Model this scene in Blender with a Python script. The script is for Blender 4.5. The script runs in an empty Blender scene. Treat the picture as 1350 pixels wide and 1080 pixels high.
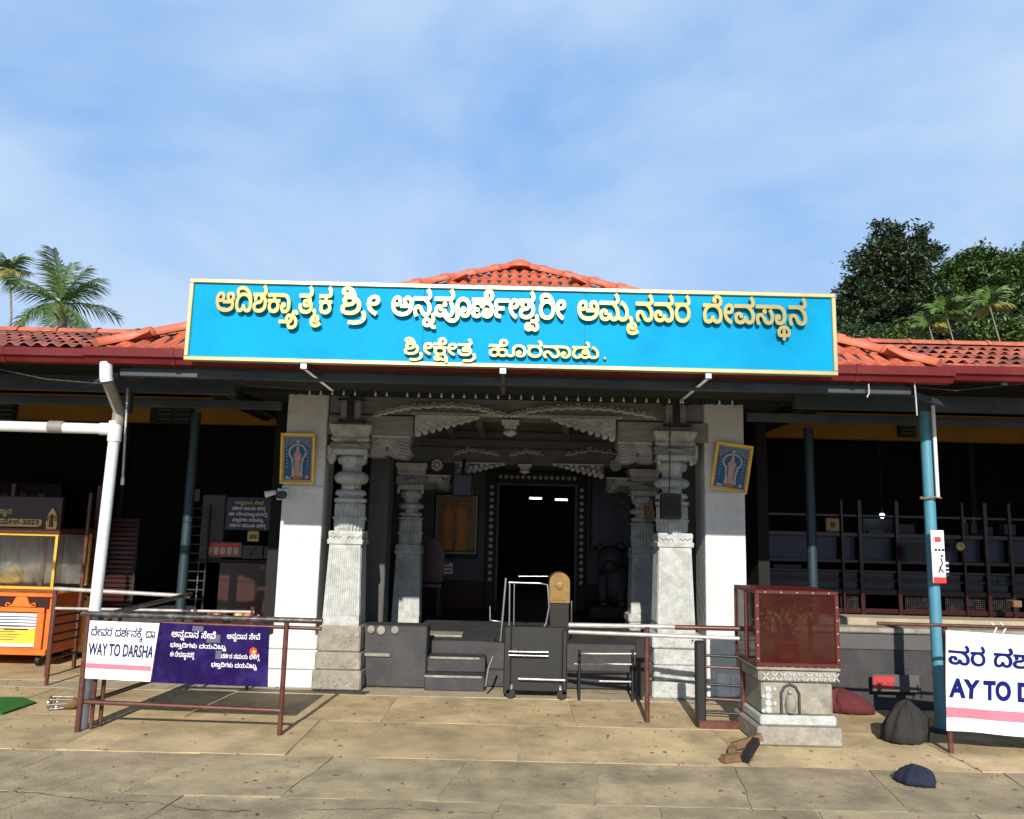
import bpy, bmesh, math, random
from mathutils import Vector, Matrix
from mathutils.geometry import delaunay_2d_cdt
R = math.radians
random.seed(7)
SC = bpy.context.scene
COL = SC.collection

# ------------------------------------------------------------------ camera
F_PX, PITCH, ROLL, EYE = 1050.0, R(8.5), 0.024, 1.6
FW = Vector((0, math.cos(PITCH), math.sin(PITCH)))
_r0 = Vector((1, 0, 0)); _u0 = Vector((0, -math.sin(PITCH), math.cos(PITCH)))
CR = _r0*math.cos(ROLL) + _u0*math.sin(ROLL)
CU = -_r0*math.sin(ROLL) + _u0*math.cos(ROLL)
cam = bpy.data.cameras.new('camera'); co = bpy.data.objects.new('camera', cam); COL.objects.link(co)
cam.sensor_width = 36; cam.lens = F_PX/1350*36; cam.clip_start = 0.05; cam.clip_end = 2000
co.matrix_world = Matrix(((CR.x, CU.x, -FW.x, 0), (CR.y, CU.y, -FW.y, 0), (CR.z, CU.z, -FW.z, EYE), (0, 0, 0, 1)))
SC.camera = co

# ------------------------------------------------------------------ light
SUN_EL, SUN_AZ = R(27), R(4)      # shadows fall away from the camera, a touch to the right
w = bpy.data.worlds.new('World'); SC.world = w; w.use_nodes = True
nt = w.node_tree; nt.nodes.clear()
def N(nt, t, **k):
    n = nt.nodes.new(t)
    for a, b in k.items(): setattr(n, a, b)
    return n
out = N(nt, 'ShaderNodeOutputWorld'); bg = N(nt, 'ShaderNodeBackground'); sky = N(nt, 'ShaderNodeTexSky')
sky.sky_type = 'NISHITA'; sky.sun_disc = False; sky.sun_elevation = SUN_EL; sky.sun_rotation = math.pi + SUN_AZ
sky.altitude = 800; sky.air_density = 1.0; sky.dust_density = 0.6; sky.ozone_density = 1.6
tc = N(nt, 'ShaderNodeTexCoord'); mp = N(nt, 'ShaderNodeMapping'); mp.inputs['Scale'].default_value = (1.3, 1.0, 2.4); mp.inputs['Rotation'].default_value = (0.15, -0.6, 0.4)
nz = N(nt, 'ShaderNodeTexNoise'); nz.inputs['Scale'].default_value = 1.5; nz.inputs['Detail'].default_value = 6; nz.inputs['Roughness'].default_value = 0.52; nz.inputs['Distortion'].default_value = 0.25
cr = N(nt, 'ShaderNodeValToRGB'); cr.color_ramp.elements[0].position = 0.36; cr.color_ramp.elements[1].position = 0.62
cr.color_ramp.elements[0].color = (.10, .10, .10, 1); cr.color_ramp.elements[1].color = (.80, .80, .80, 1)
mx = N(nt, 'ShaderNodeMix', data_type='RGBA'); mx.inputs[7].default_value = (4.5, 5.45, 6.75, 1)
L = nt.links.new
L(tc.outputs['Generated'], mp.inputs[0]); L(mp.outputs[0], nz.inputs['Vector']); L(nz.outputs[0], cr.inputs[0])
veil = N(nt, 'ShaderNodeMix', data_type='RGBA'); veil.inputs[0].default_value = .78; veil.inputs[7].default_value = (1.45, 3.35, 6.6, 1)
L(sky.outputs[0], veil.inputs[6]); L(cr.outputs[0], mx.inputs[0]); L(veil.outputs[2], mx.inputs[6]); L(mx.outputs[2], bg.inputs[0]); L(bg.outputs[0], out.inputs[0])
bg.inputs[1].default_value = 0.12
sl = bpy.data.lights.new('sun', 'SUN'); so = bpy.data.objects.new('sun', sl); COL.objects.link(so)
sl.energy = 5.0; sl.angle = R(0.5); sl.color = (1.0, 0.93, 0.82)
sd = Vector((math.sin(SUN_AZ)*math.cos(SUN_EL), math.cos(SUN_AZ)*math.cos(SUN_EL), -math.sin(SUN_EL)))
so.rotation_euler = sd.to_track_quat('-Z', 'Y').to_euler()
SC.view_settings.view_transform = 'Standard'; SC.view_settings.look = 'None'
SC.view_settings.exposure = 0.28; SC.view_settings.gamma = 1; SC.view_settings.use_curve_mapping = False
SC.cycles.max_bounces = 8

# ------------------------------------------------------------------ helpers
def ray(px, py):
    return FW + CR*((px-675)/F_PX) + CU*((540-py)/F_PX)
def W(px, py, Y):
    d = ray(px, py); return Vector((d.x*Y/d.y, Y, EYE + d.z*Y/d.y))
def XX(px, Y, py=700): return W(px, py, Y).x
def ZZ(py, Y, px=675): return W(px, py, Y).z
def G(px, py, z=0.0):
    d = ray(px, py); t = (z-EYE)/d.z; return Vector((d.x*t, d.y*t, z))
def project(p):
    v = Vector(p) - Vector((0, 0, EYE)); d = v.dot(FW)
    if d <= 0: return (-9999, -9999)
    return (675 + F_PX*v.dot(CR)/d, 540 - F_PX*v.dot(CU)/d)

MATS = {}
def mat(name, col, rough=0.7, metal=0.0, var=0.15, scale=6.0, bump=0.0, bscale=30.0, dirt=None, dirt_amt=0.0, dscale=2.5,
        rand=0.0, spec=0.5, trans=0.0, emit=None, estr=0.0, brick=None, alpha=None, stretch=None, coat=0.0):
    m = bpy.data.materials.new(name); m.use_nodes = True; t = m.node_tree; P = t.nodes['Principled BSDF']; l = t.links.new
    P.inputs['Roughness'].default_value = rough; P.inputs['Metallic'].default_value = metal
    P.inputs['Specular IOR Level'].default_value = spec; P.inputs['Coat Weight'].default_value = coat
    if trans: P.inputs['Transmission Weight'].default_value = trans
    if alpha is not None: P.inputs['Alpha'].default_value = alpha
    if emit: P.inputs['Emission Color'].default_value = (*emit, 1); P.inputs['Emission Strength'].default_value = estr
    c = t.nodes.new('ShaderNodeTexCoord'); src = c.outputs['Object']
    if stretch:
        g = t.nodes.new('ShaderNodeMapping'); g.inputs['Scale'].default_value = stretch; l(src, g.inputs[0]); src = g.outputs[0]
    n = t.nodes.new('ShaderNodeTexNoise'); n.inputs['Scale'].default_value = scale; n.inputs['Detail'].default_value = 7; n.inputs['Roughness'].default_value = 0.62
    l(src, n.inputs['Vector'])
    if rand:
        oi = t.nodes.new('ShaderNodeObjectInfo'); va = t.nodes.new('ShaderNodeVectorMath'); va.operation = 'ADD'
        cx = t.nodes.new('ShaderNodeMath'); cx.operation = 'MULTIPLY'; cx.inputs[1].default_value = 37.0; l(oi.outputs['Random'], cx.inputs[0])
        l(src, va.inputs[0]); l(cx.outputs[0], va.inputs[1]); l(va.outputs[0], n.inputs['Vector'])
    mr = t.nodes.new('ShaderNodeMapRange'); mr.inputs[1].default_value = 0.25; mr.inputs[2].default_value = 0.75
    mr.inputs[3].default_value = 1-var; mr.inputs[4].default_value = 1+var; l(n.outputs[0], mr.inputs[0])
    v = t.nodes.new('ShaderNodeVectorMath'); v.operation = 'SCALE'; v.inputs[0].default_value = col[:3]; l(mr.outputs[0], v.inputs['Scale'])
    cur = v.outputs[0]
    if rand:
        r2 = t.nodes.new('ShaderNodeMapRange'); r2.inputs[3].default_value = 1-rand; r2.inputs[4].default_value = 1+rand; l(oi.outputs['Random'], r2.inputs[0])
        v2 = t.nodes.new('ShaderNodeVectorMath'); v2.operation = 'SCALE'; l(cur, v2.inputs[0]); l(r2.outputs[0], v2.inputs['Scale']); cur = v2.outputs[0]
    if dirt:
        n2 = t.nodes.new('ShaderNodeTexNoise'); n2.inputs['Scale'].default_value = dscale; n2.inputs['Detail'].default_value = 8; n2.inputs['Roughness'].default_value = 0.7
        l((va.outputs[0] if rand else src), n2.inputs['Vector'])
        m2 = t.nodes.new('ShaderNodeMapRange'); m2.inputs[1].default_value = 0.47; m2.inputs[2].default_value = 0.68; m2.inputs[4].default_value = dirt_amt; l(n2.outputs[0], m2.inputs[0])
        x = t.nodes.new('ShaderNodeMix'); x.data_type = 'RGBA'; l(m2.outputs[0], x.inputs[0]); l(cur, x.inputs[6]); x.inputs[7].default_value = (*dirt, 1); cur = x.outputs[2]
    l(cur, P.inputs['Base Color'])
    if bump:
        b = t.nodes.new('ShaderNodeBump'); b.inputs['Strength'].default_value = bump; b.inputs['Distance'].default_value = 0.01
        n3 = t.nodes.new('ShaderNodeTexNoise'); n3.inputs['Scale'].default_value = bscale; n3.inputs['Detail'].default_value = 5; l(src, n3.inputs['Vector']); l(n3.outputs[0], b.inputs['Height'])
        l(b.outputs[0], P.inputs['Normal'])
    MATS[name] = m
    return m

class MB:
    """collects shapes, links them as one mesh object"""
    def __init__(s): s.v = []; s.f = []; s.sm = []; s.marks = []
    def add(s, vs, fs, smooth=False):
        o = len(s.v); s.marks.append((o, len(s.f))); s.v += [tuple(p) for p in vs]; s.f += [tuple(i+o for i in f) for f in fs]; s.sm += [smooth]*len(fs); return s
    def box(s, x0, x1, y0, y1, z0, z1, bev=0.0, rot=0.0, piv=None):
        if x0 > x1: x0, x1 = x1, x0
        if y0 > y1: y0, y1 = y1, y0
        if z0 > z1: z0, z1 = z1, z0
        b = min(bev, (x1-x0)*.3, (y1-y0)*.3, (z1-z0)*.3)
        if b <= 0:
            vs = [(x, y, z) for z in (z0, z1) for y in (y0, y1) for x in (x0, x1)]
            fs = [(0, 2, 3, 1), (4, 5, 7, 6), (0, 1, 5, 4), (2, 6, 7, 3), (0, 4, 6, 2), (1, 3, 7, 5)]
        else:
            bm = bmesh.new(); bmesh.ops.create_cube(bm, size=1)
            for q in bm.verts: q.co = Vector(((x0+x1)/2+q.co.x*(x1-x0), (y0+y1)/2+q.co.y*(y1-y0), (z0+z1)/2+q.co.z*(z1-z0)))
            bmesh.ops.bevel(bm, geom=bm.edges[:], offset=b, segments=1, affect='EDGES')
            bm.verts.index_update(); vs = [q.co.copy() for q in bm.verts]; fs = [tuple(q.index for q in f.verts) for f in bm.faces]; bm.free()
        if rot:
            c, n = math.cos(rot), math.sin(rot); px, py = piv or ((x0+x1)/2, (y0+y1)/2)
            vs = [(px+(p[0]-px)*c-(p[1]-py)*n, py+(p[0]-px)*n+(p[1]-py)*c, p[2]) for p in vs]
        return s.add(vs, fs)
    def tube(s, pts, r, n=10, caps=True, smooth=True):
        pts = [Vector(p) for p in pts]; rs = r if isinstance(r, (list, tuple)) else [r]*len(pts); vs = []; fs = []
        up = None
        for i, p in enumerate(pts):
            d = (pts[min(i+1, len(pts)-1)] - pts[max(i-1, 0)]).normalized()
            if up is None: up = Vector((0, 0, 1)) if abs(d.z) < 0.9 else Vector((0, 1, 0))
            a = d.cross(up)
            if a.length < 1e-4: a = d.cross(Vector((1, 0, 0.3)))
            a.normalize(); b = a.cross(d).normalized(); up = b
            for k in range(n):
                t = 2*math.pi*k/n; vs.append(p + a*math.cos(t)*rs[i] + b*math.sin(t)*rs[i])
        for i in range(len(pts)-1):
            for k in range(n): fs.append((i*n+k, i*n+(k+1) % n, (i+1)*n+(k+1) % n, (i+1)*n+k))
        s.add(vs, fs, smooth)
        if caps: s.add(vs[:n], [tuple(range(n))]); s.add(vs[-n:], [tuple(range(n-1, -1, -1))])
        return s
    def bar(s, a, b, w, h, bev=0.0):
        """rectangular bar from a to b, w across, h up"""
        a = Vector(a); b = Vector(b); d = (b-a).normalized(); up = Vector((0, 0, 1)) if abs(d.z) < 0.95 else Vector((0, 1, 0))
        x = d.cross(up).normalized()*w/2; z = x.cross(d).normalized()*h/2
        vs = [a-x-z, a+x-z, a+x+z, a-x+z, b-x-z, b+x-z, b+x+z, b-x+z]
        return s.add(vs, [(0, 1, 2, 3), (7, 6, 5, 4), (0, 4, 5, 1), (1, 5, 6, 2), (2, 6, 7, 3), (3, 7, 4, 0)])
    def lathe(s, c, prof, n=24, flute=0, fd=0.0, smooth=True, square=False, rot=0.0):
        """prof: (radius, z) list; square makes a four-sided section with radius = half width"""
        vs = []; fs = []; m = 4 if square else n
        for (r, z) in prof:
            for k in range(m):
                t = 2*math.pi*k/m + (math.pi/4 if square else 0) + rot; q = r*math.sqrt(2) if square else r*(1 - fd*(0.5+0.5*math.cos(flute*t)) if flute else 1)
                vs.append((c[0]+q*math.cos(t), c[1]+q*math.sin(t), c[2]+z))
        for i in range(len(prof)-1):
            for k in range(m): fs.append((i*m+k, i*m+(k+1) % m, (i+1)*m+(k+1) % m, (i+1)*m+k))
        s.add(vs, fs, smooth and not square)
        s.add(vs[:m], [tuple(range(m-1, -1, -1))]); s.add(vs[-m:], [tuple(range(m))])
        return s
    def prism(s, poly, y0, y1):
        """poly in (x, z), pushed from y0 to y1"""
        n = len(poly); vs = [(x, y0, z) for x, z in poly] + [(x, y1, z) for x, z in poly]
        fs = [tuple(range(n)), tuple(range(2*n-1, n-1, -1))] + [(i, i+n, (i+1) % n+n, (i+1) % n) for i in range(n)]
        return s.add(vs, fs)
    def disc(s, x, y, z, r, t=0.02, n=14):
        vs = []; fs = []
        for (q, yy) in ((r, y), (r*0.92, y-t*0.8), (r*0.45, y-t)):
            for k in range(n): a = 2*math.pi*k/n; vs.append((x+q*math.cos(a), yy, z+q*math.sin(a)))
        for i in range(2):
            for k in range(n): fs.append((i*n+k, i*n+(k+1) % n, (i+1)*n+(k+1) % n, (i+1)*n+k))
        fs.append(tuple(range(2*n, 3*n))); return s.add(vs, fs, False)
    def ball(s, c, r, n=10, m=6, sx=1, sy=1, sz=1):
        prof = [(max(0.001, r*math.sin(math.pi*i/m)), -r*math.cos(math.pi*i/m)) for i in range(m+1)]; k = len(s.v)
        s.lathe((0, 0, 0), prof, n)
        s.v[k:] = [(c[0]+x*sx, c[1]+y*sy, c[2]+z*sz) for x, y, z in s.v[k:]]
        return s
    def move(s, fn): s.v = [tuple(fn(Vector(p))) for p in s.v]; return s
    def mesh(s, name, m, off=Vector((0, 0, 0))):
        me = bpy.data.meshes.new(name); me.from_pydata([(p[0]-off[0], p[1]-off[1], p[2]-off[2]) for p in s.v], [], s.f)
        me.polygons.foreach_set('use_smooth', s.sm); me.materials.append(MATS[m] if isinstance(m, str) else m); me.update()
        bm = bmesh.new(); bm.from_mesh(me); bmesh.ops.recalc_face_normals(bm, faces=bm.faces); bm.to_mesh(me); bm.free()
        return me
    def build(s, name, m, parent=None, base=None, label=None, **k):
        """base: world position of the object's origin (default: the parent's)"""
        pw = wpos(parent); b = Vector(base) if base is not None else (pw if parent else Vector((0, 0, 0)))
        o = bpy.data.objects.new(name, s.mesh(name, m, b)); COL.objects.link(o)
        if parent: o.parent = parent
        o.location = b - pw; tag(o, label, **k); return o
def build_each(mb, name, m, parent=None, **k):
    """every added shape becomes an object of its own"""
    ends = mb.marks[1:]+[(len(mb.v), len(mb.f))]; out = []
    for (v0, f0), (v1, f1) in zip(mb.marks, ends):
        q = MB(); q.v = mb.v[v0:v1]; q.f = [tuple(i-v0 for i in f) for f in mb.f[f0:f1]]; q.sm = mb.sm[f0:f1]; out.append(q.build(name, m, parent, **k))
    return out
def wpos(o):
    v = Vector((0, 0, 0))
    while o: v += o.location; o = o.parent
    return v
def tag(o, label=None, cat=None, group=None, kind=None):
    if label: o['label'] = label
    if cat: o['category'] = cat
    if group: o['group'] = group
    if kind: o['kind'] = kind
    return o
def thing(name, loc, label, cat, group=None):
    o = bpy.data.objects.new(name, None); COL.objects.link(o); o.location = loc; o.empty_display_size = .1
    return tag(o, label, cat, group)
def inst(name, me, parent, loc, rot=(0, 0, 0), label=None, scale=None):
    o = bpy.data.objects.new(name, me); COL.objects.link(o); o.parent = parent; o.location = Vector(loc)-wpos(parent); o.rotation_euler = rot
    if scale: o.scale = scale
    if label: o['label'] = label
    return o

# ------------------------------------------------------------------ lettering
# letter outlines in font units: each contour is a run of x*2+on, y
GLYPHS = {
10: [[871,-12, 604,-12, 250,71, 74,217, 75,311, 74,392, 182,504, 368,563, 485,563, 572,563, 700,531, 770,471, 771,429, 770,386, 692,318, 538,278, 425,278, 352,278, 236,300, 154,332, 127,348, 175,414, 192,402, 256,371, 350,348, 413,348, 518,348, 614,392, 615,426, 614,458, 542,493, 485,493, 366,493, 234,400, 235,315, 235,311, 234,265, 302,178, 454,109, 702,69, 883,69, 1070,69, 1304,105, 1414,166, 1415,203, 1414,232, 1354,265, 1299,275, 1290,277, 1270,291, 1261,292, 1138,316, 986,383, 987,441, 986,499, 1160,563, 1295,563, 1410,563, 1554,522, 1622,458, 1623,421, 1622,375, 1524,306, 1455,283, 1390,261, 1234,241, 1103,241, 699,241, 699,317, 1253,317, 1302,321, 1396,349, 1460,394, 1461,421, 1460,451, 1376,494, 1293,494, 1222,494, 1144,459, 1145,432, 1144,400, 1246,357, 1339,337, 1366,331, 1434,318, 1461,308, 1512,290, 1576,235, 1577,196, 1576,157, 1510,83, 1350,23, 1078,-12]],
221: [[433,-12, 328,-12, 172,40, 84,148, 85,230, 84,284, 164,398, 330,493, 588,552, 765,552, 914,552, 1112,508, 1238,444, 1279,413, 1289,415, 1246,466, 1114,556, 936,625, 712,664, 577,664, 430,664, 306,619, 307,582, 306,559, 344,517, 377,500, 269,444, 234,464, 176,510, 144,561, 145,586, 144,644, 260,712, 452,743, 567,743, 676,743, 866,722, 1026,686, 1091,662, 1220,616, 1376,491, 1446,334, 1447,237, 1446,147, 1358,38, 1198,-12, 1091,-12, 1004,-12, 878,11, 778,62, 733,104, 797,109, 750,58, 636,6, 504,-12], [455,67, 554,67, 678,137, 689,195, 841,195, 850,128, 992,67, 1075,67, 1170,67, 1282,135, 1283,216, 1282,268, 1220,361, 1096,433, 910,474, 787,474, 753,474, 628,474, 440,436, 312,367, 248,273, 249,218, 248,136, 356,67]],
54: [[539,-12, 392,-12, 178,26, 62,101, 63,158, 62,212, 166,274, 340,305, 445,312, 538,319, 650,336, 700,372, 701,404, 700,430, 652,461, 572,476, 521,476, 450,476, 368,459, 334,430, 335,411, 334,401, 346,377, 361,367, 211,336, 186,359, 166,395, 167,417, 166,444, 240,493, 402,523, 535,523, 614,523, 756,492, 844,434, 845,393, 844,344, 758,281, 602,248, 501,242, 406,236, 284,217, 226,185, 227,158, 226,131, 286,90, 424,67, 539,67, 688,67, 902,112, 1018,201, 1019,266, 1018,328, 940,412, 828,465, 779,479, 787,501, 919,501, 1010,473, 1126,398, 1182,312, 1183,265, 1182,178, 1032,54, 746,-12], [63,474, 63,551, 767,551, 874,551, 954,561, 977,569, 1002,579, 1020,604, 1021,618, 1020,651, 956,714, 891,747, 1021,790, 1114,738, 1182,655, 1183,612, 1182,593, 1150,537, 1101,516, 1074,505, 1002,486, 880,474, 781,474, 717,474, 499,487, 301,474]],
134: [[567,-12, 426,-12, 224,34, 116,117, 117,172, 116,204, 158,260, 242,305, 305,321, 333,307, 73,306, 73,375, 489,375, 510,383, 540,408, 541,424, 540,438, 522,464, 507,475, 597,487, 667,475, 682,462, 698,434, 699,423, 698,407, 684,384, 673,375, 1079,375, 1079,306, 811,308, 841,318, 898,307, 984,265, 1032,208, 1033,174, 1032,119, 928,35, 722,-12], [575,66, 734,66, 872,135, 873,184, 872,221, 804,276, 672,306, 575,306, 474,306, 340,275, 276,220, 277,184, 276,131, 424,66], [73,474, 73,551, 851,551, 851,474]],
60: [[815,241, 814,161, 716,47, 526,-12, 391,-12, 280,-12, 126,31, 48,104, 49,148, 48,192, 108,250, 210,279, 271,279, 344,279, 422,242, 423,212, 422,184, 360,150, 313,150, 258,150, 200,180, 201,210, 217,212, 202,197, 192,171, 193,155, 192,119, 282,62, 393,62, 472,62, 586,101, 650,181, 651,241, 650,297, 594,381, 539,410, 498,432, 398,460, 242,474, 121,474, -499,474, -499,551, 159,551, 292,551, 484,531, 622,490, 675,460, 742,423, 814,312]],
303: [[145,-477, 10,-477, -140,-442, -202,-389, -201,-361, -202,-334, -142,-295, -54,-266, -13,-255, 44,-238, 86,-181, 87,-125, 203,-177, 202,-195, 178,-238, 114,-280, 53,-299, -10,-317, -60,-343, -59,-360, -60,-378, -8,-399, 86,-408, 149,-408, 254,-408, 390,-378, 456,-327, 457,-297, 456,-263, 400,-210, 318,-164, 236,-119, 180,-68, 181,-36, 180,-2, 246,42, 354,65, 415,65, 510,65, 646,18, 667,-38, 525,-49, 516,-32, 484,-9, 442,1, 415,1, 382,1, 328,-16, 329,-37, 328,-57, 384,-94, 468,-136, 552,-188, 608,-254, 609,-298, 608,-347, 530,-415, 396,-457, 232,-477], [-893,-311, -893,-236, -243,-236, -303,-254, -318,-238, -340,-201, -339,-173, -340,-144, -284,-88, -162,-51, -67,-51, 20,-51, 140,-84, 202,-141, 203,-177, 202,-201, 162,-234, 112,-255, 97,-263, 64,-280, -28,-301, -152,-311, -235,-311], [-197,-185, -198,-204, -172,-241, -147,-258, -247,-236, -127,-236, -40,-236, 54,-209, 55,-174, 54,-153, -10,-119, -67,-119, -128,-119, -198,-156]],
38: [[617,-12, 478,-12, 270,20, 134,79, 66,156, 67,201, 66,215, 72,246, 79,259, 237,248, 232,238, 228,220, 229,209, 228,183, 262,133, 348,92, 498,67, 615,67, 740,67, 902,93, 990,135, 1024,183, 1025,205, 1024,228, 1002,270, 975,287, 966,291, 950,296, 943,300, 904,316, 798,335, 725,335, 640,335, 568,314, 569,294, 568,275, 634,254, 699,254, 766,254, 856,281, 902,329, 903,360, 902,399, 824,452, 718,482, 677,486, 915,492, 978,471, 1050,402, 1051,355, 1050,347, 1048,333, 1047,328, 1035,300, 1010,258, 900,206, 758,181, 685,181, 556,181, 408,238, 409,293, 408,324, 468,373, 598,402, 703,402, 776,402, 902,388, 953,375, 958,374, 970,371, 982,368, 989,366, 1080,339, 1168,254, 1169,207, 1168,156, 1102,75, 966,18, 758,-12], [79,474, 79,551, 747,551, 854,551, 942,561, 963,569, 990,579, 1006,604, 1007,618, 1006,651, 942,714, 877,747, 1007,790, 1100,738, 1168,655, 1169,612, 1168,593, 1138,538, 1087,516, 1036,494, 898,474, 783,474]],
120: [[257,-407, 58,-407, -152,-309, -151,-235, -152,-192, -74,-120, 70,-69, 169,-61, 196,-58, 258,-55, 291,-55, 402,-55, 564,-105, 565,-163, 564,-209, 438,-266, 311,-266, 232,-266, 124,-239, 70,-186, 71,-148, 70,-123, 88,-73, 104,-28, 105,-12, 104,10, 70,47, 15,61, 107,125, 182,103, 256,48, 257,8, 256,-24, 234,-80, 212,-127, 213,-149, 212,-178, 272,-202, 315,-202, 366,-202, 414,-181, 415,-163, 414,-145, 360,-117, 297,-117, 254,-117, 192,-124, 159,-131, 144,-134, 108,-133, 95,-138, 54,-151, -6,-199, -5,-234, -6,-283, 132,-339, 259,-339, 356,-339, 534,-308, 597,-275, 709,-329, 616,-369, 406,-407]],
23: [[567,-12, 426,-12, 224,34, 116,117, 117,172, 116,204, 158,260, 242,305, 305,321, 333,307, 73,306, 73,375, 489,375, 510,383, 540,408, 541,424, 540,438, 522,464, 507,475, 597,487, 667,475, 682,462, 698,434, 699,423, 698,407, 684,384, 673,375, 1079,375, 1079,306, 811,308, 841,318, 898,307, 984,265, 1032,208, 1033,174, 1032,119, 928,35, 722,-12], [575,66, 734,66, 872,135, 873,184, 872,221, 804,276, 672,306, 575,306, 474,306, 340,275, 276,220, 277,184, 276,131, 424,66], [73,474, 73,551, 669,551, 776,551, 864,561, 885,569, 910,579, 928,604, 929,618, 928,651, 864,714, 799,747, 929,790, 1022,738, 1090,655, 1091,612, 1090,593, 1060,538, 1009,516, 958,494, 820,474, 705,474]],
234: [[535,-12, 388,-12, 174,26, 58,101, 59,158, 58,212, 162,274, 336,305, 441,312, 570,321, 704,353, 750,414, 751,465, 751,478, 750,519, 708,607, 616,682, 474,729, 375,729, 310,729, 244,700, 245,677, 244,654, 306,625, 363,625, 432,625, 544,667, 553,719, 699,711, 676,629, 496,555, 371,555, 284,555, 158,583, 88,638, 89,678, 88,730, 248,799, 383,799, 514,799, 710,743, 842,649, 906,534, 907,476, 906,465, 904,447, 904,433, 903,426, 890,359, 776,283, 600,248, 497,242, 402,237, 280,218, 222,185, 223,158, 222,131, 282,90, 420,67, 535,67, 690,67, 908,110, 1024,192, 1025,248, 1024,305, 936,393, 849,423, 834,428, 800,433, 785,437, 730,449, 604,462, 529,462, 442,462, 330,440, 331,411, 330,401, 342,377, 357,367, 207,336, 182,360, 160,398, 161,421, 160,442, 198,484, 282,519, 424,540, 529,540, 600,540, 732,528, 795,517, 802,516, 820,515, 840,514, 847,512, 946,489, 1100,416, 1188,316, 1189,251, 1188,168, 1042,50, 750,-12]],
122: [[255,-57, 254,-138, 84,-244, -216,-296, -415,-296, -494,-296, -666,-285, -745,-275, -705,-206, -640,-214, -496,-224, -415,-224, -154,-224, 94,-131, 95,-55, 94,-20, 52,35, 19,60, 157,97, 214,57, 254,-23]],
74: [[765,430, 764,387, 684,318, 528,278, 415,278, 302,278, 152,325, 113,349, 163,415, 180,403, 242,371, 336,348, 401,348, 506,348, 602,393, 603,427, 602,459, 534,493, 465,493, 404,493, 298,457, 230,386, 231,335, 231,324, 230,258, 332,161, 510,90, 627,64, 541,-12, 404,21, 192,116, 72,242, 73,323, 72,397, 176,504, 356,563, 473,563, 566,563, 696,529, 764,470]],
9: [[843,69, 1060,69, 1346,123, 1488,238, 1489,328, 1488,373, 1440,446, 1344,489, 1271,489, 1224,489, 1142,456, 1143,419, 1142,394, 1198,353, 1296,322, 1359,312, 1359,241, 747,241, 747,317, 1105,317, 1068,332, 1016,368, 986,411, 987,438, 986,469, 1048,526, 1174,563, 1269,563, 1390,563, 1562,503, 1652,398, 1653,330, 1652,210, 1460,59, 1098,-12, 847,-12, 590,-12, 246,71, 74,217, 75,311, 74,392, 182,504, 368,563, 485,563, 572,563, 700,531, 770,471, 771,429, 770,386, 692,318, 538,278, 425,278, 352,278, 236,300, 154,332, 127,348, 175,414, 192,402, 256,371, 350,348, 413,348, 518,348, 614,392, 615,426, 614,458, 542,493, 485,493, 366,493, 234,400, 235,315, 235,311, 234,265, 302,178, 446,109, 678,69]],
42: [[967,-12, 860,-12, 722,28, 628,91, 589,125, 538,169, 466,213, 404,229, 365,229, 296,229, 222,186, 223,148, 222,116, 278,49, 325,17, 169,-14, 122,18, 62,102, 63,145, 62,192, 142,264, 278,305, 363,305, 486,305, 630,247, 699,187, 744,148, 820,94, 914,67, 985,67, 1088,67, 1174,140, 1175,190, 1174,260, 1056,380, 858,461, 735,474, 67,474, 67,551, 917,551, 1024,551, 1110,561, 1133,569, 1158,579, 1176,604, 1177,618, 1176,651, 1112,714, 1047,747, 1177,790, 1270,738, 1338,655, 1339,612, 1338,593, 1306,538, 1257,516, 1206,494, 1066,474, 951,474, 903,474, 1017,483, 1118,451, 1262,363, 1338,258, 1339,198, 1338,100, 1144,-12]],
115: [[-359,-66, -266,-66, -140,-98, -32,-167, 33,-223, 64,-252, 116,-285, 180,-298, 227,-298, 242,-298, 290,-294, 299,-292, 325,-359, 306,-363, 248,-368, 227,-368, 150,-368, 42,-344, -40,-295, -81,-256, -124,-215, -206,-159, -296,-131, -351,-131, -412,-131, -478,-161, -477,-186, -478,-202, -450,-232, -372,-252, -299,-252, -174,-252, -4,-208, 82,-132, 83,-86, 82,-53, 50,11, 23,36, 155,69, 194,40, 234,-40, 235,-76, 234,-140, 138,-231, -22,-289, -216,-317, -311,-317, -424,-317, -566,-280, -630,-220, -629,-186, -630,-130, -476,-66]],
43: [[453,-12, 340,-12, 162,32, 62,112, 63,167, 62,211, 134,282, 270,324, 367,324, 472,324, 600,274, 601,231, 600,215, 588,183, 575,172, 439,178, 442,186, 450,203, 451,210, 450,232, 402,254, 361,254, 298,254, 216,211, 217,170, 216,125, 340,67, 469,67, 606,67, 734,137, 745,195, 897,195, 906,128, 1044,67, 1141,67, 1212,67, 1300,99, 1340,156, 1341,191, 1340,237, 1268,332, 1173,387, 1315,435, 1406,384, 1504,269, 1505,198, 1504,126, 1406,33, 1246,-12, 1155,-12, 1052,-12, 924,14, 836,65, 793,101, 855,105, 802,57, 684,7, 542,-12], [803,297, 754,297, 688,331, 689,355, 688,381, 754,415, 803,415, 852,415, 920,381, 921,355, 920,331, 852,297], [63,474, 63,551, 1083,551, 1190,551, 1278,561, 1299,569, 1326,579, 1342,604, 1343,618, 1342,651, 1278,714, 1213,747, 1343,790, 1436,738, 1504,655, 1505,612, 1504,593, 1474,538, 1423,516, 1372,494, 1234,474, 1119,474]],
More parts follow.
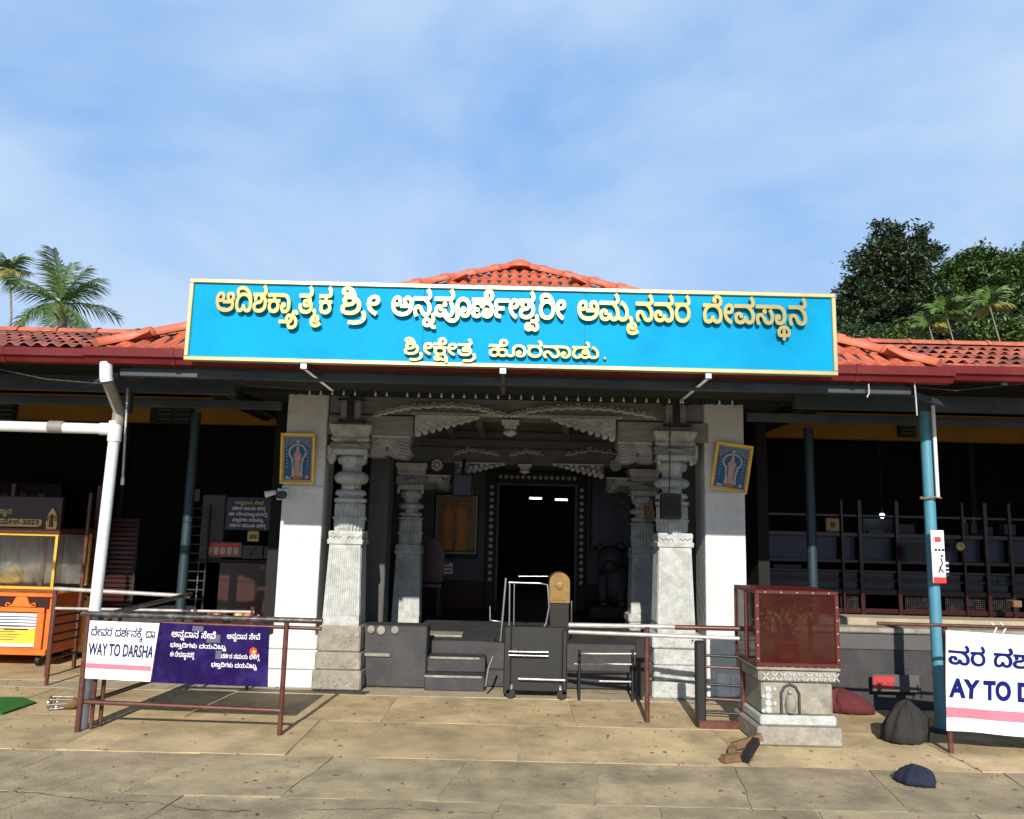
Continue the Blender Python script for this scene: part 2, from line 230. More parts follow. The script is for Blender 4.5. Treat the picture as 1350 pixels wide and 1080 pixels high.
277: [[-193,-168, -322,-168, -538,-132, -728,-61, -819,-8, -709,41, -636,-3, -474,-63, -292,-92, -189,-92, -96,-92, 34,-73, 114,-34, 152,23, 153,60, 152,111, 132,193, 112,273, 113,320, 112,395, 242,504, 472,563, 623,563, 772,563, 994,512, 1140,423, 1212,305, 1213,238, 1212,159, 1112,47, 924,-12, 791,-12, 678,-12, 524,31, 446,104, 447,148, 446,192, 506,250, 608,279, 669,279, 742,279, 820,242, 821,212, 820,184, 758,150, 711,150, 656,150, 598,180, 599,210, 615,212, 600,197, 590,171, 591,155, 590,119, 680,62, 791,62, 870,62, 986,102, 1048,180, 1049,236, 1048,302, 958,415, 772,485, 627,485, 460,485, 276,394, 277,314, 276,270, 296,191, 316,111, 317,63, 316,-18, 196,-120, -32,-168]],
252: [[395,-12, 230,-12, 76,59, 77,110, 76,138, 124,185, 226,221, 303,232, 305,208, 228,221, 132,256, 88,303, 89,332, 88,369, 172,426, 332,459, 445,459, 548,459, 700,436, 818,390, 871,353, 803,357, 838,384, 920,422, 1014,447, 1132,459, 1205,459, 1318,459, 1488,421, 1602,353, 1658,262, 1659,210, 1658,146, 1560,46, 1364,-12, 1217,-12, 1050,-12, 864,64, 865,129, 864,164, 930,222, 1052,256, 1137,256, 1248,256, 1368,207, 1369,166, 1368,152, 1354,121, 1345,110, 1207,117, 1212,123, 1218,139, 1219,146, 1218,166, 1172,186, 1139,186, 1084,186, 1016,158, 1017,131, 1016,101, 1104,63, 1217,63, 1352,63, 1494,134, 1495,210, 1495,216, 1494,294, 1336,388, 1187,388, 1076,388, 930,333, 909,289, 757,289, 734,332, 588,388, 465,388, 348,388, 252,351, 253,321, 252,308, 274,285, 301,276, 328,267, 412,256, 493,256, 549,256, 549,186, 469,186, 390,186, 310,176, 285,167, 262,159, 240,137, 241,122, 240,98, 306,63, 401,63, 460,63, 558,83, 615,105, 711,44, 668,27, 568,2, 456,-12], [85,474, 85,551, 1173,551, 1308,551, 1426,568, 1455,583, 1478,597, 1496,632, 1497,651, 1496,693, 1392,740, 1311,740, 1232,740, 1126,696, 1127,667, 1126,662, 1126,651, 1129,646, 1071,688, 1090,690, 1126,693, 1141,693, 1190,693, 1246,670, 1247,650, 1246,627, 1184,602, 1135,602, 1062,602, 1000,651, 1001,681, 1000,712, 1074,771, 1216,809, 1321,809, 1426,809, 1576,766, 1658,690, 1659,640, 1658,603, 1614,543, 1565,521, 1528,504, 1426,483, 1294,474, 1213,474]],
93: [[1105,474, 559,474, 440,474, 328,468, 287,454, 258,445, 228,415, 229,395, 228,370, 266,342, 299,332, 332,322, 436,315, 531,315, 761,315, 761,238, 569,238, 494,238, 408,236, 358,231, 337,227, 294,218, 244,185, 245,160, 244,128, 308,93, 414,79, 477,79, 497,79, 497,0, 467,0, 386,0, 244,17, 140,53, 80,111, 81,152, 80,180, 114,225, 184,262, 239,276, 249,268, 168,288, 64,355, 65,407, 64,435, 112,486, 151,503, 194,522, 298,542, 446,551, 555,551, 1105,551]],
126: [[-495,-368, -618,-368, -776,-300, -775,-245, -776,-196, -656,-136, -555,-136, -474,-136, -380,-174, -379,-207, -380,-218, -390,-243, -397,-251, -513,-246, -510,-241, -508,-228, -507,-224, -508,-213, -536,-197, -567,-197, -594,-197, -644,-216, -643,-243, -644,-274, -560,-304, -487,-304, -430,-304, -352,-285, -306,-250, -299,-226, -167,-226, -162,-263, -82,-304, -9,-304, 54,-304, 118,-270, 119,-237, 118,-195, -6,-132, -109,-116, -21,-79, 60,-93, 186,-139, 260,-203, 261,-245, 260,-306, 110,-368, -7,-368, -68,-368, -156,-352, -220,-324, -243,-306, -223,-302, -260,-327, -342,-356, -438,-368], [-313,-124, -313,-59, -61,-59, 0,-59, 54,-52, 73,-42, 82,-37, 92,-21, 93,-12, 92,8, 52,55, 17,78, 147,105, 206,64, 246,4, 247,-19, 246,-53, 176,-100, 48,-124, -39,-124]],
230: [[653,-12, 490,-12, 232,49, 84,176, 85,276, 84,334, 172,434, 326,510, 530,552, 645,552, 726,552, 866,533, 988,491, 1041,454, 1049,456, 1016,498, 920,574, 792,631, 636,664, 547,664, 412,664, 306,619, 307,582, 306,559, 344,517, 377,500, 269,444, 216,473, 144,548, 145,586, 144,644, 252,712, 430,743, 533,743, 686,743, 912,686, 999,638, 1088,588, 1184,472, 1220,348, 1221,286, 1220,191, 1084,57, 830,-12], [655,69, 790,69, 968,123, 1056,215, 1057,271, 1056,335, 950,426, 770,474, 657,474, 532,474, 348,423, 248,332, 249,271, 248,175, 470,69]],
47: [[453,-12, 340,-12, 162,32, 62,112, 63,167, 62,211, 134,282, 270,324, 367,324, 472,324, 600,274, 601,231, 600,215, 588,183, 575,172, 439,178, 442,184, 450,203, 451,210, 450,232, 402,254, 361,254, 298,254, 214,211, 215,170, 214,125, 340,67, 469,67, 606,67, 734,137, 745,195, 897,195, 906,128, 1044,67, 1141,67, 1252,67, 1340,140, 1341,191, 1340,250, 1258,349, 1122,425, 958,471, 877,477, 1183,483, 1284,451, 1428,363, 1504,258, 1505,198, 1504,126, 1406,33, 1246,-12, 1155,-12, 1052,-12, 924,14, 836,65, 793,101, 855,105, 802,57, 684,7, 542,-12], [63,474, 63,551, 1083,551, 1190,551, 1278,561, 1299,569, 1326,579, 1342,604, 1343,618, 1342,651, 1278,714, 1213,747, 1343,790, 1436,738, 1504,655, 1505,612, 1504,593, 1474,538, 1423,516, 1372,494, 1234,474, 1119,474], [1817,-12, 1664,-12, 1436,65, 1347,123, 1449,177, 1532,124, 1706,67, 1823,67, 1942,67, 2074,145, 2075,210, 2074,280, 1974,386, 1798,463, 1683,488, 1769,565, 1904,532, 2116,432, 2238,298, 2239,215, 2238,150, 2146,47, 1958,-12]],
53: [[453,-12, 340,-12, 162,32, 62,112, 63,167, 62,211, 134,282, 270,324, 367,324, 472,324, 600,274, 601,231, 600,215, 588,183, 575,172, 439,178, 442,184, 450,203, 451,210, 450,232, 402,254, 361,254, 298,254, 216,211, 217,170, 216,125, 340,67, 469,67, 606,67, 734,137, 745,195, 897,195, 906,128, 1044,67, 1141,67, 1252,67, 1340,140, 1341,191, 1340,250, 1258,349, 1122,425, 958,471, 877,477, 1183,483, 1284,451, 1428,363, 1504,258, 1505,198, 1504,126, 1406,33, 1246,-12, 1155,-12, 1052,-12, 924,14, 836,65, 793,101, 855,105, 802,57, 684,7, 542,-12], [63,474, 63,551, 1083,551, 1190,551, 1278,561, 1299,569, 1326,579, 1342,604, 1343,618, 1342,651, 1278,714, 1213,747, 1343,790, 1436,738, 1504,655, 1505,612, 1504,593, 1474,538, 1423,516, 1372,494, 1234,474, 1119,474]],
49: [[653,-12, 490,-12, 232,50, 84,169, 85,255, 84,312, 146,400, 258,466, 337,488, 373,474, 85,474, 85,551, 797,551, 904,551, 992,561, 1015,569, 1040,579, 1058,604, 1059,618, 1058,651, 994,714, 929,747, 1059,790, 1152,738, 1220,655, 1221,612, 1220,593, 1188,538, 1139,516, 1112,504, 1040,485, 993,480, 983,488, 1058,464, 1164,399, 1220,313, 1221,255, 1220,177, 1084,57, 830,-12], [655,69, 790,69, 968,123, 1056,216, 1057,272, 1056,337, 950,428, 770,476, 657,476, 532,476, 348,425, 248,334, 249,272, 248,175, 470,69]],
255: [[433,-12, 276,-12, 84,104, 85,220, 84,282, 154,386, 294,465, 395,487, 425,474, 85,474, 85,551, 961,551, 1096,551, 1214,568, 1243,583, 1266,597, 1284,632, 1285,651, 1284,693, 1180,740, 1099,740, 1020,740, 914,696, 915,667, 914,662, 914,651, 917,646, 859,688, 878,690, 914,693, 929,693, 978,693, 1034,670, 1035,650, 1034,627, 972,602, 923,602, 850,602, 788,651, 789,681, 788,712, 862,771, 1004,809, 1109,809, 1214,809, 1364,766, 1446,690, 1447,640, 1446,603, 1400,543, 1353,521, 1314,503, 1204,483, 1135,478, 1149,490, 1240,468, 1374,387, 1446,280, 1447,220, 1446,104, 1252,-12, 1091,-12, 1004,-12, 878,11, 778,62, 733,104, 797,109, 750,58, 636,6, 504,-12], [455,67, 554,67, 678,137, 689,195, 841,195, 850,128, 992,67, 1075,67, 1170,67, 1282,136, 1283,218, 1282,270, 1220,363, 1096,435, 910,476, 787,476, 753,476, 628,476, 440,438, 312,369, 248,276, 249,220, 248,138, 356,67]],
164: [[967,-12, 860,-12, 722,28, 628,91, 589,125, 538,169, 466,213, 404,229, 365,229, 296,229, 222,186, 223,148, 222,116, 278,49, 325,17, 169,-14, 122,18, 62,103, 63,146, 62,192, 142,264, 278,305, 363,305, 446,305, 562,279, 652,227, 699,187, 744,148, 822,94, 914,67, 981,67, 1080,67, 1176,139, 1177,194, 1176,239, 1104,333, 1009,387, 1145,435, 1238,384, 1340,270, 1341,203, 1340,101, 1144,-12], [683,315, 634,315, 566,349, 567,374, 566,399, 634,433, 683,433, 732,433, 798,399, 799,374, 798,349, 732,315], [63,474, 63,551, 1121,551, 1121,474]],
112: [[-445,-368, -522,-368, -624,-331, -672,-272, -671,-238, -672,-182, -560,-100, -358,-55, -225,-55, -90,-55, 108,-101, 218,-183, 219,-237, 218,-269, 172,-330, 74,-368, -5,-368, -66,-368, -156,-353, -226,-315, -255,-283, -199,-286, -226,-314, -294,-350, -384,-368], [-423,-304, -372,-304, -308,-273, -293,-250, -159,-250, -144,-275, -78,-304, -27,-304, 22,-304, 76,-273, 77,-240, 76,-204, 6,-150, -124,-119, -211,-119, -235,-119, -322,-119, -456,-149, -530,-202, -529,-238, -530,-272, -474,-304], [-227,-236, -262,-236, -310,-211, -309,-195, -310,-178, -262,-154, -227,-154, -192,-154, -142,-178, -141,-195, -142,-211, -192,-236], [-303,-458, -293,-354, -157,-354, -147,-458]],
289: [[567,-12, 426,-12, 224,34, 116,117, 117,172, 116,204, 158,260, 242,305, 305,321, 333,307, 73,306, 73,375, 489,375, 510,383, 540,408, 541,424, 540,438, 522,464, 507,475, 597,487, 667,475, 682,462, 698,434, 699,423, 698,407, 684,384, 673,375, 1079,375, 1079,306, 811,308, 841,318, 898,307, 984,265, 1032,208, 1033,174, 1032,119, 928,35, 722,-12], [575,66, 734,66, 872,135, 873,184, 872,221, 804,276, 672,306, 575,306, 474,306, 340,275, 276,220, 277,184, 276,131, 424,66], [73,474, 73,551, 599,551, 734,551, 852,568, 881,583, 904,597, 922,632, 923,651, 922,693, 818,740, 737,740, 658,740, 552,696, 553,667, 552,662, 552,651, 555,646, 497,688, 516,690, 552,693, 567,693, 616,693, 672,670, 673,650, 672,627, 610,602, 561,602, 488,602, 426,651, 427,681, 426,712, 500,771, 642,809, 747,809, 852,809, 1002,766, 1084,690, 1085,640, 1084,603, 1040,543, 993,521, 954,504, 852,483, 720,474, 639,474], [407,-268, 284,-268, 124,-201, 125,-145, 124,-96, 244,-36, 345,-36, 426,-36, 520,-74, 521,-107, 520,-118, 510,-143, 503,-151, 387,-146, 390,-141, 392,-128, 393,-124, 392,-113, 364,-97, 333,-97, 306,-97, 256,-116, 257,-143, 256,-174, 338,-204, 413,-204, 470,-204, 550,-185, 596,-150, 601,-126, 733,-126, 738,-163, 806,-204, 875,-204, 938,-204, 992,-175, 1004,-141, 1005,-133, 1004,-98, 948,-45, 905,-20, 1025,17, 1099,-118, 1096,-145, 1078,-198, 1032,-242, 944,-268, 873,-268, 816,-268, 734,-252, 676,-224, 655,-206, 677,-202, 640,-227, 556,-256, 462,-268], [1035,-341, 1046,-319, 1070,-264, 1071,-232, 1070,-218, 1056,-153, 1014,-75, 973,-45, 1025,17, 1092,-26, 1164,-116, 1194,-205, 1195,-247, 1194,-279, 1180,-336, 1173,-352]],
271: [[463,-12, 280,-12, 66,90, 67,181, 66,267, 278,375, 473,375, 530,375, 628,361, 706,335, 735,316, 727,315, 728,317, 730,332, 731,335, 730,364, 682,415, 594,454, 480,478, 415,481, 723,486, 768,474, 840,434, 882,379, 883,343, 882,336, 878,319, 877,315, 873,316, 906,335, 988,361, 1090,375, 1153,375, 1340,375, 1536,265, 1537,181, 1536,97, 1326,-12, 1133,-12, 1042,-12, 902,15, 806,67, 781,102, 819,101, 792,68, 694,17, 554,-12], [475,63, 604,63, 724,130, 725,181, 724,236, 596,300, 483,300, 396,300, 284,269, 230,216, 231,183, 230,128, 362,63], [1123,63, 1250,63, 1372,130, 1373,181, 1372,218, 1314,271, 1206,300, 1129,300, 1002,300, 878,233, 879,183, 878,128, 1008,63], [67,474, 67,551, 1051,551, 1186,551, 1304,568, 1333,583, 1356,597, 1374,632, 1375,651, 1374,693, 1270,740, 1189,740, 1110,740, 1004,696, 1005,667, 1004,662, 1004,651, 1007,646, 949,688, 968,690, 1004,693, 1019,693, 1068,693, 1124,670, 1125,650, 1124,627, 1062,602, 1013,602, 940,602, 878,651, 879,681, 878,712, 952,771, 1094,809, 1199,809, 1304,809, 1454,766, 1536,690, 1537,640, 1536,603, 1490,543, 1443,521, 1406,504, 1302,483, 1170,474, 1089,474]],
64: [[181,-12, 50,-12, -150,58, -237,113, -135,168, -54,116, 92,67, 181,67, 270,67, 348,116, 349,156, 348,194, 340,247, 332,295, 333,324, 332,399, 462,506, 688,563, 835,563, 982,563, 1200,512, 1344,423, 1416,305, 1417,238, 1416,159, 1316,47, 1128,-12, 995,-12, 882,-12, 728,31, 650,104, 651,148, 650,192, 710,250, 812,279, 873,279, 946,279, 1024,242, 1025,212, 1024,184, 962,150, 915,150, 860,150, 802,180, 803,210, 819,212, 804,197, 794,171, 795,155, 794,119, 884,62, 995,62, 1074,62, 1190,102, 1252,180, 1253,236, 1252,302, 1164,415, 982,485, 839,485, 732,485, 578,445, 496,369, 497,314, 496,282, 504,235, 512,188, 513,155, 512,95, 416,22, 264,-12]],
151: [[967,-12, 860,-12, 722,28, 628,91, 589,125, 538,169, 466,213, 404,229, 365,229, 296,229, 222,186, 223,148, 222,116, 278,49, 325,17, 169,-14, 122,18, 62,102, 63,145, 62,192, 142,264, 278,305, 363,305, 486,305, 630,247, 699,187, 744,148, 820,94, 914,67, 985,67, 1088,67, 1174,140, 1175,190, 1174,260, 1056,380, 858,461, 735,474, 67,474, 67,551, 1125,551, 1125,474, 1005,474, 1017,481, 1118,449, 1262,363, 1338,258, 1339,198, 1338,100, 1144,-12]],
35: [[433,-12, 276,-12, 84,104, 85,220, 84,282, 154,386, 294,465, 395,487, 425,474, 85,474, 85,551, 1037,551, 1142,551, 1232,561, 1253,569, 1280,579, 1296,604, 1297,618, 1296,651, 1232,714, 1167,747, 1297,790, 1390,738, 1458,655, 1459,612, 1458,593, 1426,538, 1377,516, 1356,507, 1298,491, 1226,480, 1179,477, 1185,488, 1254,474, 1342,426, 1384,368, 1385,337, 1384,319, 1374,291, 1359,275, 1354,271, 1334,265, 1331,261, 1296,232, 1172,194, 1085,194, 1018,194, 908,217, 840,265, 841,301, 840,353, 978,402, 1069,402, 1136,402, 1230,385, 1267,372, 1356,347, 1458,246, 1459,184, 1458,125, 1364,37, 1204,-12, 1101,-12, 964,-12, 802,41, 733,104, 797,109, 750,58, 636,6, 504,-12], [455,67, 554,67, 670,134, 689,184, 841,184, 860,123, 994,67, 1085,67, 1144,67, 1246,91, 1308,143, 1309,185, 1308,223, 1260,294, 1162,341, 1087,341, 1044,341, 990,320, 991,301, 990,279, 1042,257, 1095,257, 1126,257, 1196,272, 1244,307, 1245,337, 1244,367, 1182,418, 1068,456, 914,476, 823,476, 753,476, 628,476, 440,438, 312,369, 248,275, 249,220, 248,137, 356,67]],
63: [[233,-12, 80,-12, -148,65, -237,123, -135,177, -52,124, 122,67, 239,67, 358,67, 490,145, 491,210, 490,280, 390,386, 214,463, 99,488, 185,565, 320,532, 532,432, 654,298, 655,215, 654,150, 562,47, 374,-12]],
40: [[433,-12, 276,-12, 84,104, 85,220, 84,282, 154,386, 294,465, 395,487, 425,474, 85,474, 85,551, 1025,551, 1130,551, 1220,561, 1241,569, 1268,579, 1284,604, 1285,618, 1284,651, 1220,714, 1155,747, 1285,790, 1378,738, 1446,655, 1447,612, 1446,593, 1414,538, 1365,516, 1344,507, 1286,491, 1214,480, 1167,477, 1169,483, 1254,460, 1378,382, 1446,280, 1447,220, 1446,104, 1252,-12, 1091,-12, 1004,-12, 878,11, 778,62, 733,104, 797,109, 750,58, 636,6, 504,-12], [455,67, 554,67, 678,137, 689,195, 841,195, 850,128, 992,67, 1075,67, 1170,67, 1282,135, 1283,217, 1282,269, 1220,363, 1096,435, 910,476, 787,476, 753,476, 628,476, 440,438, 312,368, 248,275, 249,219, 248,137, 356,67]],
240: [[567,-12, 426,-12, 224,34, 116,117, 117,172, 116,204, 158,260, 242,305, 305,321, 333,307, 73,306, 73,375, 489,375, 510,383, 540,408, 541,424, 540,438, 522,464, 507,475, 597,487, 667,475, 682,462, 698,434, 699,423, 698,407, 684,384, 673,375, 1079,375, 1079,306, 811,308, 841,318, 898,307, 984,265, 1032,208, 1033,174, 1032,119, 928,35, 722,-12], [575,66, 734,66, 872,135, 873,184, 872,221, 804,276, 672,306, 575,306, 474,306, 340,275, 276,220, 277,184, 276,131, 424,66], [73,474, 73,551, 599,551, 734,551, 852,568, 881,583, 904,597, 922,632, 923,651, 922,693, 818,740, 737,740, 658,740, 552,696, 553,667, 552,662, 552,651, 555,646, 497,688, 516,690, 552,693, 567,693, 616,693, 672,670, 673,650, 672,627, 610,602, 561,602, 488,602, 426,651, 427,681, 426,712, 500,771, 642,809, 747,809, 852,809, 1002,766, 1084,690, 1085,640, 1084,603, 1040,543, 993,521, 954,504, 852,483, 720,474, 639,474]],
96: [[77,-368, -76,-368, -228,-305, -227,-253, -228,-224, -180,-181, -117,-162, -115,-168, -265,-169, -265,-105, 55,-105, 23,-113, 56,-94, 92,-50, 93,-25, 92,-3, 62,50, 35,76, 183,97, 214,68, 246,10, 247,-19, 246,-53, 192,-103, 167,-120, 175,-105, 437,-105, 437,-169, 271,-168, 285,-164, 336,-178, 390,-222, 391,-252, 390,-304, 238,-368], [81,-304, 172,-304, 250,-265, 251,-238, 250,-207, 164,-170, 81,-170, -6,-170, -88,-208, -87,-238, -88,-267, -6,-304]],
149: [[433,-12, 276,-12, 84,104, 85,220, 84,282, 154,386, 294,465, 395,487, 425,474, 85,474, 85,551, 1231,551, 1231,474, 1143,474, 1167,481, 1252,458, 1378,382, 1446,281, 1447,220, 1446,105, 1252,-12, 1091,-12, 1004,-12, 878,11, 778,62, 733,104, 797,109, 750,58, 636,6, 504,-12], [455,67, 554,67, 678,137, 689,195, 841,195, 850,128, 992,67, 1075,67, 1170,67, 1282,136, 1283,217, 1282,269, 1220,363, 1096,435, 910,476, 787,476, 753,476, 628,476, 440,438, 312,369, 248,275, 249,220, 248,137, 356,67]],
227: [[437,-12, 324,-12, 172,31, 98,99, 99,136, 98,179, 164,241, 288,294, 375,321, 450,346, 542,390, 543,422, 542,443, 510,474, 440,490, 381,490, 294,490, 214,453, 215,422, 214,406, 234,377, 255,363, 115,332, 82,357, 52,406, 53,431, 52,466, 124,526, 270,563, 383,563, 506,563, 646,520, 704,456, 705,423, 704,387, 642,330, 528,280, 449,254, 356,224, 262,178, 263,141, 262,102, 366,67, 447,67, 580,67, 706,137, 715,195, 869,195, 878,128, 1024,67, 1119,67, 1218,67, 1336,118, 1390,220, 1391,297, 1390,368, 1324,508, 1202,623, 1026,693, 919,693, 854,693, 788,663, 789,641, 788,617, 850,589, 907,589, 978,589, 1088,630, 1097,682, 1243,675, 1220,593, 1040,519, 915,519, 848,519, 744,535, 670,566, 632,612, 633,642, 632,693, 792,763, 927,763, 1070,763, 1304,688, 1468,558, 1556,390, 1557,298, 1556,181, 1444,45, 1246,-12, 1117,-12, 1038,-12, 910,11, 806,62, 759,104, 823,104, 776,59, 666,9, 528,-12], [699,-144, 715,15, 869,15, 885,-144]],
269: [[453,-12, 340,-12, 162,32, 62,112, 63,167, 62,211, 134,282, 270,324, 367,324, 472,324, 600,274, 601,231, 600,215, 588,183, 575,172, 439,178, 442,186, 450,203, 451,210, 450,232, 402,254, 361,254, 298,254, 216,211, 217,170, 216,125, 340,67, 469,67, 606,67, 734,137, 745,195, 897,195, 906,128, 1046,66, 1151,66, 1230,66, 1322,96, 1364,152, 1365,191, 1364,237, 1288,333, 1193,387, 1335,435, 1426,384, 1524,269, 1525,198, 1524,131, 1434,42, 1365,19, 1334,9, 1268,-5, 1200,-12, 1165,-12, 1058,-12, 928,14, 838,64, 793,100, 855,105, 802,57, 684,7, 542,-12], [803,297, 754,297, 688,331, 689,355, 688,381, 754,415, 803,415, 852,415, 920,381, 921,355, 920,331, 852,297], [1385,-55, 1275,26, 1253,44, 949,264, 1083,306, 1387,80, 1415,65, 1521,-12], [63,474, 63,551, 1039,551, 1174,551, 1292,568, 1321,583, 1344,597, 1362,632, 1363,651, 1362,693, 1258,740, 1177,740, 1098,740, 992,696, 993,667, 992,662, 992,651, 995,646, 937,688, 956,690, 992,693, 1007,693, 1056,693, 1112,670, 1113,650, 1112,627, 1050,602, 1001,602, 928,602, 866,651, 867,681, 866,712, 940,771, 1082,809, 1187,809, 1292,809, 1442,766, 1524,690, 1525,640, 1524,603, 1480,543, 1431,521, 1394,504, 1292,483, 1160,474, 1079,474]],
270: [[967,-12, 860,-12, 722,28, 628,91, 589,125, 538,169, 466,213, 404,229, 365,229, 296,229, 222,186, 223,148, 222,116, 278,49, 325,17, 169,-14, 122,18, 62,103, 63,146, 62,192, 142,264, 278,305, 363,305, 446,305, 562,279, 652,227, 699,187, 744,148, 822,94, 914,67, 981,67, 1080,67, 1176,139, 1177,194, 1176,239, 1104,333, 1009,387, 1145,435, 1238,384, 1340,270, 1341,203, 1340,101, 1144,-12], [683,315, 634,315, 566,349, 567,374, 566,399, 634,433, 683,433, 732,433, 798,399, 799,374, 798,349, 732,315], [63,474, 63,551, 855,551, 990,551, 1108,568, 1137,583, 1160,597, 1178,632, 1179,651, 1178,693, 1074,740, 993,740, 914,740, 808,696, 809,667, 808,662, 808,651, 811,646, 753,688, 772,690, 808,693, 823,693, 872,693, 928,670, 929,650, 928,627, 866,602, 817,602, 744,602, 682,651, 683,681, 682,712, 756,771, 898,809, 1003,809, 1108,809, 1258,766, 1340,690, 1341,640, 1340,603, 1294,543, 1247,521, 1210,504, 1106,483, 974,474, 893,474]],
267: [[453,-12, 340,-12, 162,32, 62,112, 63,167, 62,211, 134,282, 270,324, 367,324, 472,324, 600,274, 601,231, 600,215, 588,183, 575,172, 439,178, 442,184, 450,203, 451,210, 450,232, 402,254, 361,254, 298,254, 216,211, 217,170, 216,125, 340,67, 469,67, 606,67, 734,137, 745,195, 897,195, 906,128, 1044,67, 1141,67, 1252,67, 1340,140, 1341,191, 1340,250, 1258,349, 1122,425, 958,471, 877,477, 1183,483, 1284,451, 1428,363, 1504,258, 1505,198, 1504,126, 1406,33, 1246,-12, 1155,-12, 1052,-12, 924,14, 836,65, 793,101, 855,105, 802,57, 684,7, 542,-12], [63,474, 63,551, 1019,551, 1154,551, 1272,568, 1301,583, 1324,597, 1342,632, 1343,651, 1342,693, 1238,740, 1157,740, 1078,740, 972,696, 973,667, 972,662, 972,651, 975,646, 917,688, 936,690, 972,693, 987,693, 1036,693, 1092,670, 1093,650, 1092,627, 1030,602, 981,602, 908,602, 846,651, 847,681, 846,712, 920,771, 1062,809, 1167,809, 1272,809, 1422,766, 1504,690, 1505,640, 1504,603, 1460,543, 1413,521, 1374,504, 1272,483, 1140,474, 1059,474]],
56: [[967,-12, 860,-12, 722,28, 628,91, 589,125, 538,169, 466,213, 404,229, 365,229, 296,229, 222,186, 223,148, 222,116, 278,49, 325,17, 169,-14, 122,18, 62,103, 63,146, 62,192, 142,264, 278,305, 363,305, 446,305, 562,279, 652,227, 699,187, 744,148, 822,94, 914,67, 981,67, 1080,67, 1176,139, 1177,194, 1176,239, 1104,333, 1009,387, 1145,435, 1238,384, 1340,270, 1341,203, 1340,101, 1144,-12], [683,315, 634,315, 566,349, 567,374, 566,399, 634,433, 683,433, 732,433, 798,399, 799,374, 798,349, 732,315], [65,474, 65,551, 917,551, 1024,551, 1112,561, 1135,569, 1160,579, 1178,604, 1179,618, 1178,651, 1114,714, 1049,747, 1179,790, 1272,738, 1340,655, 1341,612, 1340,593, 1308,538, 1259,516, 1206,494, 1068,474, 955,474]],
48: [[617,-12, 468,-12, 264,40, 138,126, 80,228, 81,279, 80,360, 212,489, 452,563, 613,563, 762,563, 966,510, 1090,424, 1144,323, 1145,276, 1144,191, 1012,61, 776,-12], [613,67, 724,67, 888,116, 980,211, 981,279, 980,340, 896,432, 732,484, 611,484, 506,484, 340,438, 244,346, 245,277, 244,209, 332,115, 498,67], [1443,-12, 1290,-12, 1062,65, 973,123, 1077,177, 1158,124, 1334,67, 1445,67, 1568,67, 1700,145, 1701,210, 1700,276, 1598,383, 1412,459, 1289,477, 1565,481, 1660,451, 1794,374, 1864,276, 1865,215, 1864,175, 1822,94, 1726,28, 1562,-12], [2177,-12, 2024,-12, 1798,65, 1707,123, 1809,177, 1892,124, 2068,67, 2183,67, 2302,67, 2434,145, 2435,210, 2434,280, 2334,386, 2158,463, 2043,488, 2129,565, 2264,532, 2476,432, 2598,298, 2599,215, 2598,150, 2506,47, 2320,-12], [1847,612, 1846,593, 1816,538, 1765,516, 1714,494, 1576,474, 1461,474, 1201,474, 1201,551, 1425,551, 1532,551, 1620,561, 1641,569, 1666,579, 1684,604, 1685,618, 1684,651, 1620,714, 1555,747, 1685,790, 1778,738, 1846,655]],
260: [[437,-12, 324,-12, 172,31, 98,99, 99,136, 98,179, 164,241, 288,294, 375,321, 450,346, 542,390, 543,422, 542,443, 510,474, 440,490, 381,490, 294,490, 214,453, 215,422, 214,406, 234,377, 255,363, 115,332, 82,357, 52,406, 53,431, 52,466, 124,526, 270,563, 383,563, 506,563, 646,520, 704,456, 705,423, 704,387, 642,330, 528,280, 449,254, 356,224, 262,178, 263,141, 262,102, 366,67, 447,67, 580,67, 706,137, 715,195, 869,195, 878,128, 1024,67, 1123,67, 1232,67, 1364,145, 1365,210, 1364,276, 1262,383, 1076,459, 953,477, 1225,483, 1320,453, 1456,374, 1528,276, 1529,215, 1528,147, 1430,45, 1246,-12, 1115,-12, 1036,-12, 910,11, 806,63, 759,105, 823,104, 776,59, 666,9, 528,-12], [865,474, 865,551, 1025,551, 1160,551, 1278,568, 1307,583, 1330,597, 1348,632, 1349,651, 1348,693, 1244,740, 1163,740, 1084,740, 978,696, 979,667, 978,662, 978,651, 981,646, 923,688, 942,690, 978,693, 993,693, 1042,693, 1098,670, 1099,650, 1098,627, 1036,602, 987,602, 914,602, 852,651, 853,681, 852,712, 926,771, 1068,809, 1173,809, 1278,809, 1428,766, 1510,690, 1511,640, 1510,603, 1464,543, 1417,521, 1380,504, 1276,483, 1144,474, 1063,474]],
232: [[725,-12, 648,-12, 506,11, 416,62, 417,104, 416,128, 470,174, 521,189, 509,169, 378,179, 174,238, 60,328, 61,385, 60,438, 144,518, 302,563, 413,563, 490,563, 614,536, 688,483, 689,443, 688,408, 624,348, 480,311, 357,311, 310,311, 194,326, 157,337, 171,400, 210,389, 296,379, 339,379, 444,379, 532,415, 533,440, 532,466, 458,493, 401,493, 310,493, 206,438, 207,394, 206,361, 258,304, 378,262, 580,236, 731,233, 884,235, 1096,274, 1208,361, 1209,436, 1208,476, 1166,565, 1076,644, 936,693, 839,693, 774,693, 708,663, 709,641, 708,617, 770,589, 829,589, 898,589, 1008,630, 1017,682, 1163,675, 1148,621, 1054,552, 918,519, 835,519, 770,519, 666,535, 592,566, 552,612, 553,642, 552,693, 710,763, 847,763, 978,763, 1176,704, 1306,608, 1372,493, 1373,436, 1372,364, 1296,268, 1170,207, 1024,175, 955,168, 939,194, 988,178, 1038,136, 1039,105, 1038,53, 878,-12], [729,59, 800,59, 884,84, 885,112, 884,139, 796,171, 727,172, 648,170, 570,138, 571,112, 570,89, 648,59]],
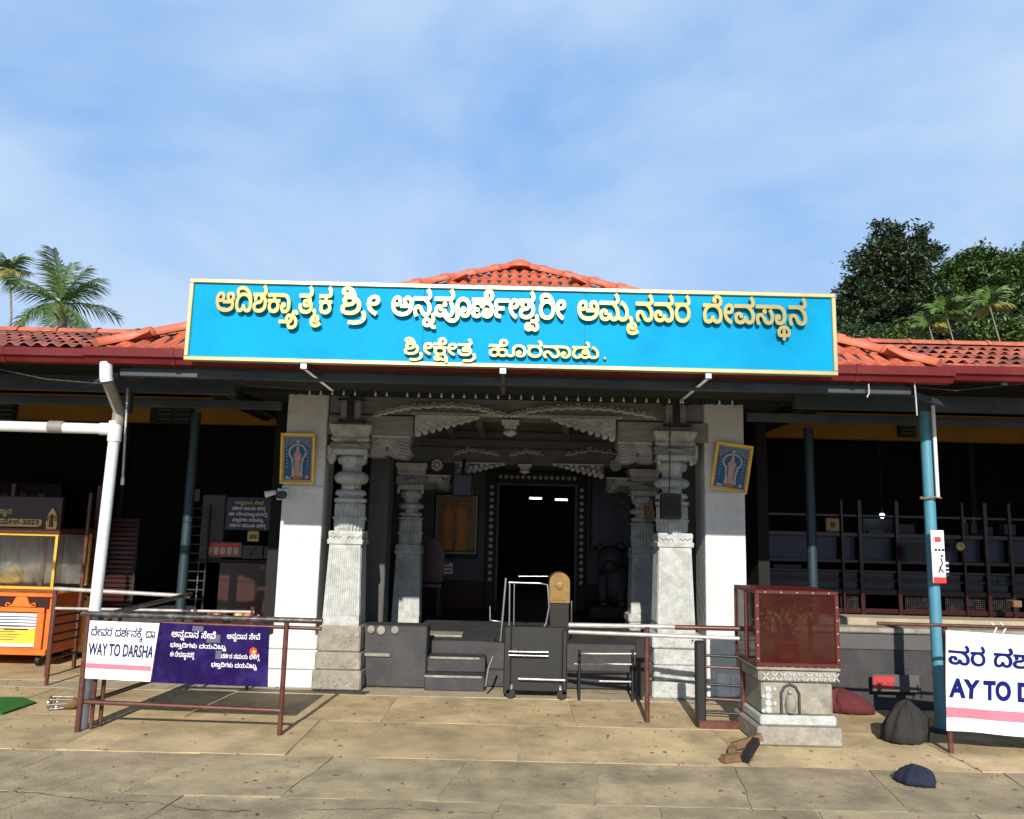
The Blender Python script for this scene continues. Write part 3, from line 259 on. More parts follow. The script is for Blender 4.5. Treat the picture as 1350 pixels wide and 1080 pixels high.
242: [[653,476, 564,476, 440,435, 356,367, 329,324, 312,299, 292,237, 282,159, 283,110, 283,0, 101,0, 101,127, 100,206, 150,346, 278,456, 397,489, 431,474, 95,474, 95,551, 711,551, 846,551, 964,568, 993,583, 1016,597, 1034,632, 1035,651, 1034,693, 930,740, 849,740, 770,740, 664,696, 665,667, 664,662, 664,651, 667,646, 609,688, 628,690, 664,693, 679,693, 728,693, 784,670, 785,650, 784,627, 722,602, 673,602, 600,602, 538,651, 539,681, 538,712, 612,771, 754,809, 859,809, 964,809, 1114,766, 1196,690, 1197,640, 1196,599, 1136,532, 1008,487, 909,479, 919,488, 1042,444, 1160,329, 1196,199, 1197,129, 1197,0, 1015,0, 1015,110, 1014,160, 1002,243, 980,311, 961,336, 912,401, 770,476]],
98: [[-221,-55, -136,-55, 4,-92, 53,-126, 92,-155, 138,-239, 139,-304, 139,-361, -15,-361, -15,-312, -16,-270, -32,-205, -53,-179, -74,-156, -152,-119, -219,-119, -292,-119, -372,-156, -391,-179, -414,-205, -430,-275, -429,-313, -429,-361, -583,-361, -583,-306, -584,-239, -538,-155, -497,-126, -450,-91, -308,-55]],
12: [[713,-12, 550,-12, 292,50, 142,170, 143,255, 142,311, 204,400, 316,466, 395,488, 431,474, 143,474, 143,551, 855,551, 962,551, 1050,561, 1073,569, 1098,579, 1116,604, 1117,618, 1116,651, 1052,714, 987,747, 1117,790, 1210,738, 1278,655, 1279,612, 1278,593, 1246,537, 1197,516, 1170,504, 1098,485, 1051,480, 1041,488, 1116,464, 1222,399, 1278,313, 1279,255, 1278,178, 1142,57, 890,-12], [713,67, 850,67, 1030,122, 1118,214, 1119,270, 1118,278, 1116,297, 1115,304, 1098,359, 988,436, 820,476, 715,476, 600,476, 426,434, 320,356, 307,302, 304,295, 302,278, 303,270, 302,173, 526,67], [1605,78, 1692,80, 1770,111, 1771,133, 1770,162, 1706,210, 1625,250, 1559,283, 1510,309, 1434,373, 1435,409, 1434,438, 1490,491, 1610,524, 1707,524, 1840,524, 1982,450, 1983,397, 1982,348, 1900,287, 1762,254, 1584,242, 1489,242, 41,242, 41,312, 1539,312, 1610,312, 1746,323, 1832,359, 1833,394, 1832,424, 1762,456, 1707,456, 1650,456, 1582,426, 1583,400, 1582,371, 1662,321, 1707,301, 1735,289, 1838,237, 1928,162, 1929,118, 1928,88, 1870,37, 1734,4, 1621,0]],
231: [[759,-12, 538,-12, 232,70, 74,215, 75,308, 74,387, 176,501, 362,563, 485,563, 574,563, 702,531, 770,471, 771,429, 770,386, 690,318, 536,278, 425,278, 380,278, 304,286, 242,301, 217,309, 237,380, 256,373, 308,358, 374,348, 413,348, 518,348, 614,393, 615,427, 614,459, 542,493, 485,493, 418,493, 302,457, 230,375, 231,306, 230,241, 350,133, 590,69, 769,69, 950,69, 1206,138, 1344,272, 1345,371, 1344,426, 1296,539, 1198,635, 1046,693, 941,693, 876,693, 810,663, 811,641, 810,617, 872,589, 929,589, 1000,589, 1110,630, 1119,682, 1265,676, 1250,622, 1156,552, 1020,519, 937,519, 870,519, 766,535, 692,566, 654,612, 655,642, 654,693, 812,763, 949,763, 1084,763, 1292,701, 1436,592, 1510,451, 1511,371, 1510,289, 1422,149, 1238,45, 954,-12]],
124: [[-481,-67, -416,-67, -332,-87, -262,-127, -221,-159, -291,-156, -242,-116, -132,-67, -33,-67, 46,-67, 158,-102, 218,-160, 219,-194, 218,-233, 160,-295, 72,-341, 29,-359, -65,-307, -4,-283, 76,-232, 77,-198, 76,-175, 22,-136, -39,-136, -106,-136, -184,-183, -187,-222, -327,-222, -336,-182, -414,-136, -475,-136, -538,-136, -592,-173, -591,-199, -592,-232, -512,-281, -449,-307, -543,-359, -614,-330, -734,-250, -733,-192, -734,-159, -674,-102, -562,-67]],
46: [[437,-12, 324,-12, 172,31, 98,99, 99,136, 98,179, 164,241, 288,294, 375,321, 450,346, 542,390, 543,422, 542,443, 510,474, 440,490, 381,490, 294,490, 214,453, 215,422, 214,406, 234,377, 255,363, 115,332, 82,357, 52,406, 53,431, 52,466, 124,526, 270,563, 383,563, 506,563, 646,520, 704,456, 705,423, 704,387, 642,330, 528,280, 449,254, 356,224, 262,178, 263,141, 262,102, 366,67, 447,67, 580,67, 706,137, 715,195, 869,195, 878,128, 1024,67, 1123,67, 1232,67, 1364,145, 1365,210, 1364,276, 1262,383, 1076,459, 953,477, 1229,483, 1322,453, 1456,374, 1528,276, 1529,215, 1528,147, 1430,45, 1246,-12, 1115,-12, 998,-12, 828,41, 759,105, 823,104, 776,59, 666,9, 528,-12], [699,-144, 715,15, 869,15, 885,-144], [863,474, 863,551, 1087,551, 1194,551, 1282,561, 1305,569, 1330,579, 1348,604, 1349,618, 1348,651, 1284,714, 1219,747, 1349,790, 1442,738, 1510,655, 1511,612, 1510,593, 1478,538, 1429,516, 1376,494, 1238,474, 1125,474]],
111: [[203,-174, 202,-212, 152,-257, 109,-274, 52,-296, -110,-311, -235,-311, -893,-311, -893,-236, -249,-236, -303,-254, -318,-238, -340,-201, -339,-173, -340,-144, -284,-88, -162,-51, -67,-51, 64,-51, 202,-123], [-197,-185, -198,-204, -172,-241, -147,-258, -217,-236, -127,-236, -40,-236, 54,-209, 55,-174, 54,-153, -10,-119, -67,-119, -128,-119, -198,-156]],
25: [[653,476, 564,476, 440,435, 356,367, 329,324, 312,299, 292,237, 282,159, 283,110, 283,0, 101,0, 101,127, 100,206, 150,346, 278,456, 397,489, 431,474, 95,474, 95,551, 773,551, 880,551, 968,561, 991,569, 1016,579, 1034,604, 1035,618, 1034,651, 970,714, 905,747, 1035,790, 1128,738, 1196,655, 1197,612, 1196,573, 1124,515, 1002,481, 923,477, 935,481, 1048,439, 1160,328, 1196,199, 1197,130, 1197,0, 1015,0, 1015,110, 1014,160, 1002,243, 980,311, 961,336, 912,401, 770,476]],
52: [[725,-12, 648,-12, 506,11, 416,62, 417,104, 416,128, 470,174, 521,189, 509,169, 378,179, 174,238, 60,328, 61,385, 60,438, 144,518, 302,563, 413,563, 490,563, 614,536, 688,483, 689,443, 688,408, 624,348, 480,311, 357,311, 310,311, 194,326, 157,337, 171,400, 210,389, 296,379, 339,379, 444,379, 532,415, 533,440, 532,466, 458,493, 401,493, 310,493, 206,438, 207,394, 206,361, 258,304, 378,262, 580,236, 731,233, 960,236, 1184,305, 1185,366, 1184,410, 1086,462, 1025,474, 833,474, 833,551, 931,551, 1038,551, 1126,561, 1149,569, 1174,579, 1192,604, 1193,618, 1192,651, 1128,714, 1063,747, 1193,790, 1286,738, 1354,655, 1355,612, 1354,566, 1254,501, 1171,487, 1143,516, 1204,499, 1296,456, 1346,401, 1347,365, 1346,317, 1274,248, 1158,202, 1020,174, 955,168, 939,194, 988,178, 1038,136, 1039,105, 1038,53, 878,-12], [729,59, 800,59, 884,84, 885,112, 884,139, 796,171, 727,172, 648,170, 570,138, 571,112, 570,89, 648,59]],
280: [[247,-12, 138,-12, -32,20, -174,79, -294,159, -351,207, -203,251, -134,185, 4,104, 162,67, 257,67, 374,67, 510,147, 511,218, 510,284, 412,386, 236,463, 119,488, 207,565, 342,532, 552,433, 674,305, 675,229, 674,120, 466,-12]],
233: [[449,-12, 336,-12, 158,32, 58,112, 59,167, 58,211, 130,282, 266,324, 363,324, 468,324, 596,274, 597,231, 596,215, 584,183, 571,172, 435,178, 438,184, 446,203, 447,210, 446,232, 398,254, 357,254, 294,254, 212,211, 213,170, 212,125, 336,67, 465,67, 602,67, 730,137, 741,195, 893,195, 902,128, 1038,67, 1131,67, 1202,67, 1300,95, 1360,145, 1386,215, 1387,257, 1386,346, 1274,504, 1080,624, 834,693, 699,693, 632,693, 568,663, 569,641, 568,617, 630,589, 687,589, 758,589, 868,630, 877,682, 1031,675, 1012,620, 916,551, 778,519, 695,519, 608,519, 480,547, 412,602, 413,642, 412,676, 484,731, 614,763, 705,763, 880,763, 1188,684, 1420,545, 1552,361, 1553,255, 1552,200, 1512,113, 1440,49, 1336,8, 1208,-12, 1135,-12, 1040,-12, 920,14, 832,65, 789,101, 851,105, 798,57, 680,7, 538,-12]],
33: [[487,-12, 396,-12, 248,17, 138,75, 80,160, 81,216, 80,288, 180,400, 362,464, 487,464, 568,464, 690,434, 758,380, 759,342, 758,303, 684,243, 538,209, 431,209, 326,209, 186,251, 149,274, 189,340, 214,322, 326,279, 417,279, 514,279, 602,311, 603,338, 602,365, 534,394, 483,394, 398,394, 290,344, 240,262, 241,215, 241,205, 240,165, 282,112, 354,81, 452,67, 507,67, 640,67, 770,140, 789,195, 943,195, 954,128, 1098,67, 1195,67, 1304,67, 1398,123, 1399,162, 1398,201, 1324,261, 1204,300, 1133,307, 1269,352, 1368,332, 1498,274, 1562,200, 1563,156, 1562,83, 1388,-12, 1205,-12, 1118,-12, 986,12, 880,63, 835,102, 901,103, 840,60, 722,9, 580,-12], [379,412, 270,429, 170,501, 171,536, 170,567, 232,618, 376,651, 497,653, 513,575, 414,574, 328,549, 329,525, 328,502, 410,468, 493,458], [997,306, 997,381, 1111,381, 1196,381, 1292,393, 1319,406, 1340,417, 1360,444, 1361,460, 1360,493, 1274,547, 1141,560, 1197,636, 1362,618, 1524,528, 1525,469, 1524,425, 1424,341, 1307,320, 1280,316, 1240,309, 1194,306, 1155,306]],
106: [[-477,-368, -558,-368, -690,-334, -766,-265, -765,-215, -766,-169, -692,-97, -556,-55, -467,-55, -364,-55, -266,-106, -265,-144, -266,-187, -382,-235, -491,-235, -562,-235, -658,-211, -683,-198, -663,-141, -638,-156, -562,-177, -505,-177, -448,-177, -400,-159, -399,-144, -400,-130, -438,-115, -471,-115, -532,-115, -630,-159, -629,-215, -630,-251, -586,-290, -512,-304, -467,-304, -386,-304, -302,-260, -293,-231, -157,-231, -144,-270, -64,-304, -1,-304, 64,-304, 138,-271, 139,-242, 138,-202, 24,-160, -43,-158, 9,-104, 74,-111, 200,-142, 282,-197, 283,-241, 282,-286, 206,-342, 84,-368, 11,-368, -92,-368, -220,-325, -247,-290, -193,-289, -230,-315, -310,-351, -410,-368], [-137,-163, -137,-99, -51,-99, 0,-99, 58,-92, 73,-84, 86,-78, 98,-58, 99,-44, 98,-19, 62,42, 29,76, 177,97, 212,59, 250,-14, 251,-49, 250,-90, 180,-140, 72,-163, 19,-163]],
}
LAYOUT = {
    'sign1': [[[[10,0]],[[221,841]],[[54,1606]],[[134,2236],[60,2810],[303,3259]],[[38,3597],[120,4219]],[[23,4469]]],[[[234,5373],[122,6003],[74,6137]]],[[[9,6875]],[[42,7738],[115,8449]],[[43,8554],[277,9346]],[[252,9990],[93,10859],[74,11426]],[[54,11834],[126,12464]],[[230,12592],[74,13243]]],[[[9,13981]],[[47,14844],[120,16000]],[[42,16250]],[[53,16961]],[[49,17755]]],[[[255,18736],[74,19501]],[[53,19909]],[[164,20703],[60,21412],[112,21861]],[[42,21924]]]],
    'sign2': [[[[234,0],[122,630],[74,764]],[[289,1172],[74,1746]],[[38,2154],[122,2776]]],[[[271,3240],[64,4041]],[[49,4787]],[[151,5438],[60,6149]],[[35,6598],[63,7366]]]],
    'way': [[[[255,0],[74,765]],[[53,1173]],[[49,1967]]],[[[40,2948]],[[54,3713],[93,4343]],[[42,4910]],[[240,5621],[96,6195]]],[[[149,6700],[60,7465]]]],
    'kiosk': [[[[227,0]],[[269,822],[74,1623]],[[23,2031]]]],
    'kiosk2': [[[[164,0],[60,709],[112,1158]],[[42,1221]]]],
    'board': [[[[9,0]],[[42,863],[115,1574]],[[149,1679],[60,2444]],[[42,2893]]],[[[270,3934],[74,4643]],[[267,5051]]]],
    'l1': [[[[40,0]],[[54,765],[93,1395]],[[42,1962]]],[[[56,3003]],[[47,3712]],[[48,4868]]],[[[260,6534]],[[232,7339]],[[242,8059],[98,8707]]]],
    'l2': [[[[12,0]]],[[[255,1340],[74,2105]],[[53,2513]],[[164,3307],[60,4016],[112,4465]],[[42,4528]],[[40,5239]],[[231,6004],[124,6799]]]],
    'l3': [[[[46,0]],[[134,805],[60,1379],[111,1828]],[[221,1893]],[[25,2658]],[[52,3306],[280,4016]]],[[[40,4720]],[[48,5485]],[[233,6821]],[[33,7639],[63,8454],[106,8818]]]],
}

GLY = {g: [[((c[i]-(c[i] & 1))//2, c[i+1], c[i] & 1) for i in range(0, len(c), 2)] for c in C] for g, C in GLYPHS.items()}
def flatten(c, steps=4):
    n = len(c); pts = []
    ex = []
    for i in range(n):
        a, b = c[i], c[(i+1) % n]; ex.append(a)
        if not a[2] and not b[2]: ex.append(((a[0]+b[0])/2, (a[1]+b[1])/2, 1))
    k = next(i for i, p in enumerate(ex) if p[2]); ex = ex[k:]+ex[:k]; i = 0; m = len(ex)
    while i < m:
        p = ex[i]; q = ex[(i+1) % m]
        pts.append((p[0], p[1]))
        if not q[2]:
            r = ex[(i+2) % m]
            for s in range(1, steps):
                t = s/steps; pts.append(((1-t)**2*p[0]+2*t*(1-t)*q[0]+t*t*r[0], (1-t)**2*p[1]+2*t*(1-t)*q[1]+t*t*r[1]))
            i += 2
        else: i += 1
    return pts
def _area(p): return .5*sum(p[i][0]*p[(i+1) % len(p)][1]-p[(i+1) % len(p)][0]*p[i][1] for i in range(len(p)))
def _wind(q, ps):
    n = 0
    for p in ps:
        for i in range(len(p)):
            (x0, y0), (x1, y1) = p[i-1], p[i]
            if (y0 <= q[1]) != (y1 <= q[1]):
                c = (x1-x0)*(q[1]-y0)-(q[0]-x0)*(y1-y0)
                if y1 > y0 and c > 0: n += 1
                elif y1 < y0 and c < 0: n -= 1
    return n
def _embolden(p, d, sgn):
    out = []; m = len(p)
    for i in range(m):
        a, b, c = p[i-1], p[i], p[(i+1) % m]
        u = Vector((b[0]-a[0], b[1]-a[1])); v = Vector((c[0]-b[0], c[1]-b[1]))
        if u.length < 1e-9 or v.length < 1e-9: out.append(b); continue
        u.normalize(); v.normalize(); n = Vector((u.y+v.y, -u.x-v.x))*sgn
        if n.length < .3: n = Vector((u.y, -u.x))*sgn
        n.normalize(); k = d/max(.6, n.dot(Vector((u.y, -u.x))*sgn)); out.append((b[0]+n.x*k, b[1]+n.y*k))
    return out
def glyph_mesh(name, cl, sx, sy, thick, bold, m, x_off=0.0):
    """cluster of (glyph, x) -> solid letters standing in the XZ plane, facing -Y"""
    allv = MB(); lay = 0
    for g, gx in cl:
        ps = [flatten(c) for c in GLY[g] if len(c) > 2]; ps = [[((x+gx-x_off)*sx*100, y*sy*100) for x, y in p] for p in ps if len(p) > 2]
        sgn = 1 if sum(_area(p) for p in ps) > 0 else -1
        if bold: ps = [_embolden(p, bold*100, sgn) for p in ps]
        co_ = []; ed = []
        for p in ps:
            o = len(co_); co_ += [Vector(q) for q in p]; ed += [(o+i, o+(i+1) % len(p)) for i in range(len(p))]
        v_, e_, f_, _, _, _ = delaunay_2d_cdt(co_, ed, [], 0, 1e-6)
        keep = []
        for f in f_:
            c = sum((v_[i] for i in f), Vector((0, 0)))/len(f)
            if _wind((c.x, c.y), ps): keep.append(tuple(f))
        yo = -lay*.0006; lay += 1
        if thick <= 0: allv.add([(q.x*.01, yo, q.y*.01) for q in v_], keep); continue
        n = len(v_); allv.add([(q.x*.01, yo-thick/2, q.y*.01) for q in v_]+[(q.x*.01, yo+thick/2, q.y*.01) for q in v_], keep+[tuple(i+n for i in reversed(f)) for f in keep])
        for p in ps:
            k = len(p); allv.add([(x*.01, yo-thick/2, y*.01) for x, y in p]+[(x*.01, yo+thick/2, y*.01) for x, y in p], [(i, (i+1) % k, (i+1) % k+k, i+k) for i in range(k)])
    return allv
def latin(txt, w, h, thick, bold=0.0):
    cu = bpy.data.curves.new('t', 'FONT'); cu.body = txt; cu.extrude = 0; cu.offset = bold; cu.fill_mode = 'FRONT'; cu.resolution_u = 4
    ob = bpy.data.objects.new('t', cu); COL.objects.link(ob)
    me = bpy.data.meshes.new_from_object(ob.evaluated_get(bpy.context.evaluated_depsgraph_get()))
    xs = [q.co.x for q in me.vertices]; ys = [q.co.y for q in me.vertices]; x0, x1, y0, y1 = min(xs), max(xs), min(ys), max(ys)
    b = MB(); b.add([((q.co.x-x0)/(x1-x0)*w, -thick, (q.co.y-y0)/(y1-y0)*h) for q in me.vertices], [tuple(f.vertices) for f in me.polygons])
    bpy.data.objects.remove(ob); bpy.data.curves.remove(cu); bpy.data.meshes.remove(me); return b
def kprint(words, w, h, thick=0.0, bold=0.0, maxx=None):
    """a printed line of Kannada words, w wide, crest glyph height h; returns MB at the origin"""
    cl = [q for wd in words for c in wd for q in c]; x0 = cl[0][1]
    x1 = max(gx+max(p[0] for c in GLY[g] for p in c) for g, gx in cl); sx = w/(x1-x0)
    return glyph_mesh('t', cl, sx, h/790, thick, bold, None, x0)
def shift(b, x, y, z): return b.move(lambda p: p+Vector((x, y, z)))

# ------------------------------------------------------------------ materials
mat('sheet_ground', (.30, .25, .17), .9, var=.25, scale=1.5, bump=.5, bscale=18)
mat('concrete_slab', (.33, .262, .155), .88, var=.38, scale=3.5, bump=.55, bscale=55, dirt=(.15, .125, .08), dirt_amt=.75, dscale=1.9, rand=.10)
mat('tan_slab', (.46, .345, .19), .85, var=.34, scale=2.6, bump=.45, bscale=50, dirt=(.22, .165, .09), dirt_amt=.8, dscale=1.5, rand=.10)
mat('pale_strip', (.38, .32, .22), .85, var=.2, scale=4, bump=.3, dirt=(.25, .22, .17), dirt_amt=.5)
mat('new_tile', (.50, .105, .045), .66, var=.22, scale=5, rand=.2, bump=.15, bscale=60, dirt=(.16, .04, .025), dirt_amt=.55, dscale=4)
mat('old_tile', (.44, .115, .06), .85, var=.3, scale=7, rand=.28, bump=.4, bscale=60, dirt=(.07, .045, .035), dirt_amt=.8, dscale=4)
mat('weathered_tile', (.26, .075, .055), .88, var=.35, scale=7, rand=.3, bump=.4, bscale=60, dirt=(.05, .035, .03), dirt_amt=.85, dscale=4)
mat('ridge_tile', (.46, .095, .04), .55, var=.12, scale=5, rand=.08, bump=.12, dirt=(.45, .30, .22), dirt_amt=.3, dscale=6)
mat('gutter_red', (.115, .005, .007), .5, spec=.3, var=.15, scale=4, dirt=(.16, .03, .03), dirt_amt=.5, dscale=3)
mat('steel_blue', (.022, .032, .040), .55, var=.2, scale=3, dirt=(.09, .09, .085), dirt_amt=.4)
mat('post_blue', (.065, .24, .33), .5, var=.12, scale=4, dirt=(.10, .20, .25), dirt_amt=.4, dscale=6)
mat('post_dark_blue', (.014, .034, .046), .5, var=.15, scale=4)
mat('dark_wood', (.012, .009, .008), .7, var=.3, scale=5)
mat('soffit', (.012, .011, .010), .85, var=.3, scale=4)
mat('yellow_wall', (.30, .14, .012), .85, var=.2, scale=2, bump=.15, dirt=(.22, .12, .03), dirt_amt=.5)
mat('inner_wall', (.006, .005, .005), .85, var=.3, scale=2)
mat('inner_pale_wall', (.085, .083, .085), .85, var=.12, scale=2, bump=.1)
mat('maroon_wall', (.035, .004, .004), .7, var=.2, scale=2)
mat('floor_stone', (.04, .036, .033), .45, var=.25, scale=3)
mat('whitewash', (.64, .635, .615), .8, var=.06, scale=3, bump=.7, bscale=14, dirt=(.42, .38, .32), dirt_amt=.4, dscale=3.2)
mat('granite', (.43, .445, .43), .75, var=.24, scale=11, bump=.9, bscale=60, dirt=(.17, .17, .155), dirt_amt=.4, dscale=9)
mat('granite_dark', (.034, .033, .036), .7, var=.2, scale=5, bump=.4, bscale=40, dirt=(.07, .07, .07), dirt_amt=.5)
mat('pale_stone', (.27, .25, .205), .85, var=.3, scale=8, bump=.8, bscale=45, dirt=(.12, .11, .09), dirt_amt=.6, dscale=7)
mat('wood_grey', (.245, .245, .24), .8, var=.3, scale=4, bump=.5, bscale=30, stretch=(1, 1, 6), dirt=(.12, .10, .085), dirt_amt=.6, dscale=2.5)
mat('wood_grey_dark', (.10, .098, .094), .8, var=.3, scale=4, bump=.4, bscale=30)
mat('carved_pale', (.44, .435, .41), .75, var=.2, scale=9, bump=.3, dirt=(.15, .13, .11), dirt_amt=.6, dscale=6)
mat('green_fascia', (.005, .018, .014), .6, var=.25, scale=4)
mat('corrugated', (.09, .05, .035), .8, var=.3, scale=5)
mat('white_paint', (.72, .74, .74), .45, var=.06, scale=4, dirt=(.45, .45, .40), dirt_amt=.3, dscale=4)
mat('pvc_white', (.66, .70, .70), .35, var=.05, scale=5, dirt=(.42, .42, .38), dirt_amt=.45, dscale=4)
mat('pvc_stained', (.23, .21, .18), .5, var=.3, scale=6, dirt=(.10, .08, .06), dirt_amt=.6)
mat('rail_brown', (.085, .022, .015), .4, var=.35, scale=9, dirt=(.16, .11, .09), dirt_amt=.45, dscale=14)
mat('rail_grey', (.05, .042, .042), .35, metal=.3, var=.3, scale=9, dirt=(.35, .32, .30), dirt_amt=.4, dscale=14)
mat('rail_worn_glare', (.50, .47, .45), .35, metal=.3, var=.25, scale=9, dirt=(.2, .12, .1), dirt_amt=.5, dscale=11)  # worn pale metal; the pale tone also paints sun glare on the long rail
mat('black_metal', (.012, .012, .013), .45, var=.2)
mat('steel', (.55, .55, .55), .28, metal=1, var=.1)
mat('brass', (.22, .13, .035), .5, metal=.3, var=.25, scale=12)
mat('sign_blue', (.004, .285, .53), .5, spec=.04, var=.05, scale=1.2, dirt=(.004, .19, .38), dirt_amt=.7, dscale=.8)
mat('sign_gold_frame', (.50, .43, .22), .35, metal=.55, var=.12, scale=7)
mat('gold_letter', (.78, .56, .20), .22, metal=1.0, var=.06, scale=5)
mat('banner_white', (.80, .79, .77), .5, var=.04, scale=3, dirt=(.62, .60, .58), dirt_amt=.3, bump=.15, bscale=8)
mat('banner_purple', (.011, .002, .058), .5, spec=.12, var=.35, scale=2.5, dirt=(.06, .05, .20), dirt_amt=.4, dscale=3.5)
mat('ink_navy', (.008, .018, .09), .6, spec=.1); mat('ink_blue', (.006, .010, .13), .6, spec=.1); mat('ink_pink', (.72, .16, .22), .5, var=.08); mat('ink_red', (.60, .03, .03), .5)
mat('ink_white', (.70, .70, .72), .5); mat('ink_black', (.01, .01, .012), .5); mat('ink_magenta', (.55, .02, .16), .5); mat('ink_yellow', (.80, .50, .04), .5, var=.2, scale=8)
mat('print_gold', (.60, .42, .12), .5, var=.2, scale=20); mat('orange_paint', (.72, .16, .02), .42, var=.12, scale=4, dirt=(.35, .06, .01), dirt_amt=.4)
mat('maroon_paint', (.030, .005, .004), .35, var=.25, scale=4); mat('brown_paint', (.15, .045, .02), .4, var=.25, scale=5)
mat('glass', (.75, .82, .80), .04, var=.02, trans=1.0, alpha=.45)
mat('glass_maroon', (.055, .006, .005), .08, alpha=.5, var=.35, scale=2.5, dirt=(.07, .035, .01), dirt_amt=.6, dscale=3)
mat('plastic_sheet', (.26, .25, .22), .22, var=.25, scale=3, bump=.6, bscale=6)
mat('frame_gold', (.72, .45, .06), .35, metal=.35, var=.15, scale=10)
mat('print_blue', (.012, .085, .22), .5, var=.3, scale=7); mat('print_pink', (.50, .29, .27), .5, var=.3, scale=30)
mat('print_silver', (.42, .45, .44), .5, var=.35, scale=30); mat('print_brown', (.20, .11, .045), .6, var=.25, scale=8)
mat('cloth_orange', (.50, .17, .03), .7, var=.3, scale=14); mat('skin', (.30, .17, .10), .7); mat('print_green', (.08, .08, .025), .7, var=.3)
mat('board_navy', (.008, .008, .035), .4, var=.2); mat('mat_green', (.015, .14, .012), .95, var=.25, scale=40, bump=.8, bscale=200)
mat('lamp_glow', (.9, .95, 1), .5, emit=(.85, .95, 1), estr=6.0)
mat('cloth_blue', (.008, .011, .03), .9, var=.3, scale=6, bump=.4); mat('cloth_green', (.008, .05, .022), .9, var=.3); mat('cloth_pale', (.09, .09, .15), .9, var=.3, bump=.3)
mat('cloth_dark', (.022, .020, .019), .9, var=.35, scale=5, bump=.4); mat('cloth_red', (.09, .014, .017), .9, var=.3)
mat('timber', (.17, .095, .045), .8, var=.35, scale=8, bump=.4)
mat('bark', (.13, .11, .085), .9, var=.35, scale=5, bump=.7, bscale=12); mat('palm_trunk', (.20, .17, .13), .9, var=.3, scale=6, bump=.6)
mat('palm_leaf', (.07, .125, .022), .5, var=.35, scale=2, rand=.3); mat('palm_leaf_dry', (.24, .21, .045), .55, var=.3, scale=2)
mat('leaf_bright', (.40, .42, .06), .5, var=.3)
mat('frame_maroon', (.085, .009, .008), .45, var=.25)
mat('stained_white', (.62, .60, .57), .85, var=.15, scale=3, bump=.4)
mat('leaf_dark', (.046, .072, .026), .55, var=.7, scale=.9); mat('leaf_mid', (.075, .125, .028), .55, var=.75, scale=.8); mat('leaf_light', (.11, .17, .03), .5, var=.4, scale=1.1)
mat('mortar', (.31, .25, .155), .95, var=.4, scale=8, bump=.4)
mat('crack', (.06, .05, .04), .95)

# ------------------------------------------------------------------ ground
gm = MB(); nseg = 24
gm.add([(-400, -300, -.022), (400, -300, -.022), (400, 900, -.022), (-400, 900, -.022)], [(0, 1, 2, 3)])
ground = gm.build('ground', 'sheet_ground', kind='structure')
Z0 = Vector((0, 0, 0))
paving = MB().box(-6.7, 6.6, 1.5, 9.79, -.0215, -.0065).build('paving', 'mortar', kind='structure')
def slab_mesh(x0, x1, y0, y1, jag=.012):
    rng = random; z = rng.uniform(-.003, .002); ts = rng.uniform(-.002, .002)
    top = []; n = 5
    e = [((x0+(x1-x0)*i/n), y0) for i in range(n)] + [(x1, y0+(y1-y0)*i/n) for i in range(n)] + [(x1-(x1-x0)*i/n, y1) for i in range(n)] + [(x0, y1-(y1-y0)*i/n) for i in range(n)]
    e = [(x+rng.uniform(-jag, jag), y+rng.uniform(-jag, jag)) for x, y in e]
    m = len(e); vs = [(x, y, z+ts*(x-x0)) for x, y in e]+[(x, y, -.016) for x, y in e]
    return MB().add(vs, [tuple(range(m))]+[(i, i+m, (i+1) % m+m, (i+1) % m) for i in range(m)])
def rotp(p, a): return Vector((p.x*math.cos(a)-p.y*math.sin(a), p.x*math.sin(a)+p.y*math.cos(a), p.z))
YB = 5.85
# grey concrete slabs in the foreground, skewed a little against the building
sa = R(-4)
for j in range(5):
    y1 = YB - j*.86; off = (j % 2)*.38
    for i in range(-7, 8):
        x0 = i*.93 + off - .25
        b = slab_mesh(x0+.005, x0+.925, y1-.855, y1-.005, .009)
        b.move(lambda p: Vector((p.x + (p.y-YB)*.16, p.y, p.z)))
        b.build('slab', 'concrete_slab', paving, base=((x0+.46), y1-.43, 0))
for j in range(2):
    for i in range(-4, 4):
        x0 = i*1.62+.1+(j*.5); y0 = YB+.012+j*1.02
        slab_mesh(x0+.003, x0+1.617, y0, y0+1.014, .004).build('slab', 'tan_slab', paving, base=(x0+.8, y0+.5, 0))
for i in range(8): slab_mesh(-6.5+i*1.625, -6.5+i*1.625+1.62, 7.92, 8.24, .004).build('drain_cover', 'pale_strip', paving)
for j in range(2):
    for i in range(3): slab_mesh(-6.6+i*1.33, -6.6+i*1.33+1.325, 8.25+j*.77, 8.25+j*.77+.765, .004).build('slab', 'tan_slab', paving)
# cracks in the near slabs
ck = MB()
def crack(pts, wd):
    P = []
    for (a, b) in zip(pts[:-1], pts[1:]):
        for k in range(7): t = k/7; P.append(Vector(a)*(1-t)+Vector(b)*t+Vector((random.uniform(-.012, .012), random.uniform(-.02, .02), 0)))
    P.append(Vector(pts[-1])); vs = []
    for i, p in enumerate(P):
        q = wd*random.uniform(.25, 1); vs += [(p.x, p.y-q, .0035), (p.x, p.y+q, .0035)]
    ck.add(vs, [(2*i, 2*i+2, 2*i+3, 2*i+1) for i in range(len(P)-1)])
g_ = lambda x, y: tuple(G(x, y))
crack([g_(0, 1043), g_(55, 1046), g_(130, 1058), g_(200, 1058), g_(260, 1068), g_(330, 1070)], .006)
crack([g_(55, 1046), g_(25, 1060), g_(-30, 1078)], .006); crack([g_(130, 1058), g_(100, 1072), g_(70, 1092)], .005)
crack([g_(55, 1046), g_(115, 1022), g_(165, 1003)], .003)
crack([g_(400, 1069), g_(520, 1066), g_(640, 1072)], .003)
ck.build('crack', 'crack', paving, kind='stuff')

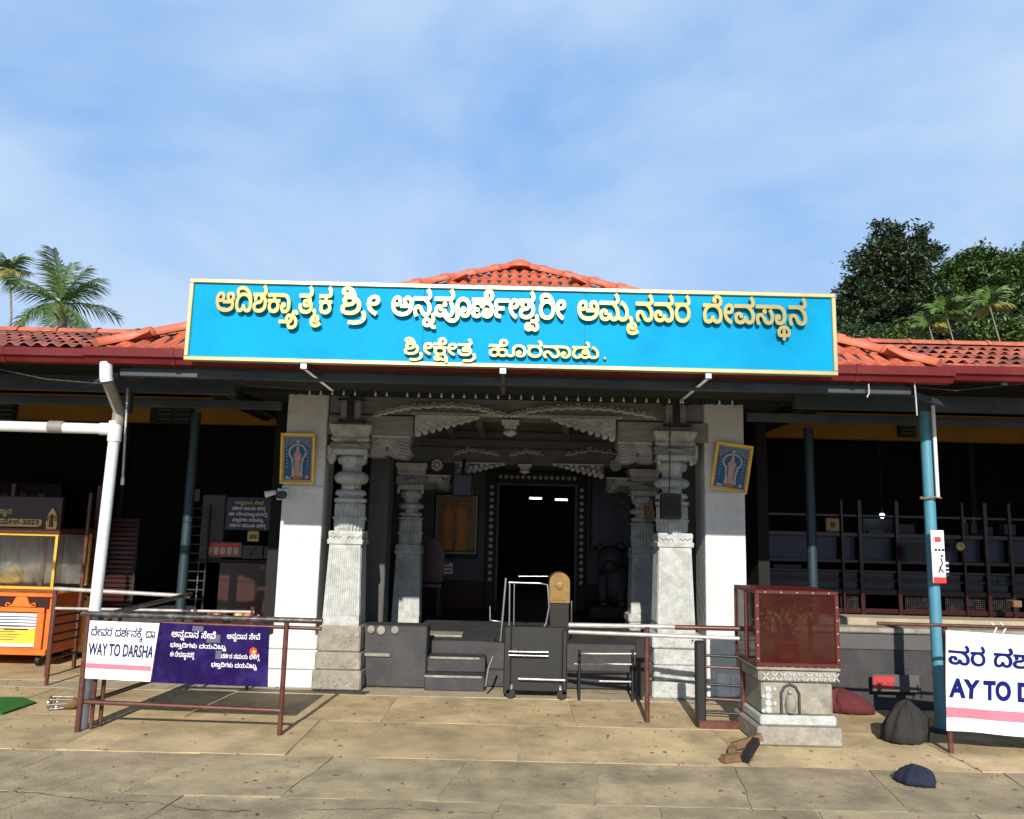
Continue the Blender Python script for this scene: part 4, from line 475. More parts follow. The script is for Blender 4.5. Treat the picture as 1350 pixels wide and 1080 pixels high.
# ------------------------------------------------------------------ temple building
T = thing('temple_building', (0, 8.2, 0), 'long temple building with red tiled roofs and carved pillars behind the blue signboard', 'temple')
# wing platforms and hall floor
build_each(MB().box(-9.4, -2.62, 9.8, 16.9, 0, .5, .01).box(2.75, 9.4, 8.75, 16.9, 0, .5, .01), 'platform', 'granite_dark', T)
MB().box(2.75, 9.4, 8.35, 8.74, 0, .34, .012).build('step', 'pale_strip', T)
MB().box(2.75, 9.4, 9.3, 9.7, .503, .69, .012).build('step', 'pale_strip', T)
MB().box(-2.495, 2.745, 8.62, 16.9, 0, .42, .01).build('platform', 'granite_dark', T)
# shell
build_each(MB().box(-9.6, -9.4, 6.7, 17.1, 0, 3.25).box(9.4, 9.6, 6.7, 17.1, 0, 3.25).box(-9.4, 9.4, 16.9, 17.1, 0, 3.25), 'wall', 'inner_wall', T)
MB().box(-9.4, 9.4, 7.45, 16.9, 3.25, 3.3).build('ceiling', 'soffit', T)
build_each(MB().box(-9.4, -2.62, 10.3, 10.45, 2.86, 3.2).box(2.66, 9.4, 10.3, 10.45, 2.86, 3.2), 'wall_band', 'yellow_wall', T)
# roof decks
def slope_deck(name, x0, x1, y0, z0, y1, z1, m, parent):
    return MB().add([(x0, y0, z0), (x1, y0, z0), (x1, y1, z1), (x0, y1, z1), (x0, y0, z0-.03), (x1, y0, z0-.03), (x1, y1, z1-.03), (x0, y1, z1-.03)],
        [(0, 1, 2, 3), (7, 6, 5, 4), (0, 4, 5, 1), (3, 2, 6, 7), (0, 3, 7, 4), (1, 5, 6, 2)]).build(name, m, parent)
EZ, EY, RZ, RY = 2.935, 6.22, 3.46, 7.9
def tile_mesh(wd, ln, amp, waves=2, seg=6, lip=.011):
    b = MB(); n = waves*seg; vs = []
    for (y, dz) in ((0, 0), (ln*1.06, -.0)):
        for i in range(n+1): vs.append((-wd/2+wd*i/n, y, dz+amp*(0.5-0.5*math.cos(2*math.pi*i/seg))))
    k = len(vs)
    for i in range(n+1): vs.append((-wd/2+wd*i/n, 0, amp*(0.5-0.5*math.cos(2*math.pi*i/seg))-lip))
    fs = [(i, i+1, n+2+i, n+1+i) for i in range(n)] + [(i, k+i, k+i+1, i+1) for i in range(n)]
    return b.add(vs, fs, False)
def wing(x0, x1, side, rz, mats_):
    deck = slope_deck('wing_roof', x0, x1, EY+.02, EZ-.012, RY, rz-.012, 'soffit', T)
    slope_deck('back_slope', x0, x1, RY, rz-.012, 9.9, EZ+.36, 'weathered_tile', T)
    ang = math.atan2(rz-EZ, RY-EY); ln = math.hypot(rz-EZ, RY-EY)/5; wd = .222
    mes = [tile_mesh(wd, ln, .030).mesh('tile', q) for q in mats_]
    n = int((x1-x0)/wd); rest = MB()
    for r in range(5):
        for i in range(n):
            x = x0+wd*(i+.5); y = EY+math.cos(ang)*ln*r; z = EZ+math.sin(ang)*ln*r
            z += .020
            pp = project((x, y, z)); m = mes[0 if random.random() < .75 else 1]
            if -60 < pp[0] < 1410:
                inst('tile', m, deck, (x+random.uniform(-.003, .003), y, z+random.uniform(0, .004)), (ang-R(6.5), random.uniform(-.025, .025), random.uniform(-.02, .02)))
            else:
                b = tile_mesh(wd, ln, .030); c, s = math.cos(ang-R(3.2)), math.sin(ang-R(3.2))
                rest.v, rest.f, rest.sm = rest.v, rest.f, rest.sm
                rest.add([(p[0]+x, p[1]*c-p[2]*s+y, p[1]*s+p[2]*c+z) for p in b.v], b.f)
    if rest.v: rest.build('roof_tiles', mats_[0], deck, kind='stuff')
    # ridge caps
    cap = MB(); vs = []; L_ = .40
    for (y0, r) in ((0, .055), (L_*.94, .055), (L_*.94, .066), (L_*1.02, .066)):
        for k in range(9): a = math.pi*k/8; vs.append((y0, math.cos(a)*r*1.5, math.sin(a)*r))
    cap.add(vs, [(j*9+k, j*9+k+1, (j+1)*9+k+1, (j+1)*9+k) for j in range(3) for k in range(8)])
    me = cap.mesh('ridge_tile', 'old_tile')
    x = x0
    while x < x1:
        pp = project((x, RY, rz))
        if -80 < pp[0] < 1400: inst('ridge_tile', me, deck, (x, RY, rz+.012), (0, 0, 0))
        x += L_
    return deck
wl_ = wing(-9.4, -2.35, -1, 3.44, ['weathered_tile', 'old_tile'])
wr_ = wing(2.4, 9.4, 1, 3.53, ['old_tile', 'weathered_tile'])

# central hip roof
CX0, CX1, CY, CZ, AY, AZ = -3.2, 3.27, 6.02, 2.90, 9.15, 4.655
AX = .05
hip = MB(); BY = 12.35
hip.add([(CX0, CY, CZ), (CX1, CY, CZ), (CX1, BY, CZ), (CX0, BY, CZ), (AX-.1, AY, AZ), (AX+.1, AY, AZ)], [(0, 1, 5, 4), (1, 2, 5), (2, 3, 4, 5), (3, 0, 4)])
hipo = hip.build('central_roof', 'soffit', T)
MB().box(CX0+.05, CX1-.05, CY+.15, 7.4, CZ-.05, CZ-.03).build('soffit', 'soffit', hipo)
ang = math.atan2(AZ-CZ, AY-CY); SL = math.hypot(AZ-CZ, AY-CY); rows = 11; ln = SL/rows; wd = .225
ctm = tile_mesh(wd, ln, .030, lip=.030).mesh('tile', 'new_tile')
rest = MB()
def put_tile_joined(m, wdt, lnt, p, rz_, tilt):
    b = tile_mesh(wdt, lnt, .034); c, s = math.cos(tilt), math.sin(tilt); c2, s2 = math.cos(rz_), math.sin(rz_); o = []
    for q in b.v:
        x, y, z = q[0], q[1]*c-q[2]*s, q[1]*s+q[2]*c
        o.append((x*c2-y*s2+p[0], x*s2+y*c2+p[1], z+p[2]))
    m.add(o, b.f)
for r in range(rows):
    t = (r+.25)/rows; xa = CX0+(AX-CX0)*t; xb = CX1+(AX-CX1)*t; n = int(29)
    for i in range(n):
        x = AX+wd*(i-n//2)
        if x+wd*.12 < xa or x-wd*.12 > xb: continue
        y = CY+math.cos(ang)*ln*r; z = CZ+math.sin(ang)*ln*r+.006; pp = project((x, y, z+.1))
        if (r >= 6) or pp[0] < 262 or pp[0] > 1092:
            inst('tile', ctm, hipo, (x, y, z+random.uniform(0, .004)), (ang-R(3.6), random.uniform(-.018, .018), random.uniform(-.012, .012)))
        else: put_tile_joined(rest, wd, ln, (x, y, z), 0, ang-R(3))
for side in (-1, 1):      # the two side slopes, which the photo does not show
    xe, rz_ = (CX0, -math.pi/2) if side < 0 else (CX1, math.pi/2); hyp = math.hypot(AX-xe, AZ-CZ); a2 = math.atan2(AZ-CZ, abs(AX-xe)); l2 = hyp/rows
    for r in range(rows):
        t = (r+.25)/rows; ya = CY+(AY-CY)*t; yb = BY+(AY-BY)*t
        for i in range(-14, 15):
            y = AY+wd*i
            if y-wd*.35 < ya or y+wd*.35 > yb: continue
            put_tile_joined(rest, wd, l2, (xe-side*math.cos(a2)*l2*r, y, CZ+math.sin(a2)*l2*r+.006), rz_, a2-R(3))
rest.build('roof_tiles', 'new_tile', hipo, kind='stuff')
def cap_mesh(L_, r0, r1, m):
    cap = MB(); vs = []
    pr = ((-.02, r0*.96), (L_*.84, r0), (L_*.85, r1), (L_*.99, r1), (L_, r0*.9))
    for (y0, r) in pr:
        for k in range(11): a = math.pi*(k/10*1.16-.08); vs.append((math.cos(a)*r*1.15, y0, math.sin(a)*r))
    cap.add(vs, [(j*11+k, j*11+k+1, (j+1)*11+k+1, (j+1)*11+k) for j in range(len(pr)-1) for k in range(10)], True)
    # end closure
    cap.add([vs[k] for k in range(11)], [tuple(range(11))])
    return cap.mesh('hip_tile', m)
hm_ = cap_mesh(.42, .054, .066, 'ridge_tile')
for (cx, sgn) in ((CX0, 1), (CX1, -1)):
    a = Vector((cx, CY, CZ+.03)); b = Vector((AX-.1*sgn, AY, AZ+.035)); d = b-a; n = int(d.length/.40); q = d.to_track_quat('Y', 'Z').to_euler()
    for i in range(n+1):
        inst('hip_tile', hm_, hipo, a+d*(i/(n+.6)), q)
capm = MB().lathe((AX, AY, AZ), [(.17, .0), (.16, .06), (.09, .10), (.03, .115)], 14).build('apex_cap', 'ridge_tile', hipo)

# gutters
def gutter(x0, x1, y, zb, h, m='gutter_red'):
    prof = [(y+.02, zb+h), (y-.005, zb+h), (y, zb+h*.42), (y+.025, zb+h*.38), (y+.045, zb), (y+.13, zb), (y+.15, zb+h), (y+.14, zb+h), (y+.125, zb+.012), (y+.05, zb+.012), (y+.02, zb+h*.5)]
    n = len(prof); b = MB(); vs = [(x0, p, z) for p, z in prof]+[(x1, p, z) for p, z in prof]
    b.add(vs, [(i, i+n, (i+1) % n+n, (i+1) % n) for i in range(n)]+[tuple(range(n)), tuple(range(2*n-1, n-1, -1))]); return b
def gutter_thing(x0, x1, y, zb, h, joints):
    o = gutter(x0, x1, y, zb, h).build('gutter', 'gutter_red', T)
    for jx in joints:
        gutter(jx-.018, jx+.018, y-.006, zb-.006, h+.012).build('joint', 'gutter_red', o)
    return o
gutter_thing(-9.4, -3.235, 6.13, 2.815, .105, [-8.4, -6.3, -4.02])
gutter_thing(3.30, 9.4, 6.13, 2.845, .105, [5.2, 7.3])
gutter_thing(CX0-.08, CX1+.1, CY-.08, 2.78, .115, [-2.60, -.9, 1.0, 2.63])

# steel under the eaves
for x0, x1 in ((-9.4, -2.46), (2.5, 9.4)):
    MB().box(x0, x1, 6.95, 7.03, 2.715, 2.855, .004).build('beam', 'steel_blue', T)
    MB().box(x0-.3*(x0 > 0), x1+.3*(x0 < 0), 7.35, 7.41, 2.645, 2.725, .004).build('beam', 'steel_blue', T)
MB().box(-2.40, 2.44, 6.56, 6.62, 2.80, 2.86, .004).build('beam', 'steel_blue', T)
MB().box(-3.05, 3.1, 6.08, 6.15, 2.70, 2.765, .004).build('beam', 'steel_blue', T)
for x in (-8, -6.6, -5.2, -3.9, -2.6, -1.3, 0, 1.3, 2.6, 3.9, 5.2, 6.6, 8):
    MB().bar((x, 6.2, 2.85), (x, 7.9, 3.24), .05, .06).build('rafter', 'steel_blue', T)
for x in (-3.08, 3.13): MB().bar((x, 6.15, 2.72), (x+.5*(1 if x > 0 else -1), 6.55, 2.70), .03, .04).build('strut', 'steel_blue', T)
# posts of the verandahs
def post(px, pyb, Y, zt, z0, m, r=.05, label=None):
    x = W(px, pyb, Y).x; return MB().tube([(x, Y, z0), (x, Y, zt)], r, 16).build('post', m, T, label=label)
bp = post(1238, 900, 6.99, 2.713, 0, 'post_blue', .048, 'light blue round post')
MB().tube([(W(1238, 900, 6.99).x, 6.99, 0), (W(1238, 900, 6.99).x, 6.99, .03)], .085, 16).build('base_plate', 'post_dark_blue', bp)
q = W(167, 545, 6.97); MB().box(q.x-.03, q.x+.03, 6.96, 7.02, q.z, 2.713, .004).build('bracket', 'steel_blue', T)
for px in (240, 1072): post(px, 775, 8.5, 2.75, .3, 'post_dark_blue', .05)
for px in (150, 1290): post(px, 775, 12.2, 3.25, .5, 'dark_wood', .06)
# vents in the yellow band
def vent(px0, px1, py0, py1, slots):
    a = W(px0, py0, 10.28); b = W(px1, py1, 10.28); f = MB().box(a.x, b.x, 10.25, 10.298, b.z, a.z, .004).build('vent', 'dark_wood', T)
    n = len(slots)
    for (u0, u1) in slots:
        xx0, xx1 = a.x+(b.x-a.x)*u0, a.x+(b.x-a.x)*u1
        for k in range(4):
            z = b.z+(a.z-b.z)*(.18+.2*k); MB().box(xx0, xx1, 10.225, 10.247, z, z+.014).build('slat', 'inner_pale_wall', f)
vent(201, 254, 528, 560, [(.2, .5), (.62, .95)]); vent(-12, 20, 528, 560, [(.3, .9)]); vent(1183, 1207, 552, 577, [(.15, .85)])

# ------------------------------------------------------------------ porch canopy inside the gable
fx0, fx1, fy = -2.83, 2.90, 7.6
ft, fb = 2.955, 2.835
cn = MB(); n = 150; vs = []
for i in range(n+1):
    x = fx0-.06+(fx1-fx0+.12)*i/n; z = .016*math.sin(i*2*math.pi/3.0*.5)
    vs += [(x, fy-.10, ft+.01+z), (x, 10.4, ft+.22+z)]
cn.add(vs, [(2*i, 2*i+2, 2*i+3, 2*i+1) for i in range(n)])
k = len(cn.v); cn.add([(v[0], v[1], v[2]-.008) for v in vs], [(2*i, 2*i+1, 2*i+3, 2*i+2) for i in range(n)]+[])
canopy = cn.build('porch_canopy', 'corrugated', T)
def scallop(a, b, zt, zb, tooth, th=.018):
    a = Vector(a); b = Vector(b); L_ = (b-a).length; d = (b-a)/L_; nn = d.cross(Vector((0, 0, 1)))*th; m = int(L_/tooth); out = []
    for i in range(m):
        for (u, z) in ((0, zb+.022), (.2, zb+.008), (.5, zb-.012), (.8, zb+.008)): out.append((a+d*L_*(i+u)/m, z))
    out.append((b, zb+.022)); vs = []
    for p, z in out: vs += [(p.x, p.y, zt), (p.x, p.y, z)]
    q = len(vs); vs2 = [(v[0]+nn.x, v[1]+nn.y, v[2]) for v in vs]; m2 = len(out)-1
    f = [(2*i, 2*i+1, 2*i+3, 2*i+2) for i in range(m2)]
    return MB().add(vs+vs2, f+[tuple(q+j for j in reversed(t)) for t in f]+[(2*i+1, q+2*i+1, q+2*i+3, 2*i+3) for i in range(m2)])
s1 = scallop((fx0, fy, 0), (fx1, fy, 0), ft, fb, .098).build('fascia', 'green_fascia', canopy)
scallop((fx0, fy+.02, 0), (fx0, 10.2, 0), ft, fb, .098).build('fascia', 'green_fascia', canopy)
scallop((fx1, fy+.02, 0), (fx1, 10.2, 0), ft, fb, .098).build('fascia', 'green_fascia', canopy)
fn = MB().lathe((0, 0, 0), [(.002, 0), (.011, .004), (.013, .012), (.007, .02), (.010, .026), (.002, .045)], 8).mesh('finial', 'white_paint')
for px in list(range(408, 480, 15)) + [495, 510] + list(range(537, 905, 15)) + [900, 948, 965]:
    x = XX(px, fy-.02, 525); inst('finial', fn, canopy, (x, fy-.03, fb-.004))
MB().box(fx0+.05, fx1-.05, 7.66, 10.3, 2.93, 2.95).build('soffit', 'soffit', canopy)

# white square columns
def brick_face(x0, x1, y, z0, z1, mb):
    """shallow uneven courses under whitewash"""
    z = z0; r = 0
    while z < z1-.02:
        h = .078; x = x0-(.11 if r % 2 else 0)
        while x < x1:
            a, b = max(x, x0), min(x+.215, x1)
            if b-a > .03:
                p = random.uniform(0, .0035); mb.box(a+.003, b-.003, y-p-.002, y+.004, z+.003, min(z+h-.003, z1))
            x += .222
        z += h; r += 1
def white_col(px0, px1, py, label):
    x0, x1 = W(px0, py, 8.2).x, W(px1, py, 8.2).x
    c = MB().box(x0, x1, 8.2, 8.62, 0, 3.2, .008).build('column', 'whitewash', T, label=label)
    b = MB(); brick_face(x0+.004, x1-.004, 8.2, 0.02, 2.9, b); b.build('brick_course', 'whitewash', c, kind='stuff')
    return c, x0, x1
colL, lx0, lx1 = white_col(357, 413, 880, 'whitewashed square column left of the entrance')
colR, rx0, rx1 = white_col(931, 985, 800, 'whitewashed square column right of the entrance')
# pale course stones round the left column foot
for z0, z1, e in ((0, .17, .06), (.175, .36, .045), (.365, .50, .03)):
    MB().box(lx0-e, lx1+e, 8.2-e, 8.6, z0, z1, .012).build('base_stone', 'stained_white', colL)

# carved pillars
def zc(py, Y, px): return W(px, py, Y).z
def carved_pillar(px, Y, base_z, s, pys, m='granite', top=2.56):
    """pys: image rows of the section breaks"""
    x = W(px, 700, Y).x; Z = [zc(p, Y, px) for p in pys]
    body = MB(); P = thing_part = None
    o = bpy.data.objects.new('carved_pillar', None); COL.objects.link(o); o.parent = T; o.location = Vector((x, Y, 0))-wpos(T)
    z_cap, z_bulb, z_ab, z_r1, z_r2, z_dr, z_blk, z_sh, z_ft = Z
    a = s*.5
    b = MB().lathe((x, Y, 0), [(a*.98, base_z), (a*1.0, base_z+.02), (a*.86, z_sh), ], square=True)
    b.build('shaft', m, o)
    fl = MB()
    for i in range(13):     # fluting on the shaft front and its sides
        u = (i-6)/13*2
        for (dx, dy) in ((1, 0), (0, 1)):
            w0, w1 = a*.97, a*.86
            if dx: fl.bar((x+u*w0*.86, Y-w0-.002, base_z+.10), (x+u*w1*.86, Y-w1-.002, z_sh-.03), .010, .016)
            else:
                for sg in (-1, 1): fl.bar((x+sg*(w0+.002), Y+u*w0*.86, base_z+.10), (x+sg*(w1+.002), Y+u*w1*.86, z_sh-.03), .010, .016)
    fl.build('fluting', m, o)
    blk = MB().lathe((x, Y, 0), [(a*.86, z_sh), (a*.96, z_sh+.01), (a*.98, z_sh+.05), (a*.90, z_sh+.06), (a*.94, z_blk-.02), (a*.9, z_blk)], square=True)
    for sg in (-1, 1):
        for k in range(5): blk.disc(x+sg*a*(.25+.13*k), Y-a*.93, z_blk-.04-.012*(k % 2), .018, .014, 8)
    blk.prism([(x-a*.22, z_blk-.045), (x+a*.22, z_blk-.045), (x, z_sh+.01)], Y-a*1.0, Y-a*.9)
    blk.build('carved_block', m, o)
    d = z_dr-z_blk
    MB().lathe((x, Y, 0), [(a*.80, z_blk), (a*.86, z_blk+d*.1), (a*.86, z_blk+d*.4), (a*.93, z_blk+d*.43), (a*.93, z_blk+d*.5), (a*.86, z_blk+d*.54), (a*.86, z_blk+d*.95), (a*.80, z_dr)], 96, flute=24, fd=.12, smooth=False).build('fluted_drum', m, o)
    d = z_r2-z_dr
    MB().lathe((x, Y, 0), [(a*.72, z_dr), (a*.92, z_dr+d*.10), (a*.94, z_dr+d*.32), (a*.80, z_dr+d*.36), (a*.68, z_dr+d*.45), (a*.72, z_dr+d*.52), (a*.86, z_dr+d*.58), (a*.88, z_dr+d*.75), (a*.80, z_dr+d*.9), (a*.55, z_r2)], 90, flute=30, fd=.07, smooth=False).build('ring', m, o)
    d = z_r1-z_r2
    MB().lathe((x, Y, 0), [(a*.55, z_r2), (a*.56, z_r2+d*.22), (a*.74, z_r2+d*.24), (a*.90, z_r2+d*.34), (a*.97, z_r2+d*.5), (a*.90, z_r2+d*.66), (a*.74, z_r2+d*.76), (a*.56, z_r2+d*.79), (a*.55, z_r1)], 36).build('ring', m, o)
    d = z_ab-z_r1
    MB().lathe((x, Y, 0), [(a*.55, z_r1), (a*.60, z_r1+d*.15), (a*.80, z_r1+d*.3), (a*.86, z_r1+d*.6), (a*.84, z_r1+d*.8), (a*.66, z_ab)], 8, smooth=False, rot=math.pi/8).build('neck', m, o)
    build_each(MB().box(x-a*.3, x+a*.3, Y-a*.66, Y-a*.4, z_r1-.012, z_r1+d*.22).box(x-a*.3, x+a*.3, Y-a*.66, Y-a*.4, z_r2-.02, z_r2+.03), 'neck_facet', m, o)
    MB().box(x-a*.98, x+a*.98, Y-a*.98, Y+a*.98, z_ab, z_ab+.06, .008).box(x-a*.98, x-a*.8, Y-a*.98, Y-a*.8, z_ab-.05, z_ab, 0).box(x+a*.8, x+a*.98, Y-a*.98, Y-a*.8, z_ab-.05, z_ab, 0).build('abacus', m, o)
    cb = MB().box(x-a*1.12, x+a*1.12, Y-a*1.0, Y+a*1.0, z_ab+.062, z_bulb, .01).build('capital', 'wood_grey', o)
    MB().lathe((x, Y-a*.98, 0), [(.03, z_ab+.09), (a*.45, z_ab+.12), (a*.62, (z_ab+z_bulb)/2+.02), (a*.58, z_bulb-.05), (.03, z_bulb-.03)], 40, flute=22, fd=.16).build('fluted_bulb', 'carved_pale', cb)
    MB().lathe((x, Y, 0), [(a*.9, z_bulb+.002), (a*1.10, z_bulb+.03), (a*1.0, z_bulb+.06), (a*1.16, z_cap-.03), (a*1.18, z_cap)], square=True).build('capital_moulding', 'carved_pale', cb)
    return o, x, Z
f_rows = [560, 583, 613, 625, 646, 664, 701, 718, 790]
PL, plx, ZL = carved_pillar(460, 8.3, .61, .365, [563, 585, 601, 616, 645, 664, 700, 718, 790])
PR, prx, ZR = carved_pillar(886, 8.3, .61, .375, [572, 591, 609, 626, 650, 668, 703, 722, 795])
PL['label'] = 'pale carved stone pillar at the porch front, left'; PR['label'] = 'pale carved stone pillar at the porch front with a black box tied on'
RL, rlx, _ = carved_pillar(541, 10.0, .42, .33, [612, 628, 646, 660, 675, 686, 718, 731, 790])
RR, rrx, _ = carved_pillar(847, 10.0, .62, .33, [620, 636, 654, 668, 682, 694, 722, 736, 790])
RL['label'] = 'inner carved stone pillar in the shade, left'; RR['label'] = 'inner carved stone pillar on a rough block, right'
# pedestals: rough carved stones
def rough(b, x0, x1, y0, y1, z0, z1, n=3):
    b.box(x0, x1, y0, y1, z0, z1, .014)
    return b
def pedestal(x, Y, w0, zt, par, m, steps):
    z = 0
    for (h, e) in steps:
        b = MB().box(x-w0/2-e, x+w0/2+e, Y-w0/2-e, Y+w0/2+e, z+.002, z+h, .014)
        for k in range(10):
            xx = x+random.uniform(-.9, .9)*w0/2; zz = z+random.uniform(.2, .8)*h
            b.disc(xx, Y-w0/2-e+.002, zz, random.uniform(.012, .03), .012, 7)
        b.build('pedestal_stone', m, par); z += h
pedestal(plx, 8.3, .42, .61, PL, 'pale_stone', [(.19, .03), (.17, .015), (.25, .0)])
pedestal(prx, 8.3, .46, .61, PR, 'granite', [(.16, .02), (.15, .0), (.16, .0), (.14, .02)])
pedestal(rrx, 10.0, .36, .62, RR, 'granite', [(.42, .0), (.10, .01), (.10, .02)])
# dark plinth block beside the left pedestal and the low steps
bx0, bx1 = XX(472, 8.32, 880), XX(562, 8.32, 880)
MB().box(bx0, bx1, 8.30, 8.60, 0, .60, .012).build('plinth_block', 'granite_dark', T)
MB().box(bx0+.03, bx0+.32, 8.275, 8.298, .30, .33).disc(bx0+.12, 8.29, .56, .04, .02).disc(bx0+.22, 8.29, .555, .045, .02).disc(bx0+.36, 8.29, .56, .04, .02).build('carved_edge', 'pale_stone', T)
sx0, sx1 = XX(563, 8.4, 880), XX(640, 8.4, 880)
MB().box(sx0, sx1, 8.18, 8.6, 0, .15, .01).build('step', 'granite_dark', T, label='dark stone step with a worn pale edge')
MB().box(sx0, sx1, 8.36, 8.6, .15, .30, .01).build('step', 'granite_dark', T)
MB().box(sx0, sx1-.03, 8.165, 8.18, .128, .15, .003).box(sx0+.03, sx1-.06, 8.345, 8.36, .278, .30, .003).build('step_nosing', 'pale_stone', T)
MB().box(XX(640, 8.5, 880), XX(860, 8.5, 880), 8.45, 8.6, 0, .16, .01).build('step', 'granite_dark', T)

# lintels, front (Y 8.3) and inner (Y 10)
def lintel(x0, x1, Y, z0, z1, dp, m, name='lintel', **k): return MB().box(x0, x1, Y-dp/2, Y+dp/2, z0, z1, .006).build(name, m, T, **k)
zt0 = zc(549, 8.3, 675); 
lintel(XX(428, 8.3), XX(541, 8.3), 8.3, zc(574, 8.2, 500), zc(548, 8.2, 500), .22, 'wood_grey')
lintel(XX(812, 8.3), XX(932, 8.3), 8.3, zc(574, 8.2, 500), zc(548, 8.2, 500), .22, 'wood_grey')
lintel(XX(541, 8.3), XX(812, 8.3), 8.33, zc(556, 8.3, 675), zc(551, 8.3, 675), .12, 'wood_grey_dark', 'lintel_soffit')
lintel(XX(428, 8.3), XX(932, 8.3), 8.32, zc(546, 8.2, 500), 2.93, .20, 'wood_grey')
lz0, lz1 = zc(575, 8.3, 675), zc(551, 8.3, 675)
# brackets with scrolls
def bracket(x, sgn, Y, L_, zb, zt, par, dp=.2, m='wood_grey'):
    h = zt-zb
    pts = [(0, zb), (0, zt), (L_, zt), (L_, zt-h*.15), (L_*.96, zt-h*.5), (L_*1.04, zt-h*.8), (L_*.9, zb-h*.05), (L_*.6, zb-h*.02), (L_*.42, zb+h*.12), (L_*.3, zb+h*.02)]
    b = MB().prism([(x+sgn*p, z) for p, z in pts], Y-dp/2, Y+dp/2).build('bracket', m, par)
    q = MB(); c = Vector((x+sgn*L_*.38, Y-dp/2-.004, zb+h*.42))
    for k in range(5):
        r = h*(.12+.10*k); a0 = R(-40); pts = []
        for i in range(9): a = a0+R(210)*i/8; pts.append((c.x+sgn*math.cos(a)*r*1.15, c.y, c.z+math.sin(a)*r*.8))
        q.tube(pts, .008, 5)
    for k in range(6):
        xx = x+sgn*L_*(.80+.01*k); zz = zb+h*(.06+.14*k)
        q.tube([(xx-sgn*.03, c.y, zz), (xx, c.y-.004, zz+.008), (xx+sgn*.035, c.y, zz-.01)], .008, 5)
    q.bar((x+sgn*.005, c.y, zt-.02), (x+sgn*(L_-.005), c.y, zt-.02), .02, .022)
    q.build('scroll', 'carved_pale', b)
    MB().disc(c.x+sgn*.02, c.y+.002, c.z-.01, h*.09, .006, 10).build('scroll_eye', 'black_metal', b)
bracket(plx+.20, 1, 8.3, XX(538, 8.3)-plx-.20, zc(603, 8.2, 500), zc(573, 8.2, 500), T)
bracket(prx-.22, -1, 8.3, prx-.22-XX(812, 8.3), zc(611, 8.2, 850), zc(582, 8.2, 850), T)
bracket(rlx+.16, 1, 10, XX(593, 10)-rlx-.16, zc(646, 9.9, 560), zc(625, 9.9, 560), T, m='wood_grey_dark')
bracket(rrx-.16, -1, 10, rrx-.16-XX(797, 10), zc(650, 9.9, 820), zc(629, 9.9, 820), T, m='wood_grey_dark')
for px_, sg in ((440, -1), (912, 1)):
    MB().lathe((W(px_, 600, 8.3).x-sg*.0, 8.22, 0), [(.02, zc(612, 8.2, px_)), (.055, zc(604, 8.2, px_)), (.05, zc(594, 8.2, px_)), (.06, zc(590, 8.2, px_)), (.02, zc(584, 8.2, px_))], 30, flute=10, fd=.22).build('pendant_bud', 'carved_pale', T)
# carved vine arches along the upper plank
def vine(pts, Y, par, r=.013):
    b = MB(); P = []
    for (a, c) in zip(pts[:-1], pts[1:]):
        for k in range(12): P.append(Vector(a).lerp(Vector(c), k/12))
    W3 = []
    for i, p in enumerate(P):
        w3 = W(p.x, p.y, Y); w3.z += .008*math.sin(i*1.3); W3.append(w3)
    b.tube(W3, r, 6)
    for i in range(2, len(W3)-1, 3):
        p = W3[i]; b.tube([(p.x-.03, p.y, p.z+.006), (p.x-.012, p.y-.01, p.z+.034), (p.x+.014, p.y-.01, p.z+.032), (p.x+.02, p.y, p.z+.012)], .007, 5)
    return b.build('carved_vine', 'carved_pale', par)
vine([(492, 549), (515, 543), (540, 538), (575, 536), (605, 536), (632, 540), (655, 547), (670, 549)], 8.14, T, .018)
vine([(672, 550), (700, 543), (730, 539), (765, 538), (800, 540), (835, 545), (868, 552)], 8.14, T, .018)
MB().box(XX(537, 8.15), XX(820, 8.15), 8.13, 8.18, zc(549.5, 8.15, 675), zc(546.5, 8.15, 675)).build('moulding', 'carved_pale', T)
dg = MB(); xk = XX(492, 8.19)
while xk < XX(868, 8.19):
    dg.bar((xk, 8.215, 2.835), (xk+.06, 8.215, 2.905), .012, .012); xk += .034
dg.build('herringbone_strip', 'wood_grey', T, kind='stuff')
for (pa, pb, py_) in ((541, 812, 546), ):
    bd = MB(); n_ = 60
    for k in range(n_):
        p_ = W(pa+(pb-pa)*(k+.5)/n_, py_+4*(k+.5)/n_-2, 8.12); bd.disc(p_.x, 8.125, p_.z-.012, .011, .012, 6)
    bd.build('bead_row', 'carved_pale', T, kind='stuff')
# hanging lace corners and pendants
def lace(px0, px1, pyt, drop, Y, m, par):
    """from the outer end px0 (deep) to the inner end px1 (shallow)"""
    x0, x1 = XX(px0, Y), XX(px1, Y); zt = zc(pyt, Y, (px0+px1)/2); D = drop*Y/F_PX; n = 9; sg = 1 if x1 > x0 else -1
    poly = [(x0, zt)]; poly2 = []
    for i in range(n):
        u = (i+.5)/n; d = D*(1-u)**.8+.012; poly2 += [(x0+(x1-x0)*i/n, zt-D*(1-i/n)**.8*.8-.01), (x0+(x1-x0)*u, zt-d)]
    o = MB().prism([(x0, zt)]+poly2+[(x1, zt-.008), (x1, zt)], Y, Y+.05).build('lace_bracket', m, par)
    b = MB(); rr = abs(x1-x0)/n*.42
    for i in range(n):
        u = (i+.5)/n; d = D*(1-u)**.8; k = 0; z = zt-d
        b.disc(x0+(x1-x0)*u, Y+.004, z+rr*.2, rr*(1.15-.5*u), .022, 10)
        while z+rr*2.1 < zt-.01:
            z += rr*1.9; k += 1; b.disc(x0+(x1-x0)*(u+.03*k), Y+.002, z, rr*.85, .012, 9)
    b.bar((x0, Y-.006, zt-.006), (x1, Y-.006, zt-.006), .012, .016)
    b.bar((x0, Y-.004, zt-D*.82), (x1, Y-.004, zt-.02), .008, .012)
    b.build('lace_roundel', 'carved_pale', o, kind='stuff')
